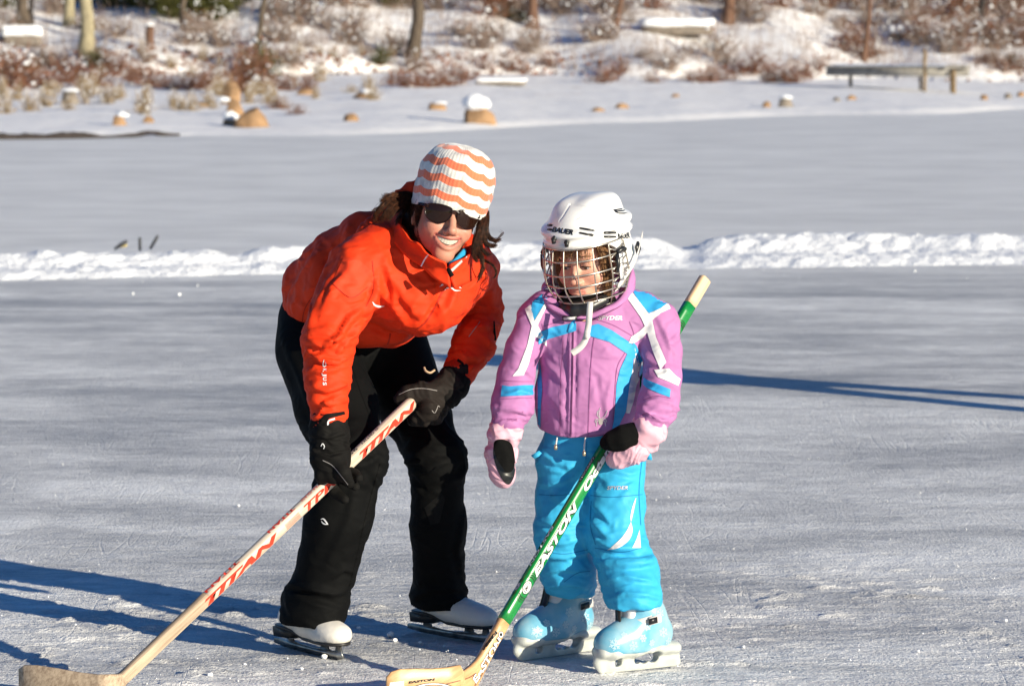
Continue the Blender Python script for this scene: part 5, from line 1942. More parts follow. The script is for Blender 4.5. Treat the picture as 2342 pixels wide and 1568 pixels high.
    hb.chain([q(1108, 478, 9.0), q(1101, 520, 8.98), q(1094, 555, 8.965)], [0.011, 0.010, 0.006], 0.02)
    hb.ell(W_(np.array((0, 0.05, -0.02))), (0.07, 0.06, 0.08), 0.02)
    gV, gQ = hb.mesh(1)
    part('hair_mass', gV, gQ, mat('dark_hair', (0.018, 0.008, 0.005), 0.6, 0.3), hair)

    # ---- gloves
    g = SDF(P(765, 1060, 8.890) - np.array((0.12, 0.14, 0.16)), P(765, 1060, 8.890) + np.array((0.12, 0.14, 0.16)), 0.0028)
    g.chain([P(752, 958, 8.890), P(752, 980, 8.890), P(754, 1018, 8.890)], [0.044, 0.049, 0.046], 0.008)
    g.chain([P(756, 1010, 8.890), P(756, 1050, 8.875), P(764, 1080, 8.865)], [0.036, 0.038, 0.030], 0.02, ((1, 0.2, 0), 1.25))
    g.ell(P(757, 1030, 8.885), (0.043, 0.032, 0.012), 0.004, op='sub') if False else None
    g.chain([P(762, 1045, 8.855), P(785, 1078, 8.835), P(800, 1105, 8.850)], [0.020, 0.0175, 0.0125], 0.010)        # forefinger over the shaft
    g.chain([P(740, 1050, 8.870), P(735, 1085, 8.860), P(738, 1105, 8.890)], [0.018, 0.016, 0.013], 0.008)
    g.chain([P(790, 1075, 8.930), P(812, 1085, 8.910), P(820, 1092, 8.890)], [0.016, 0.0145, 0.012], 0.004)            # fingertips come round from behind
    g.chain([P(780, 1092, 8.950), P(805, 1105, 8.920), P(813, 1112, 8.905)], [0.015, 0.0135, 0.0115], 0.004)
    g.chain([P(752, 1095, 8.940), P(765, 1125, 8.930), P(788, 1142, 8.905)], [0.018, 0.0155, 0.012], 0.006)            # thumb under the shaft
    g.cone(P(760, 1060, 8.910), P(785, 1095, 9.0), 0.026, 0.02, 0.015)
    V, Q = g.mesh(1)
    N = normals(V, Q)
    zc = V[:, 2]
    V = wrinkle(V, N, (0.1, 0, 1), 70, 20, 0.003, 1.0, np.clip((zc - P(752, 1040, 8.890)[2]) / 0.02, 0.2, 1))
    V = folds(V, normals(V, Q), [([(712, 1025), (755, 1040), (792, 1030)], 6, -0.007), ([(716, 995), (750, 1002), (788, 990)], 5, 0.004), ([(735, 1060), (765, 1075), (790, 1105)], 3, -0.002)])
    gl = part('glove', V, Q, M_BLACK2, root)
    bg_ = bvh_of(V, Q)
    stroke([(738, 1052), (760, 1064), (782, 1090), (796, 1108)], 1.3, bg_, gl, 'stitching', M_GREYPRINT, step=3)
    stroke([(734, 1020), (738, 1014), (742, 1020), (740, 1026)], 1.8, bg_, gl, 'logo', M_WHITE, step=3)
    # red tab with white edge on the cuff of the sleeve
    lay([(728, 962), (745, 946), (788, 940), (790, 947), (752, 957), (746, 975), (728, 976)], bv, jacket, 'cuff_tab', M_BLACK2, 0.0025, 3)
    stroke([(750, 972), (752, 962), (766, 957)], 4, bv, jacket, 'cuff_tab', M_WHITE, 0.003, 3)
    g = SDF(P(985, 920, 9.1) - np.array((0.15, 0.16, 0.15)), P(985, 920, 9.1) + np.array((0.15, 0.16, 0.15)), 0.0028)
    g.chain([P(1048, 850, 9.13), P(1030, 880, 9.11), P(1012, 905, 9.10)], [0.036, 0.040, 0.038], 0.01)
    g.chain([P(1012, 890, 9.09), P(975, 900, 9.06), P(940, 912, 9.05)], [0.032, 0.026, 0.020], 0.012)
    g.chain([P(960, 890, 9.055), P(930, 900, 9.045), P(912, 912, 9.045)], [0.021, 0.0185, 0.014], 0.010)          # thumb along the end of the stick
    g.chain([P(1000, 925, 9.08), P(980, 930, 9.04), P(960, 945, 9.05)], [0.030, 0.020, 0.016], 0.008)
    g.chain([P(1000, 940, 9.085), P(975, 950, 9.05), P(950, 955, 9.06)], [0.026, 0.0185, 0.015], 0.006)
    g.chain([P(995, 952, 9.10), P(968, 960, 9.07), P(942, 962, 9.075)], [0.022, 0.017, 0.0135], 0.005)
    g.cone(P(1010, 905, 9.11), P(985, 945, 9.12), 0.036, 0.028, 0.015)
    V, Q = g.mesh(1)
    V = wrinkle(V, normals(V, Q), (0.7, 0, 0.7), 60, 18, 0.0025, 2.0)
    gl = part('glove', V, Q, M_PALM, root)
    b2 = bvh_of(V, Q)
    stroke([(912, 902), (940, 890), (970, 888), (1000, 893)], 1.2, b2, gl, 'stitching', M_GREYPRINT, step=3)
    stroke([(988, 938), (994, 944), (999, 936), (1002, 928), (1006, 930)], 1.4, b2, gl, 'stitching', M_GREYPRINT, step=3)
    cf = SDF(P(1030, 880, 9.1) - 0.13, P(1030, 880, 9.1) + 0.13, 0.004)
    cf.chain([P(1044, 858, 9.13), P(1033, 880, 9.115), P(1022, 900, 9.10)], [0.040, 0.043, 0.040], 0.01)
    V, Q = cf.mesh(1)
    V = wrinkle(V, normals(V, Q), (0.5, 0, 0.8), 55, 16, 0.004, 5.0)
    part('cuff', V, Q, M_BLACK2, gl)
    bcf = bvh_of(V, Q)
    lay([(1006, 845), (1020, 828), (1040, 820), (1052, 826), (1046, 838)], bv, jacket, 'cuff_tab', M_SEAM, 0.002, 3)
    stroke([(1046, 822), (1058, 832), (1060, 848)], 6, bv, jacket, 'cuff_tab', M_BLACK2, 0.003, 3)
    part('cord', *tube(spline(np.array([P(970, 840, 9.06), P(974, 848, 9.05), P(984, 852, 9.05), P(994, 846, 9.06)]), 6), 0.003, 8), mat('tan_cord', (0.45, 0.32, 0.2), 0.6), gl)

    # ---- figure skates
    figure_skate(root, G(652, 1480), G(790, 1511), 'R')
    figure_skate(root, G(962, 1446), G(1130, 1470), 'L')
    return root

def figure_skate(root, heel, toe, side):
    d = toe - heel; d[2] = 0
    Ln = np.linalg.norm(d); d /= Ln
    w = np.array((-d[1], d[0], 0))
    M = np.stack((d, w, np.array((0, 0, 1.0))), 1)
    k = Ln / 0.262
    X = lambda p: np.asarray(p, float) * (k, 1, 0.76) @ M.T + heel
    s = SDF((-0.05, -0.07, 0.03), (0.29, 0.07, 0.32), 0.0035)
    s.chain([(0.045, 0, 0.125), (0.062, 0, 0.145), (0.070, 0, 0.160)], [0.036, 0.034, 0.034], 0.02)
    s.chain([(0.045, 0, 0.115), (0.12, 0, 0.098), (0.185, 0, 0.086), (0.225, 0, 0.080)], [0.039, 0.041, 0.040, 0.033], 0.03)
    s.ell((0.205, 0.002, 0.086), (0.056, 0.044, 0.037), 0.02)
    s.cone((0.065, 0, 0.15), (0.15, 0, 0.108), 0.034, 0.032, 0.03)
    # sole plane: arch up to the heel
    xx = s.ax[0][:, None, None]; zz = s.ax[2][None, None, :]
    solez = 0.060 + 0.022 * np.clip((0.12 - xx) / 0.08, 0, 1)
    s.F = np.maximum(s.F, solez - zz + 0 * s.F)
    V, Q = s.mesh(1)
    N = normals(V, Q)
    V = V + N * (0.001 * fbm(V * 30, 3))[:, None]
    crease = np.exp(-((V[:, 0] - 0.15) / 0.012) ** 2) * np.clip((V[:, 2] - 0.1) / 0.03, 0, 1)
    V = V - N * (0.002 * crease)[:, None]
    sk = part('ice_skate', X(V), Q, M_WLEATHER, root)
    part('seam', X(tube([(0.222 - 0.002, y, 0.088 + 0.030 * math.cos(y / 0.044 * 1.4)) for y in np.linspace(-0.043, 0.043, 16)], 0.0012, 5)[0]), tube([(0, y, 0) for y in np.linspace(-0.043, 0.043, 16)], 0.0012, 5)[1], M_GREYPRINT, sk)
    # sole and heel
    out = spline(np.array([(0.262, 0), (0.245, 0.030), (0.205, 0.043), (0.15, 0.036), (0.09, 0.028), (0.03, 0.034), (-0.012, 0.024), (-0.018, 0), (-0.012, -0.024), (0.03, -0.034), (0.09, -0.028), (0.15, -0.036), (0.205, -0.043), (0.245, -0.030)]), 4, True)
    n = len(out)
    top = np.array([(x, y, 0.0615 + 0.024 * np.clip((0.12 - x) / 0.08, 0, 1)) for x, y in out])
    bot = top - (0, 0, 0.010)
    V = np.concatenate((top, bot, [top.mean(0)], [bot.mean(0)]))
    F = [np.array([(i, (i + 1) % n, (i + 1) % n + n, i + n) for i in range(n)])[:, ::-1], np.array([(2 * n, i, (i + 1) % n) for i in range(n)] + [(2 * n + 1, (i + 1) % n + n, i + n) for i in range(n)])]
    part('sole', X(V), F, M_SOLE, sk, False)
    hp = [(-0.016, 0.078), (0.062, 0.078), (0.054, 0.046), (-0.012, 0.044)]
    V, F = prism(hp, -0.029, 0.029, lambda u, v, a: (u, a, v))
    part('heel', X(V), F, M_SOLE, sk, False)
    # blade: stanchions and runner, cut from one outline
    run = [(-0.045, 0.012), (-0.046, 0.026), (-0.038, 0.030), (0.010, 0.030), (0.016, 0.046), (0.034, 0.046), (0.040, 0.030), (0.075, 0.024), (0.13, 0.022), (0.158, 0.026), (0.164, 0.052), (0.184, 0.052),
           (0.190, 0.030), (0.205, 0.024), (0.222, 0.030), (0.226, 0.052), (0.240, 0.052), (0.248, 0.024), (0.254, 0.012), (0.246, 0.004), (0.242, 0.008), (0.236, 0.0), (0.20, -0.002), (0.10, -0.002), (0.0, 0.004)]
    V, F = prism(run, -0.0032, 0.0032, lambda u, v, a: (u, a, v))
    part('blade', X(V), F, M_STEEL, sk, False)
    for x0, z0, hw in ((0.022, 0.046, 0.022), (0.205, 0.0525, 0.028)):
        V, F = prism([(x0 - 0.03, z0 - 0.003), (x0 + 0.035, z0 - 0.003), (x0 + 0.035, z0), (x0 - 0.03, z0)], -hw, hw, lambda u, v, a: (u, a, v))
        part('plate', X(V), F, M_STEEL, sk, False)
    for x0 in (0.155, 0.138, 0.121):
        for y0 in (-0.014, 0.014):
            z0 = 0.150 - (x0 - 0.10) * 0.5 + 0.0
            s2 = tube(np.array([(x0, y0, z0 - 0.006), (x0, y0, z0 + 0.004)]), 0.0035, 6)
            part('eyelet', X(s2[0]), s2[1], M_POST, sk)

build_woman()
# ------------------------------------------------------------------ the child in pink and blue
M_PINK = fabric('pink_shell', (0.44, 0.18, 0.39), 0.65, crease=0.7)
M_PALEPINK = fabric('pale_pink_shell', (0.74, 0.42, 0.50), 0.55)
M_PINKSEAM = fabric('pink_seam', (0.30, 0.09, 0.25))
M_CYAN = fabric('cyan_panel', (0.035, 0.34, 0.66), 0.55)
M_PANTS = fabric('blue_shell', (0.04, 0.40, 0.68), 0.55, crease=0.7)
M_BLUESEAM = fabric('blue_seam', (0.010, 0.19, 0.42))
M_WHITEP = fabric('white_panel', (0.76, 0.74, 0.74), 0.5)
M_SILVER = mat('silver_print', (0.62, 0.60, 0.62), 0.3, 0.5, metal=0.4)
M_SHELL = mat('white_helmet_plastic', (0.80, 0.79, 0.77), 0.28, 0.5, coat=0.35)
M_WIRE = mat('cage_wire', (0.50, 0.45, 0.38), 0.28, 0.6, metal=0.85)
M_BLKP = mat('black_plastic', (0.014, 0.014, 0.015), 0.35, 0.5)
M_FOAM = mat('cream_foam', (0.72, 0.64, 0.48), 0.8, 0.2)
M_CLEAR = mat('cloudy_plastic', (0.70, 0.62, 0.58), 0.2, 0.5)
M_STRAP = mat('white_webbing', (0.66, 0.63, 0.60), 0.7, 0.3, var=0.15, vscale=80)

def build_child():
    root = thing('person', 'child in pink and blue ski suit and white caged helmet holding a green stick', 'person', G(1360, 1520))
    # ---- head
    s = 0.93
    R = rotm(-2, -27, 11)
    HO = P(1347, 588, 9.02)
    V, Q, lips, up, lo = head_sdf(False, True)
    C = head_tint(V, lips, (0.64, 0.345, 0.25), (0.46, 0.11, 0.10), (0.62, 0.19, 0.14))
    W_ = lambda p: world_of(p, R, HO, s)
    shR, elR, wrR = P(1228, 722, 9.0), P(1180, 860, 8.99), P(1160, 975, 8.94)      # photo left
    shL, elL, wrL = P(1500, 742, 9.03), P(1515, 862, 8.96), P(1488, 965, 8.87)
    che, pel = P(1350, 780, 9.04), P(1345, 1000, 9.04)
    hipR, knR, anR = P(1292, 1040, 9.04), P(1285, 1230, 9.0), P(1296, 1335, 9.04)
    hipL, knL, anL = P(1410, 1040, 9.04), P(1410, 1230, 8.95), P(1440, 1365, 8.89)
    b = SDF(np.array((-0.1, 8.7, 0.08)), np.array((0.55, 9.35, 1.15)), 0.013)
    b.chain([che, pel], [0.075, 0.07], 0.04, ((1, 0, 0), 1.25))
    b.cone(che, W_(np.array((0, 0.04, -0.19))), 0.06, 0.045, 0.04)
    for a in ((shR, elR, wrR), (shL, elL, wrL)):
        b.chain(a, [0.034, 0.028, 0.022], 0.02)
        b.cone(a[0], che, 0.034, 0.05, 0.03)
    for a in ((hipR, knR, anR), (hipL, knL, anL)):
        b.chain(a, [0.055, 0.042, 0.03], 0.02)
    BV, BQ = b.mesh(1)
    body = part('body', np.concatenate((W_(V), BV)), np.concatenate((Q, BQ + len(V))), M_SKIN, root)
    set_tint(body.data, np.concatenate((C, np.tile((0.66, 0.37, 0.27), (len(BV), 1)))))
    # eyes, looking down to the viewer's left
    for sx in (-1, 1):
        e = SDF((-0.015, -0.015, -0.015), (0.015, 0.015, 0.015), 0.0016)
        e.ell((0, 0, 0), (0.0115, 0.0115, 0.0115), 0.001)
        EV, EQ = e.mesh(1)
        c = np.array((0.031 * sx, -0.0815, -0.002))
        eye = part('eye', W_(EV + c), EQ, mat('eye_white', (0.42, 0.38, 0.36), 0.15, 0.5), root)
        gz = np.array((-0.10, -1, -0.42)); gz /= np.linalg.norm(gz)
        uu = np.cross(gz, (0, 0, 1)); uu /= np.linalg.norm(uu); vv2 = np.cross(uu, gz)
        ring = [c + gz * 0.0117] + [c + gz * 0.0105 + (uu * math.cos(a) + vv2 * math.sin(a)) * 0.0064 for a in np.linspace(0, 6.283, 16, endpoint=False)]
        part('iris', W_(np.array(ring)), np.array([(0, i, i % 16 + 1) for i in range(1, 17)])[:, ::-1], mat('dark_iris', (0.03, 0.018, 0.012), 0.1, 0.6), eye)
        lid = np.array([(0.031 * sx + 0.0155 * x, -0.0938 + 0.006 * x * x, -0.0045 + 0.0025 * (1 - x * x)) for x in np.linspace(-1, 1, 10)])
        rows_ = []
        for q_ in np.linspace(0, 1, 6):
            for x_ in np.linspace(-1, 1, 12):
                z_ = (-0.0045 + 0.0025 * (1 - x_ * x_)) * (1 - q_) + 0.0125 * q_
                rows_.append((0.031 * sx + 0.0155 * x_, -0.0935 + 0.006 * x_ * x_ - 0.001 * math.sin(math.pi * q_), z_))
        ld = part('eyelid', W_(np.array(rows_)), quads_of(6, 12), M_SKIN, root)
        set_tint(ld.data, np.tile((0.58, 0.30, 0.21), (72, 1)))
        lv, lf = tube(lid, 0.0013, 6)
        part('eyelash', W_(lv), lf, mat('lash_brown', (0.05, 0.025, 0.015), 0.6), root)
        brow = np.array([((0.014 + 0.034 * t) * sx, -0.0965 + 0.014 * t * t, 0.019 + 0.006 * math.sin(2.6 * t)) for t in np.linspace(0, 1, 8)])
        bv_, bf_ = tube(brow + (0, 0, 0.002), 0.0014, 6)
        part('eyebrow', W_(bv_), bf_, mat('brow_brown', (0.14, 0.07, 0.04), 0.8), root)

    # ---- hair: a light brown fringe and side locks inside the helmet
    M_CH = hair_mat('light_brown_hair', (0.16, 0.08, 0.04), (0.46, 0.25, 0.12))
    H = lambda x, y, z: W_(np.array((x, y, z)))
    Ls = []
    Ls.append(hair_strands([[H(x, -0.070, 0.075), H(x * 1.1 - 0.004, -0.098, 0.045), H(x * 1.15 - 0.008, -0.101, 0.026), H(x * 1.2 - 0.012, -0.098, 0.012 - 0.012 * abs(x) / 0.05)] for x in np.linspace(-0.055, 0.055, 7)], 120, 0.003, 0.0007, 11, 0.002, 0.2))
    for sx in (-1, 1):
        Ls.append(hair_strands([[H(0.056 * sx, -0.062, 0.06), H(0.066 * sx, -0.062, 0.02), H(0.068 * sx, -0.058, -0.03), H(0.064 * sx, -0.056, -0.075), H(0.056 * sx, -0.050, -0.12)],
                                [H(0.064 * sx, -0.040, 0.06), H(0.076 * sx, -0.036, 0.02), H(0.078 * sx, -0.034, -0.03), H(0.076 * sx, -0.03, -0.08), H(0.07 * sx, -0.02, -0.13)]], 260, 0.004, 0.0008, 12 + sx, 0.003, 0.3))
    if False: Ls.append(hair_strands([[H(0.045, -0.085, 0.01), H(0.035, -0.098, -0.025), H(0.045, -0.088, -0.055), H(0.058, -0.07, -0.085)]], 26, 0.004, 0.0005, 15, 0.004, 0.5))
    hv, hf = join(Ls)
    part('hair', hv, hf, M_CH, root)

    # ---- helmet, in its own frame (same axes as the head)
    def shell_sdf(vox):
        s2 = SDF((-0.14, -0.165, -0.115), (0.14, 0.165, 0.175), vox)
        s2.ell((0, 0.004, 0.050), (0.104, 0.132, 0.100), 0.01)
        s2.ell((0, 0.015, 0.098), (0.078, 0.108, 0.060), 0.04)                      # raised crown
        s2.cone((0.036, -0.03, 0.132), (0.040, 0.08, 0.128), 0.022, 0.020, 0.03)    # two soft crests
        s2.cone((-0.036, -0.03, 0.132), (-0.040, 0.08, 0.128), 0.022, 0.020, 0.03)
        s2.ell((0, 0.008, 0.088), (0.112, 0.145, 0.027), 0.008)                     # swelling band round the brow
        s2.ell((0, 0.010, 0.062), (0.110, 0.141, 0.018), 0.005)                     # lower lip of the band
        s2.ell((0, 0.035, -0.01), (0.104, 0.112, 0.085), 0.02)                      # sides and nape
        rim = np.interp(s2.ax[1], [-0.16, -0.06, -0.035, -0.005, 0.03, 0.08, 0.16], [0.056, 0.050, 0.034, -0.02, -0.055, -0.075, -0.080])[None, :, None]
        s2.F = np.maximum(s2.F, (rim - s2.ax[2][None, None, :]) * 0.8 + 0 * s2.F)
        inn = SDF((-0.14, -0.165, -0.115), (0.14, 0.165, 0.175), vox)
        inn.ell((0, 0.006, 0.040), (0.095, 0.121, 0.096), 0.01)
        inn.ell((0, 0.03, -0.03), (0.095, 0.106, 0.095), 0.02)
        s2.F = np.maximum(s2.F, -inn.F)
        return s2
    s2 = shell_sdf(0.004)
    cv_, cq_ = s2.mesh(1)
    cb = bvh_of(world_of(cv_, R, HO), cq_)
    s2 = shell_sdf(0.0022)
    slots = []
    def to_local(px, py):
        h_ = cb.ray_cast(EYE, ray(px, py))[0]
        return None if h_ is None else (np.array(h_) - HO) @ R
    for (x0, y0, x1, y1) in ((1326, 521, 1358, 527), (1325, 532, 1356, 538), (1382, 532, 1409, 532), (1382, 541, 1409, 541), (1252, 514, 1262, 515), (1252, 524, 1262, 525)):
        a_, b_ = to_local(x0, y0), to_local(x1, y1)
        if a_ is None or b_ is None:
            continue
        m_ = to_local((x0 + x1) / 2, (y0 + y1) / 2)
        s2.chain([a_, m_, b_], [0.0032, 0.0036, 0.0032], 0.001, op='sub')
        slots.append(np.array([a_ * 0.992, m_ * 0.992, b_ * 0.992]))
    HV, HQ = s2.mesh(1)
    HN = normals(HV, HQ)
    # seam between the two halves and along the crests: fine grooves
    def groove(pts, w, dp):
        nonlocal HV
        dd = curve_dist(HV, spline(np.array(pts), 6))
        HV = HV - HN * (dp * np.exp(-(dd / w) ** 2))[:, None]
    def gpx(pts):
        out = [to_local(*p) for p in pts]
        return [p for p in out if p is not None]
    groove(gpx([(1304, 467), (1335, 472), (1356, 478), (1385, 495), (1404, 515)]), 0.0020, 0.0030)
    groove(gpx([(1356, 478), (1335, 490), (1318, 500)]), 0.0020, 0.0018)
    groove(gpx([(1356, 478), (1375, 466), (1398, 455)]), 0.0020, 0.0018)
    groove(gpx([(1304, 467), (1290, 490), (1280, 505)]), 0.0025, 0.0016)
    HW = W_(HV / s * 1.0)
    helmet = part('helmet', HW, HQ, M_SHELL, root)
    bh = bvh_of(HW, HQ)
    HL = lambda p: world_of(np.asarray(p, float), R, HO)      # helmet frame -> place
    for sl in slots:  # black inserts stand in for the shade inside the vent slots
        sv_, sf_ = tube(HL(sl), (0.0026, 0.0031, 0.0026), 8)
        part('vent_shade', sv_, sf_, M_BLKP, helmet)
    # dark liner inside
    li = SDF((-0.14, -0.165, -0.115), (0.14, 0.165, 0.175), 0.005)
    li.ell((0, 0.008, 0.040), (0.096, 0.121, 0.096), 0.01)
    li.ell((0, 0.03, -0.03), (0.095, 0.105, 0.085), 0.02)
    i2 = SDF((-0.14, -0.165, -0.115), (0.14, 0.165, 0.175), 0.005)
    i2.ell((0, 0.002, 0.025), (0.082, 0.106, 0.092), 0.01)
    i2.ell((0, -0.02, -0.06), (0.080, 0.15, 0.08), 0.02)
    li.F = np.maximum(li.F, -i2.F)
    ly = np.interp(li.ax[1], [-0.16, -0.05, 0.0, 0.03, 0.16], [0.064, 0.058, 0.0, -0.045, -0.06])[None, :, None]
    li.F = np.maximum(li.F, ly - li.ax[2][None, None, :] + 0 * li.F)
    LV, LQ = li.mesh(1)
    part('liner', HL(LV), LQ, M_FOAM, helmet)
    # lettering and mark
    write('BAUER', (1262, 529), (0.99, 0.16), 11.5, bh, helmet, M_BLKP, width=49, shear=0.2, bold=0.045)
    write('BAUER', (1414, 546), (0.99, -0.10), 12, bh, helmet, M_BLKP, width=28, bold=0.045)
    for pl in ([(1402, 479), (1430, 475), (1422, 479), (1410, 481)], [(1404, 482), (1434, 479), (1426, 483), (1412, 485)], [(1408, 486), (1436, 486), (1428, 489), (1416, 489)], [(1402, 479), (1410, 481), (1414, 488), (1408, 486)]):
        lay(pl, bh, helmet, 'logo', M_BLKP, 0.001, 3)
    # screws, clips
    for (px, py) in ((1268, 545), (1297, 552)):
        hit = bh.ray_cast(EYE, ray(px, py))
        if hit[0] is not None:
            c = np.array(hit[0]); nrm_ = np.array(hit[1]); 
            sc_ = tube(np.array((c - nrm_ * 0.006, c + nrm_ * 0.007)), 0.0065, 12)
            part('screw', sc_[0], sc_[1], M_BLKP, helmet)
            sc_ = tube(np.array((c + (0, 0, -0.012) + nrm_ * 0.002, c + (0, 0, 0.003) + nrm_ * 0.006)), 0.0055, 8)
            part('clip', sc_[0], sc_[1], M_BLKP, helmet)
    for sx in (-1, 1):
        v_, f_ = tube(np.array([(0.106 * sx, -0.050, 0.026), (0.110 * sx, -0.025, 0.030), (0.110 * sx, -0.010, 0.024)]), (0.006, 0.0075, 0.006), 8)
        part('clip', HL(v_), f_, M_BLKP, helmet)
        v_, f_ = tube(np.array([(0.106 * sx, -0.052, 0.022), (0.107 * sx, -0.054, -0.006), (0.103 * sx, -0.056, -0.024)]), (0.006, 0.0065, 0.005), 8)
        part('clip', HL(v_), f_, M_BLKP, helmet)
        # ear guard of cloudy plastic
        eg = [(-0.03, 0.018), (0.000, 0.010), (0.010, -0.045), (0.0, -0.070), (-0.018, -0.070), (-0.028, -0.035)]
        V_, F_ = prism(eg, 0.092 * sx, 0.096 * sx, lambda u, v, a: (a, u, v))
        part('ear_guard', HL(V_), F_, M_CLEAR, helmet)
        # strap from the back of the shell to the cage
        for (p0, p1, nm) in (((0.111 * sx, 0.098, 0.034), (0.098 * sx, -0.055, -0.065), 'strap'),):
            a_, b_ = np.array(p0), np.array(p1)
            mid_ = (a_ + b_) / 2 + np.array((0.014 * sx, 0, 0))
            cen = spline(np.array([a_, mid_, b_]), 6)
            hw = np.array((0, 0.35, 0.6)) * 0.013
            V_ = np.concatenate([np.stack((c - hw, c + hw, c + hw + (0.0018 * sx, 0, 0), c - hw + (0.0018 * sx, 0, 0))) for c in cen])
            part(nm, HL(V_), quads_of(len(cen), 4, True), M_STRAP, helmet, False)
        V_, F_ = prism([(0.050, -0.008), (0.068, 0.004), (0.060, 0.026), (0.042, 0.014)], 0.112 * sx, 0.118 * sx, lambda u, v, a: (a, u, v))
        part('buckle', HL(V_), F_, M_BLKP, helmet)
    # label on the near side
    lab = [(1407, 603), (1424, 597), (1423, 612), (1413, 638), (1401, 632)]
    V_, F_ = prism([(-0.052, 0.000), (-0.028, 0.004), (-0.032, -0.052), (-0.054, -0.046)], 0.1085, 0.1095, lambda u, v, a: (a, u, v))
    st = part('sticker', HL(V_), F_, M_WHITEP, helmet, False)
    for k in range(7):
        V_, F_ = prism([(-0.049, -0.006 - 0.005 * k), (-0.034 - 0.0004 * k, -0.004 - 0.005 * k), (-0.034, -0.0055 - 0.005 * k), (-0.049, -0.0075 - 0.005 * k)], 0.1096, 0.1100, lambda u, v, a: (a, u, v))
        part('print', HL(V_), F_, M_GREYPRINT if k else M_BLKP, st, False)

    # ---- wire cage: bars on a bulging surface
    zt, zb = 0.055, -0.128
    def cage(az, v):
        """az 0 = straight ahead (radians), v 0 top .. 1 bottom"""
        z = zt + (zb - zt) * v
        ry = 0.150 + 0.028 * math.sin(math.pi * min(v * 0.95, 1)) - 0.045 * max(0, v - 0.55) ** 1.2 * 2.2
        rx = 0.108 + 0.006 * math.sin(math.pi * v) - 0.085 * max(0, v - 0.45) ** 1.5
        return np.array((rx * math.sin(az), 0.012 - ry * math.cos(az) + (0.02 * v), z))
    bars = []
    lim = lambda v: 1.42 - 0.25 * max(0, v - 0.5)
    cg = part('cage', *[HL(tube([cage(a, 0.0) for a in np.linspace(-1.42, 1.42, 40)], 0.0022, 8)[0]), tube([cage(a, 0.0) for a in np.linspace(-1.42, 1.42, 40)], 0.0022, 8)[1]], M_WIRE, helmet)
    wires = []
    for v in (0.17, 0.36, 0.52, 0.66, 0.79, 0.90):
        l = lim(v)
        wires.append([cage(a, v) for a in np.linspace(-l, l, 40)])
    for az in (-1.42, -1.02, -0.66, -0.32, 0.0, 0.32, 0.66, 1.02, 1.42):
        top = 0.0
        wires.append([cage(az * (1 - 0.12 * max(0, v - 0.5)), v) for v in np.linspace(top, 0.985 - 0.10 * abs(az) ** 2 * 0.6, 26)])
    wires.append([cage(a, 0.985 - 0.06 * a * a) for a in np.linspace(-1.2, 1.2, 30)])
    for k in range(4):      # lattice at each side
        for sx in (-1, 1):
            z0 = 0.08 + 0.17 * k
            wires.append([cage(sx * (1.42 - 0.4 * t), z0 + 0.14 * t) for t in np.linspace(0, 1, 8)])
            wires.append([cage(sx * (1.42 - 0.4 * t), z0 + 0.14 - 0.14 * t) for t in np.linspace(0, 1, 8)])
    wv, wf = join([tube(w, 0.0021, 7) for w in wires])
    o = part('wires', HL(wv), wf, M_WIRE, cg) if False else None
    cV = [HL(wv)]
    # the bars are welded: one piece
    allv, allf = join([(HL(wv), wf), (HL(tube([cage(a, 0.0) for a in np.linspace(-1.42, 1.42, 40)], 0.0022, 8)[0]), tube([cage(a, 0.0) for a in np.linspace(-1.42, 1.42, 40)], 0.0022, 8)[1])])
    old = cg.data
    cg.data = new_mesh('cage', allv - np.array(ORIGIN[cg.name]), allf, M_WIRE)
    # chin cup
    cc = SDF((-0.09, -0.18, -0.19), (0.09, 0.0, -0.08), 0.003)
    cc.chain([(-0.062, -0.068, -0.095), (-0.03, -0.105, -0.106), (0, -0.114, -0.108), (0.03, -0.105, -0.106), (0.062, -0.068, -0.095)], [0.013, 0.016, 0.017, 0.016, 0.013], 0.01, ((0, 0, 1), 1.1))
    CV, CQ = cc.mesh(1)
    part('chin_cup', HL(CV), CQ, M_BLKP, helmet)
    V_, F_ = prism([(-0.018, -0.006), (0.018, -0.006), (0.018, 0.006), (-0.018, 0.006)], 0, 0.004, lambda u, v, a: (u - 0.01, -0.128 - a + 0.2 * u, v - 0.126))
    tg = part('chin_badge', HL(V_), F_, M_BLKP, helmet, False)
    V_, F_ = prism([(-0.015, -0.0035), (0.015, -0.0035), (0.015, 0.0035), (-0.015, 0.0035)], 0.0042, 0.0046, lambda u, v, a: (u - 0.01, -0.128 - a + 0.2 * u, v - 0.126))
    part('print', HL(V_), F_, M_WHITEP, tg, False)

    # ---- jacket
    j = SDF(np.array((-0.12, 8.72, 0.5)), np.array((0.5, 9.32, 1.12)), 0.005)
    j.chain([P(1352, 720, 9.05), P(1350, 800, 9.04), P(1342, 900, 9.03), P(1338, 968, 9.03)], [0.085, 0.098, 0.098, 0.096], 0.03, ((1, -0.15, 0), 1.30))
    j.cone(P(1256, 718, 9.02), P(1458, 728, 9.05), 0.058, 0.062, 0.05)
    j.cone(P(1240, 715, 9.01), shR, 0.05, 0.044, 0.03)
    j.cone(P(1462, 722, 9.04), shL, 0.058, 0.060, 0.03)
    j.chain([shR, P(1195, 800, 8.99), elR], [0.046, 0.043, 0.046], 0.015)
    j.chain([elR, P(1172, 925, 8.96), P(1162, 962, 8.945)], [0.048, 0.0545, 0.043], 0.012)
    j.chain([shL, P(1515, 805, 8.99), elL], [0.058, 0.050, 0.049], 0.012)
    j.chain([elL, P(1506, 925, 8.905), P(1492, 957, 8.882)], [0.049, 0.053, 0.047], 0.010)
    # bottom hem cut, gently sloped; neck opening
    X, Y, Z = j.ax[0][:, None, None], j.ax[1][None, :, None], j.ax[2][None, None, :]
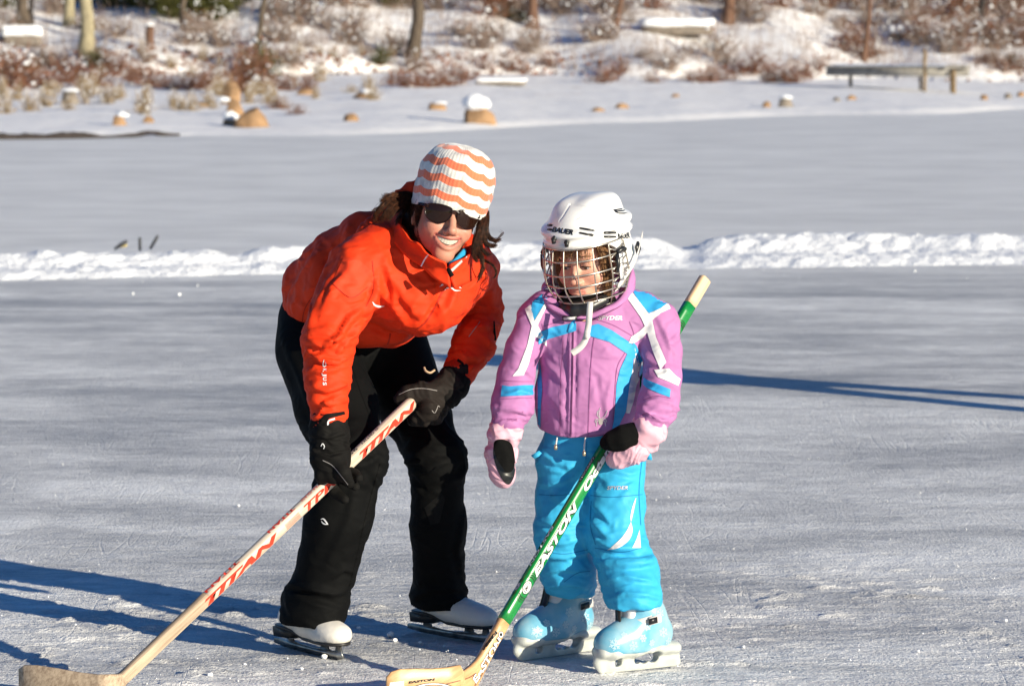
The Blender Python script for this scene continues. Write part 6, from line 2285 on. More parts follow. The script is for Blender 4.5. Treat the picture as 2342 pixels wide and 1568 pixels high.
    zh = P(1335, 1004, 8.92)[2]
    hem = zh + 0.02 * np.clip(np.abs(X - P(1335, 1000, 8.9)[0]) / 0.13, 0, 1.2) ** 2
    inside_t = (X > P(1222, 990, 9)[0]) & (X < P(1452, 990, 9)[0])
    j.F = np.where(inside_t, np.maximum(j.F, hem - Z), j.F).astype(np.float32)
    j.cone(P(1335, 640, 8.99), P(1340, 690, 9.0), 0.068, 0.062, 0.01, op='sub')
    V, Q = j.mesh(2)
    N = normals(V, Q)
    uv = proj(V); x, y = uv[:, 0], uv[:, 1]
    aR = np.clip((1232 - x) / 12, 0, 1) * np.clip((y - 720) / 40, 0, 1)
    aL = np.clip((x - 1455) / 12, 0, 1) * np.clip((y - 740) / 40, 0, 1)
    V = wrinkle(V, N, (0.2, 0, 1), 42, 10, 0.0045, 3.0, aR * np.clip((y - 870) / 50, 0.12, 1))
    V = wrinkle(V, N, (0.25, 0, 1), 38, 10, 0.0045, 7.0, aL * np.clip((y - 890) / 40, 0.10, 1))
    V = wrinkle(V, N, (0.2, 0, 1), 75, 14, 0.004, 9.0, (aL + aR) * np.exp(-((y - 950) / 30) ** 2))
    t_ = 1 - np.clip(aR + aL, 0, 1)
    V = wrinkle(V, N, (0.5, 0, 0.8), 12, 5, 0.003, 1.0, t_)
    V = wrinkle(V, N, (1, 0, 0.2), 16, 4, 0.002, 12.0, t_)
    N = normals(V, Q)
    V = folds(V, N, [
        ([(1304, 740), (1303, 850), (1300, 1000)], 5, 0.005), ([(1318, 735), (1316, 850), (1313, 1000)], 3, -0.004),
        ([(1238, 988), (1290, 994), (1345, 998), (1410, 992)], 4, -0.003),
        ([(1240, 830), (1270, 850), (1290, 880)], 9, 0.006), ([(1345, 830), (1375, 860), (1380, 920)], 10, 0.005),
        ([(1250, 900), (1280, 930), (1290, 975)], 9, 0.005), ([(1400, 860), (1385, 920), (1390, 980)], 10, 0.005),
        ([(1455, 800), (1490, 830), (1530, 840)], 8, 0.007), ([(1460, 870), (1500, 880), (1545, 900)], 7, 0.006),
        ([(1470, 925), (1505, 915), (1540, 925)], 6, 0.008), ([(1465, 950), (1500, 945), (1530, 965)], 5, -0.006),
        ([(1160, 905), (1190, 895), (1222, 905)], 6, 0.007), ([(1128, 935), (1165, 935), (1210, 945)], 6, 0.007),
        ([(1125, 960), (1160, 955), (1195, 965)], 5, -0.006), ([(1175, 840), (1205, 850), (1226, 870)], 7, 0.006),
        ([(1500, 720), (1525, 770), (1545, 810)], 9, 0.006), ([(1530, 760), (1540, 800), (1538, 830)], 7, -0.005),
    ])
    V = V + normals(V, Q) * (0.0010 * fbm(V * 45, 3))[:, None]
    jacket = part('jacket', V, Q, M_PINK, root)
    bj = bvh_of(V, Q)
    # collar
    cV, cF = strip([(1240, 686, 8.975), (1258, 706, 8.95), (1300, 724, 8.935), (1345, 727, 8.935), (1390, 714, 8.945), (1428, 692, 8.98), (1449, 660, 9.04), (1430, 645, 9.12), (1330, 645, 9.14), (1252, 656, 9.08), (1240, 670, 9.0)],
                   [(1244, 674, 8.985), (1261, 696, 8.962), (1301, 713, 8.948), (1345, 716, 8.948), (1386, 703, 8.955), (1420, 678, 8.985), (1442, 618, 9.03), (1428, 608, 9.10), (1330, 610, 9.12), (1260, 636, 9.07), (1250, 655, 9.0)], 0.008, 8, 8, 0.004)
    collar = part('collar', cV, cF, M_PINK, jacket)
    bcl = bvh_of(cV, cF)
    s3 = SDF(P(1338, 672, 8.99) - 0.13, P(1338, 672, 8.99) + 0.13, 0.005)
    s3.ell(P(1338, 685, 9.01), (0.088, 0.072, 0.026), 0.01)
    LV, LQ = s3.mesh(1)
    part('neck_warmer', LV, LQ, M_BLACK, jacket)
    # sewn panels (outlines in view pixels)
    def pn(nm, poly, m, curve=False, off=0.0022, target=bj):
        return lay(poly, target, jacket, nm, m, off, 3.6, curve)
    pn('panel', [(1231, 761), (1262, 748), (1305, 739), (1318, 738), (1318, 756), (1290, 765), (1255, 775), (1232, 788)], M_CYAN)
    pn('panel', [(1352, 744), (1368, 740), (1400, 755), (1440, 782), (1450, 790), (1460, 800), (1452, 820), (1430, 806), (1395, 782), (1349, 768)], M_CYAN)
    pn('panel', [(1436, 806), (1450, 816), (1446, 850), (1440, 880), (1436, 910), (1432, 940), (1410, 985), (1398, 992), (1404, 960), (1408, 920), (1410, 880), (1418, 845)], M_CYAN)
    pn('panel', [(1452, 795), (1464, 830), (1466, 860), (1456, 880), (1450, 915), (1440, 945), (1432, 944), (1436, 910), (1440, 880), (1446, 850), (1452, 818)], M_WHITEP)
    pn('panel', [(1232, 805), (1238, 850), (1240, 890), (1237, 930), (1236, 985), (1229, 980), (1230, 900), (1228, 840)], M_CYAN)
    # far (photo left) shoulder and sleeve
    pn('panel', [(1218, 690), (1240, 672), (1252, 682), (1222, 732), (1214, 705)], M_CYAN)
    pn('panel', [(1200, 706), (1214, 696), (1222, 734), (1248, 690), (1252, 697), (1232, 740), (1222, 780), (1210, 830), (1198, 858), (1172, 860), (1186, 842), (1206, 790), (1216, 745)], M_WHITEP)
    pn('panel', [(1224, 742), (1232, 746), (1242, 768), (1250, 778), (1250, 792), (1236, 776), (1222, 768)], M_WHITEP)
    pn('panel', [(1148, 880), (1165, 883), (1200, 880), (1232, 880), (1234, 902), (1195, 904), (1165, 905), (1145, 906)], M_CYAN)
    # near sleeve
    pn('panel', [(1443, 658), (1462, 654), (1490, 668), (1530, 690), (1510, 705), (1484, 716), (1462, 690)], M_CYAN)
    pn('panel', [(1428, 672), (1440, 660), (1466, 694), (1484, 717), (1512, 704), (1528, 691), (1534, 705), (1512, 715), (1492, 732), (1500, 770), (1524, 828), (1510, 845), (1492, 800), (1478, 752), (1466, 726), (1448, 700)], M_WHITEP)
    pn('panel', [(1478, 742), (1482, 758), (1470, 772), (1450, 785), (1438, 784), (1444, 770), (1462, 758)], M_WHITEP)
    pn('panel', [(1496, 845), (1530, 842), (1545, 858), (1557, 866), (1552, 882), (1530, 872), (1505, 862)], M_WHITEP)
    pn('panel', [(1466, 858), (1480, 868), (1510, 880), (1534, 890), (1532, 908), (1505, 898), (1478, 886), (1468, 876)], M_CYAN)
    pn('panel', [(1446, 780), (1456, 790), (1470, 826), (1480, 860), (1468, 858), (1458, 830)], M_CYAN)
    # seams and zip
    for pl in ([(1364, 742), (1352, 830), (1345, 1000)], [(1288, 765), (1282, 880), (1280, 995)], [(1232, 995), (1290, 999)], [(1320, 1000), (1400, 992)], [(1440, 735), (1450, 765), (1446, 800)],
               [(1240, 740), (1244, 770), (1234, 800)], [(1430, 806), (1412, 840), (1406, 900), (1402, 960)], [(1350, 726), (1400, 742), (1450, 770)], [(1240, 748), (1290, 730)],
               [(1500, 770), (1520, 830), (1512, 850)], [(1470, 915), (1500, 905), (1534, 910)], [(1152, 870), (1190, 872), (1228, 872)], [(1145, 912), (1190, 910), (1230, 910)]):
        stroke(pl, 1.5, bj, jacket, 'seam', M_PINKSEAM)
    stroke([(1311, 735), (1309, 850), (1305, 1003)], 3.6, bj, jacket, 'zip', mat('plum_zip', (0.09, 0.02, 0.08), 0.5))
    pv, pf = tube(np.array((P(1314, 732, 8.895), P(1306, 745, 8.89), P(1299, 760, 8.885))), (0.003, 0.0075, 0.005), 8)
    part('zip_pull', pv, pf, M_CYAN, jacket)
    write('SPYDER', (1368, 731), (1, 0.0), 9.5, bj, jacket, M_SILVER, width=55, shear=0.25, bold=0.02)
    write('SPDR', (1160, 962), (1, 0.02), 6, bj, jacket, M_PINKSEAM, width=24)
    stroke([(1465, 950), (1480, 945), (1500, 958)], 2, bj, jacket, 'cuff_tab', M_PINKSEAM)
    # the spider emblem
    sp_ = [[(1373, 955), (1370, 945), (1366, 934)], [(1378, 955), (1382, 945), (1388, 934)]]
    for pl in ([(1372, 956), (1366, 948), (1368, 938)], [(1372, 956), (1370, 944), (1373, 932)], [(1376, 956), (1384, 950), (1389, 938)], [(1371, 960), (1364, 958), (1361, 966)],
               [(1371, 962), (1365, 963), (1364, 974)], [(1377, 960), (1384, 957), (1388, 965)], [(1377, 962), (1383, 963), (1385, 974)]):
        stroke(pl, 1.6, bj, jacket, 'logo', M_SILVER, step=2)
    lay([(1370, 957), (1378, 957), (1379, 968), (1374, 972), (1369, 968)], bj, jacket, 'logo', M_GREYPRINT, 0.002, 2)
    # hanging chin strap
    cen = spline(np.array([P(1350, 690, 8.858), P(1348, 718, 8.855), P(1345, 748, 8.868), P(1338, 778, 8.875), P(1326, 795, 8.878), P(1308, 808, 8.88)]), 6)
    uu = np.gradient(cen, axis=0); uu /= np.linalg.norm(uu, axis=1)[:, None]
    wd = np.cross(uu, (0, 1, 0)); wd /= np.linalg.norm(wd, axis=1)[:, None]
    hw = (0.0075 * np.linspace(1, 1.1, len(cen)))[:, None] * wd
    SV = np.stack((cen - hw, cen + hw, cen + hw + (0, 0.002, 0), cen - hw + (0, 0.002, 0)), 1).reshape(-1, 3)
    sp2 = part('chin_strap', SV, quads_of(len(cen), 4, True), M_STRAP, helmet, False)
    V_, F_ = tube(np.array((P(1343, 768, 8.874), P(1343, 768, 8.868))), 0.008, 14)
    part('snap', V_, F_, M_STRAP, sp2)

    # ---- trousers
    t = SDF(np.array((-0.06, 8.74, 0.1)), np.array((0.48, 9.34, 0.8)), 0.005)
    t.chain([P(1342, 975, 9.035), P(1345, 1035, 9.04)], [0.080, 0.092], 0.03, ((1, 0, 0), 1.36))
    t.chain([P(1290, 1060, 9.03), P(1288, 1150, 9.01), P(1284, 1215, 8.99)], [0.070, 0.066, 0.066], 0.03)
    t.chain([P(1284, 1215, 8.99), P(1298, 1300, 9.02), P(1306, 1345, 9.05)], [0.066, 0.066, 0.066], 0.03)
    t.chain([P(1412, 1060, 9.02), P(1408, 1160, 8.97), P(1408, 1220, 8.945)], [0.072, 0.070, 0.070], 0.03)
    t.chain([P(1408, 1220, 8.945), P(1436, 1310, 8.905), P(1450, 1370, 8.865)], [0.068, 0.072, 0.071], 0.03)
    X, Y, Z = t.ax[0][:, None, None], t.ax[1][None, :, None], t.ax[2][None, None, :]
    xm = P(1376, 1340, 9.0)[0]
    hz = np.where(X < xm, P(1305, 1360, 9.04)[2] - 0.06 * (X - P(1305, 1360, 9.0)[0]), P(1450, 1393, 8.82)[2] + 0.04 * (X - P(1450, 1390, 9.0)[0]))
    t.F = np.maximum(t.F, hz - Z + 0 * t.F)
    V, Q = t.mesh(2)
    N = normals(V, Q)
    z = V[:, 2]
    zk = P(1345, 1280, 9)[2]
    V = wrinkle(V, N, (0.25, 0, 1), 20, 7, 0.005, 3.0, np.exp(-((z - zk) / 0.10) ** 2))
    V = wrinkle(V, N, (0.15, 0, 1), 34, 9, 0.004, 5.0, np.clip((zk - 0.02 - z) / 0.04, 0, 1))
    V = wrinkle(V, N, (0.5, 0, 0.8), 14, 6, 0.0035, 8.0, np.clip((z - zk) / 0.1, 0, 1))
    N = normals(V, Q)
    V = folds(V, N, [
        ([(1240, 1040), (1270, 1060), (1300, 1065)], 8, 0.007), ([(1250, 1075), (1285, 1080), (1320, 1060)], 8, 0.007), ([(1235, 1110), (1280, 1105), (1320, 1085)], 8, 0.006),
        ([(1225, 1190), (1265, 1200), (1310, 1190)], 9, 0.010), ([(1225, 1225), (1270, 1235), (1320, 1225)], 8, -0.008), ([(1235, 1270), (1290, 1275), (1345, 1262)], 9, 0.010),
        ([(1245, 1310), (1290, 1300), (1340, 1310)], 8, 0.009), ([(1250, 1345), (1300, 1335), (1350, 1345)], 6, 0.007),
        ([(1355, 1230), (1400, 1255), (1460, 1255)], 9, 0.010), ([(1370, 1275), (1420, 1270), (1490, 1268)], 8, -0.010), ([(1375, 1290), (1430, 1292), (1495, 1285)], 9, 0.012),
        ([(1380, 1330), (1430, 1320), (1495, 1330)], 8, 0.009), ([(1390, 1372), (1430, 1358), (1480, 1362), (1512, 1370)], 6, 0.008),
        ([(1350, 1150), (1375, 1170), (1400, 1200)], 9, 0.007), ([(1350, 1190), (1370, 1210), (1390, 1225)], 9, 0.008), ([(1345, 1060), (1340, 1120), (1345, 1180)], 9, -0.010),
        ([(1400, 1075), (1440, 1085), (1470, 1075)], 8, 0.006),
    ])
    V = V + normals(V, Q) * (0.0010 * fbm(V * 45, 3))[:, None]
    trousers = part('trousers', V, Q, M_PANTS, root)
    bt = bvh_of(V, Q)
    lay(spline(np.array([(1455, 1137), (1450, 1165), (1442, 1195), (1425, 1225), (1395, 1253), (1388, 1257), (1415, 1252), (1438, 1235), (1447, 1212), (1442, 1185), (1446, 1160)]), 5, True), bt, trousers, 'panel', M_WHITEP, 0.0014, 3.5)
    lay([(1463, 1210), (1456, 1232), (1446, 1252), (1466, 1252)], bt, trousers, 'panel', M_WHITEP, 0.0014, 3.5)
    write('SPYDER', (1388, 1119), (1, -0.01), 8.5, bt, trousers, M_SILVER, width=48, shear=0.25, bold=0.02)
    for pl in ([(1350, 1132), (1400, 1136), (1470, 1130)], [(1232, 1130), (1280, 1132), (1330, 1124)], [(1360, 1252), (1420, 1262), (1468, 1252)], [(1240, 1258), (1290, 1266), (1345, 1256)],
               [(1342, 1010), (1340, 1050)], [(1470, 1040), (1462, 1120), (1466, 1200)], [(1352, 1145), (1350, 1200), (1362, 1245)], [(1290, 1330), (1320, 1310), (1350, 1305)]):
        stroke(pl, 1.5, bt, trousers, 'seam', M_BLUESEAM)
    for (px, y1) in ((1272, 1026), (1337, 1040)):
        c = spline(np.array([P(px + 2, 1000, 8.905), P(px, 1014, 8.90), P(px - 1, y1 - 8, 8.897)]), 4)
        part('drawstring', *tube(c, 0.0022, 6), M_STRAP, trousers)
        part('toggle', *tube(np.array((P(px - 1, y1 - 10, 8.897), P(px - 1, y1 - 4, 8.897), P(px - 1, y1 + 2, 8.897))), (0.003, 0.0045, 0.0042), 8), mat('brass_tip', (0.5, 0.42, 0.28), 0.35, metal=0.8), trousers)
    for (poly, y_) in (([(1233, 1030), (1242, 1038), (1222, 1049), (1214, 1041)], 8.99), ([(1470, 1032), (1488, 1030), (1492, 1052), (1480, 1050)], 8.98)):
        pv, pf = prism(poly, 0, 0.006, lambda u, v, a: P(u, v, y_ + a))
        part('waist_tab', pv, pf, M_PANTS, trousers, False)

    # ---- mittens
    def cuff_ruff(c0, c1, r, name, seed, parent):
        f = SDF((np.minimum(c0, c1) - r * 1.8), (np.maximum(c0, c1) + r * 1.8), 0.0035)
        m = (c0 + c1) / 2
        f.chain([c0, m, c1], [r * 0.86, r * 1.08, r * 0.80], 0.006)
        V, Q = f.mesh(1)
        N = normals(V, Q)
        V = wrinkle(V, N, c1 - c0, 34, 10, 0.005, seed)
        V = wrinkle(V, normals(V, Q), (1, 0.3, 0.4), 30, 9, 0.004, seed + 3)
        return part(name, V, Q, M_PALEPINK, parent)
    g = SDF(P(1150, 1050, 8.93) - np.array((0.09, 0.09, 0.11)), P(1150, 1050, 8.93) + np.array((0.09, 0.09, 0.11)), 0.0028)
    g.chain([P(1156, 985, 8.94), P(1146, 1035, 8.935), P(1148, 1080, 8.93)], [0.032, 0.036, 0.031], 0.015, ((1, 0, 0), 1.08))
    g.ell(P(1152, 1092, 8.93), (0.026, 0.026, 0.026), 0.01)
    V, Q = g.mesh(1)
    V = wrinkle(V, normals(V, Q), (0.4, 0, 0.9), 60, 18, 0.003, 3.0)
    mt = part('mitten', V, Q, M_PALEPINK, root)
    bm = bvh_of(V, Q)
    lay(spline(np.array([(1132, 1008), (1150, 1004), (1170, 1015), (1178, 1050), (1177, 1085), (1165, 1107), (1150, 1098), (1138, 1075), (1128, 1040)]), 5, True), bm, mt, 'palm', M_BLKP, 0.0018, 3)
    lay(spline(np.array([(1130, 1010), (1150, 1004), (1170, 1015), (1177, 1045), (1174, 1072), (1160, 1080), (1145, 1062), (1133, 1040)]), 5, True), bm, mt, 'thumb', fabric('black_fleece', (0.006, 0.006, 0.006), 0.95), 0.010, 3)
    cuff_ruff(P(1157, 978, 8.942), P(1152, 1008, 8.937), 0.041, 'cuff', 4.0, mt)
    g = SDF(P(1440, 1015, 8.9) - np.array((0.11, 0.11, 0.09)), P(1440, 1015, 8.9) + np.array((0.11, 0.11, 0.09)), 0.0028)
    g.chain([P(1478, 1000, 8.88), P(1450, 1030, 8.875), P(1418, 1045, 8.885), P(1404, 1052, 8.91)], [0.034, 0.033, 0.026, 0.020], 0.015)
    V, Q = g.mesh(1)
    V = wrinkle(V, normals(V, Q), (1, 0, -0.4), 75, 22, 0.003, 5.0)
    mt = part('mitten', V, Q, M_PALEPINK, root)
    g = SDF(P(1420, 1005, 8.88) - np.array((0.08, 0.10, 0.07)), P(1420, 1005, 8.88) + np.array((0.08, 0.10, 0.07)), 0.0028)
    g.chain([P(1446, 996, 8.868), P(1425, 1002, 8.864), P(1400, 1008, 8.866), P(1386, 1013, 8.874)], [0.034, 0.032, 0.024, 0.0165], 0.012)
    V, Q = g.mesh(1)
    part('thumb', V, Q, fabric('black_fleece', (0.006, 0.006, 0.006), 0.95), mt)
    cuff_ruff(P(1488, 974, 8.88), P(1470, 1004, 8.876), 0.045, 'cuff', 9.0, mt)

    # ---- plastic skates
    child_skate(root, G(1350, 1488), G(1180, 1513))
    child_skate(root, G(1533, 1524), G(1362, 1541), 0.03)
    return root

M_SKBLUE = None
def child_skate(root, heel, toe, lean=0.0):
    global M_SKBLUE
    if M_SKBLUE is None:
        M_SKBLUE = mat('pearly_blue_plastic', (0.10, 0.36, 0.52), 0.25, 0.5, var=0.35, vscale=14, coat=0.5, col2=(0.30, 0.50, 0.58))
    d = toe - heel; d[2] = 0
    Ln = np.linalg.norm(d); d /= Ln
    w = np.array((-d[1], d[0], 0))
    M = np.stack((d, w, np.array((0, 0, 1.0))), 1)
    k = Ln / 0.235
    X = lambda p: np.asarray(p, float) * (k, 0.9, 1) @ M.T + heel
    s = SDF((-0.04, -0.075, 0.03), (0.27, 0.075, 0.26), 0.003)
    s.chain([(0.045, 0, 0.100), (0.058 + lean * 0.5, 0, 0.145), (0.064 + lean, 0, 0.185)], [0.042, 0.040, 0.041], 0.02)
    s.chain([(0.05, 0, 0.085), (0.12, 0, 0.078), (0.185, 0, 0.073)], [0.041, 0.044, 0.042], 0.03)
    s.ell((0.183, 0, 0.075), (0.050, 0.046, 0.036), 0.02)
    s.cone((0.07, 0, 0.14), (0.15, 0, 0.095), 0.040, 0.036, 0.03)
    s.cut((0, 0, 0.050), (0, 0, -1), 0.006)
    s.cone((0.112 + lean * 0.4, 0, 0.132), (0.106 + lean, 0, 0.22), 0.018, 0.024, 0.006, op='sub')     # the throat where the tongue sits
    V, Q = s.mesh(1)
    sk = part('ice_skate', X(V), Q, M_SKBLUE, root)
    bs = bvh_of(X(V), Q)
    # holder: thick cloudy plastic with two windows
    h = SDF((-0.05, -0.05, -0.012), (0.27, 0.05, 0.09), 0.003)
    prof = [(-0.024, 0.055), (0.0, 0.068), (0.12, 0.060), (0.235, 0.062), (0.243, 0.044), (0.240, 0.018), (0.228, 0.0), (0.20, -0.002), (0.02, -0.002), (-0.018, 0.004), (-0.03, 0.02)]
    h.chain([(-0.008, 0, 0.052), (0.05, 0, 0.055), (0.12, 0, 0.053), (0.19, 0, 0.055), (0.22, 0, 0.055)], [0.018, 0.020, 0.018, 0.021, 0.018], 0.01, ((0, 1, 0), 2.05))
    h.chain([(-0.005, 0, 0.03), (0.05, 0, 0.03), (0.12, 0, 0.028), (0.19, 0, 0.03), (0.222, 0, 0.03)], [0.023, 0.020, 0.018, 0.022, 0.020], 0.01, ((0, 1, 0), 0.75))
    h.chain([(-0.02, 0, 0.012), (0.1, 0, 0.010), (0.215, 0, 0.011)], [0.012, 0.012, 0.012], 0.012, ((0, 1, 0), 0.7))
    h.cone((0.062, -0.06, 0.034), (0.062, 0.06, 0.034), 0.016, 0.016, 0.004, op='sub')
    h.cone((0.088, -0.06, 0.032), (0.088, 0.06, 0.032), 0.0145, 0.0145, 0.004, op='sub')
    h.cone((0.110, -0.06, 0.029), (0.110, 0.06, 0.029), 0.011, 0.011, 0.004, op='sub')
    h.cone((0.172, -0.06, 0.027), (0.172, 0.06, 0.027), 0.0115, 0.0115, 0.004, op='sub')
    h.cut((0, 0, 0.0), (0, 0, -1), 0.002)
    V, Q = h.mesh(1)
    m = bpy.data.materials.get('cloudy_holder') or mat('cloudy_holder', (0.56, 0.58, 0.54), 0.2, 0.5, var=0.2, vscale=30, coat=0.4)
    part('blade_holder', X(V), Q, m, sk)
    # tongue, straps, buckle
    tv = SDF((0.04, -0.04, 0.10), (0.17, 0.04, 0.28), 0.0035)
    tv.chain([(0.142, 0, 0.112), (0.118 + lean * 0.4, 0, 0.140), (0.108 + lean * 0.8, 0, 0.170), (0.104 + lean, 0, 0.20)], [0.012, 0.017, 0.019, 0.020], 0.01, ((0, 1, 0), 1.5))
    V, Q = tv.mesh(1)
    part('tongue', X(V), Q, M_WHITEP, sk)
    lac = [(0.166, 0.104), (0.148 + lean * 0.3, 0.124), (0.136 + lean * 0.7, 0.150), (0.128 + lean, 0.185)]
    c = np.array([(u + 0.010, 0.0, v + 0.006) for u, v in lac])
    cc_ = spline(c, 5)
    SV = np.concatenate([np.stack((q - (0, 0.013, 0), q + (0, 0.013, 0), q + (-0.004, 0.013, -0.004), q - (0.004, 0.013, 0.004))) for q in cc_])
    part('tongue_tab', X(SV), quads_of(len(cc_), 4, True), M_BLKP, sk, False)
    ring = []
    for a in np.linspace(-2.5, 2.5, 30):
        ring.append((0.063 + lean * 0.85 + 0.052 * math.cos(a), 0.0455 * math.sin(a), 0.138 - 0.014 * math.cos(a)))
    ring = np.array(ring)
    cen0 = np.array((0.063 + lean * 0.85, 0, 0))
    o = (ring - cen0) * (1, 1, 0); o /= np.linalg.norm(o, axis=1)[:, None]
    SV = np.stack((ring - (0, 0, 0.0085), ring + (0, 0, 0.0085), ring + (0, 0, 0.0085) + o * 0.003, ring - (0, 0, 0.0085) + o * 0.003), 1).reshape(-1, 3)
    part('strap', X(SV), quads_of(len(ring), 4, True)[:, ::-1], M_STRAP, sk, False)
    sidey = 1 if M[1, 1] * 1 < 0 else -1
    for sy in (-1, 1):
        V_, F_ = prism([(0.030 + lean, 0.128), (0.066 + lean, 0.122), (0.068 + lean, 0.142), (0.032 + lean, 0.148)], 0.0475 * sy, 0.056 * sy, lambda u, v, a: (u, a, v))
        bk = part('buckle', X(V_), F_, M_STRAP, sk, False)
        V_, F_ = prism([(0.044 + lean, 0.128), (0.070 + lean, 0.124), (0.071 + lean, 0.139), (0.045 + lean, 0.143)], 0.0562 * sy, 0.0585 * sy, lambda u, v, a: (u, a, v))
        part('frame', X(V_), F_, M_BLKP, bk, False)
    # snowflakes printed on the shell
    mw = bpy.data.materials.get('snowflake_print') or mat('snowflake_print', (0.36, 0.54, 0.62), 0.35, coat=0.4)
    r = np.random.default_rng(int(abs(heel[0]) * 1000))
    allv, allf, n0 = [], [], 0
    for (u, v, R0) in ((0.20, 0.080, 0.016), (0.145, 0.073, 0.014), (0.10, 0.12, 0.013), (0.06, 0.15, 0.014), (0.05, 0.10, 0.015), (0.03, 0.075, 0.012), (0.115, 0.090, 0.011), (0.085, 0.075, 0.010), (0.17, 0.100, 0.010)):
        c3 = X(np.array((u, 0.0, v)))
        # the print sits on the side that the shell turns outwards
        for sy in (-1, 1):
            side = X(np.array((u, 0.12 * sy, v)))
            for a in range(3):
                an = a * math.pi / 3 + u * 9
                for pts in ([(-1, 0), (1, 0)], [(0.45, 0), (0.75, 0.28)], [(0.45, 0), (0.75, -0.28)], [(-0.45, 0), (-0.75, 0.28)], [(-0.45, 0), (-0.75, -0.28)]):
                    p0, p1 = np.array(pts[0], float) * R0, np.array(pts[1], float) * R0
                    dd = (p1 - p0); L_ = np.linalg.norm(dd); dd /= L_
                    nn = np.array((-dd[1], dd[0])) * 0.0014
                    n = 8
                    strip_ = []
                    for q in np.linspace(0, 1, n):
                        for sgn in (-1, 1):
                            e = p0 + dd * L_ * q + nn * sgn
                            e = (e[0] * math.cos(an) - e[1] * math.sin(an), e[0] * math.sin(an) + e[1] * math.cos(an))
                            org = X(np.array((u + e[0], 0.12 * sy, v + e[1])))
                            hit = bs.ray_cast(Vector(org), Vector(M @ np.array((0, -sy, 0.0))))
                            strip_.append(None if hit[0] is None or hit[3] > 0.119 else np.array(hit[0]) + np.array(M @ np.array((0, sy, 0.0))) * 0.0008)
                    for q in range(n - 1):
                        f = strip_[2 * q:2 * q + 4]
                        if any(x is None for x in f) or max(np.linalg.norm(f[0] - f[3]), np.linalg.norm(f[1] - f[2])) > 0.012:
                            continue
                        allv += [f[0], f[1], f[3], f[2]]; allf.append((n0, n0 + 1, n0 + 2, n0 + 3)); n0 += 4
    if allv:
        part('snowflake_print', np.array(allv), np.array(allf), mw, sk, False)

build_child()
# ================================================================== HOCKEY STICKS
def wood(name, c1, c2, rough=0.5, axis=(1, 1, 1), coat=0.0):
    m, nt, N, L, b = nodes_mat(name)
    tc = N.new('ShaderNodeTexCoord')
    at = N.new('ShaderNodeAttribute'); at.attribute_name = 'grain'
    n = N.new('ShaderNodeTexNoise'); n.inputs['Scale'].default_value = 1.0; n.inputs['Detail'].default_value = 5; n.inputs['Roughness'].default_value = 0.65
    L.new(at.outputs['Vector'], n.inputs['Vector'])
    r = N.new('ShaderNodeValToRGB')
    r.color_ramp.elements[0].position = 0.33; r.color_ramp.elements[0].color = (*c1, 1)
    r.color_ramp.elements[1].position = 0.6; r.color_ramp.elements[1].color = (*c2, 1)
    L.new(n.outputs['Fac'], r.inputs['Fac']); L.new(r.outputs['Color'], b.inputs['Base Color'])
    b.inputs['Roughness'].default_value = rough
    b.inputs['Coat Weight'].default_value = coat
    bp = N.new('ShaderNodeBump'); bp.inputs['Strength'].default_value = 0.25; bp.inputs['Distance'].default_value = 0.001
    L.new(n.outputs['Fac'], bp.inputs['Height']); L.new(bp.outputs['Normal'], b.inputs['Normal'])
    return m

def bar(stations, ch=0.18):
    """Chamfered rectangular bar; each station: centre, half-width vector, half-thickness vector."""
    V = []
    for c, a, b in stations:
        c, a, b = map(np.asarray, (c, a, b))
        la, lb = np.linalg.norm(a), np.linalg.norm(b)
        k = min(la, lb) * ch * 2
        ka, kb = 1 - k / la, 1 - k / lb
        for sa, sb in ((1, kb), (ka, 1), (-ka, 1), (-1, kb), (-1, -kb), (-ka, -1), (ka, -1), (1, -kb)):
            V.append(c + a * sa + b * sb)
    n = len(stations)
    Q = quads_of(n, 8, True)
    caps = [np.array([(0, 1, 2, 3), (0, 3, 4, 7), (4, 5, 6, 7)])[:, ::-1], np.array([(0, 1, 2, 3), (0, 3, 4, 7), (4, 5, 6, 7)]) + (n - 1) * 8]
    V = np.array(V)
    F = np.concatenate([Q] + caps)
    a, b, c = V[F[0, 0]], V[F[0, 1]], V[F[0, 2]]
    nn = np.cross(b - a, c - a)
    if nn @ (V[F[0]].mean(0) - np.asarray(stations[0][0])) < 0:
        F = F[:, ::-1]
    return V, F

def set_grain(o, V, D, k=(6, 160, 160), off=0.0):
    D = D / np.linalg.norm(D)
    u = np.cross(D, (0, 1, 0.2)); u /= np.linalg.norm(u); w = np.cross(D, u)
    g = np.stack((V @ D * k[0], V @ u * k[1], V @ w * k[2]), 1) + off
    at = o.data.attributes.new('grain', 'FLOAT_VECTOR', 'POINT')
    at.data.foreach_set('vector', g.astype(np.float32).ravel())

def shaft_frame(A, B, ang):
    D = (B - A) / np.linalg.norm(B - A)
    to = np.array((0, -1.0, 0)); to -= D * (to @ D); to /= np.linalg.norm(to)
    side = np.cross(D, to)
    c, s = math.cos(ang), math.sin(ang)
    Nw = to * c + side * s            # wide face normal
    Nn = np.cross(D, Nw)              # narrow face normal
    return D, Nw, Nn

def rivets(st, T, V):
    return

def sub_stations(A, B, n, a, b):
    return [(A + (B - A) * t, a, b) for t in np.linspace(0, 1, n)]

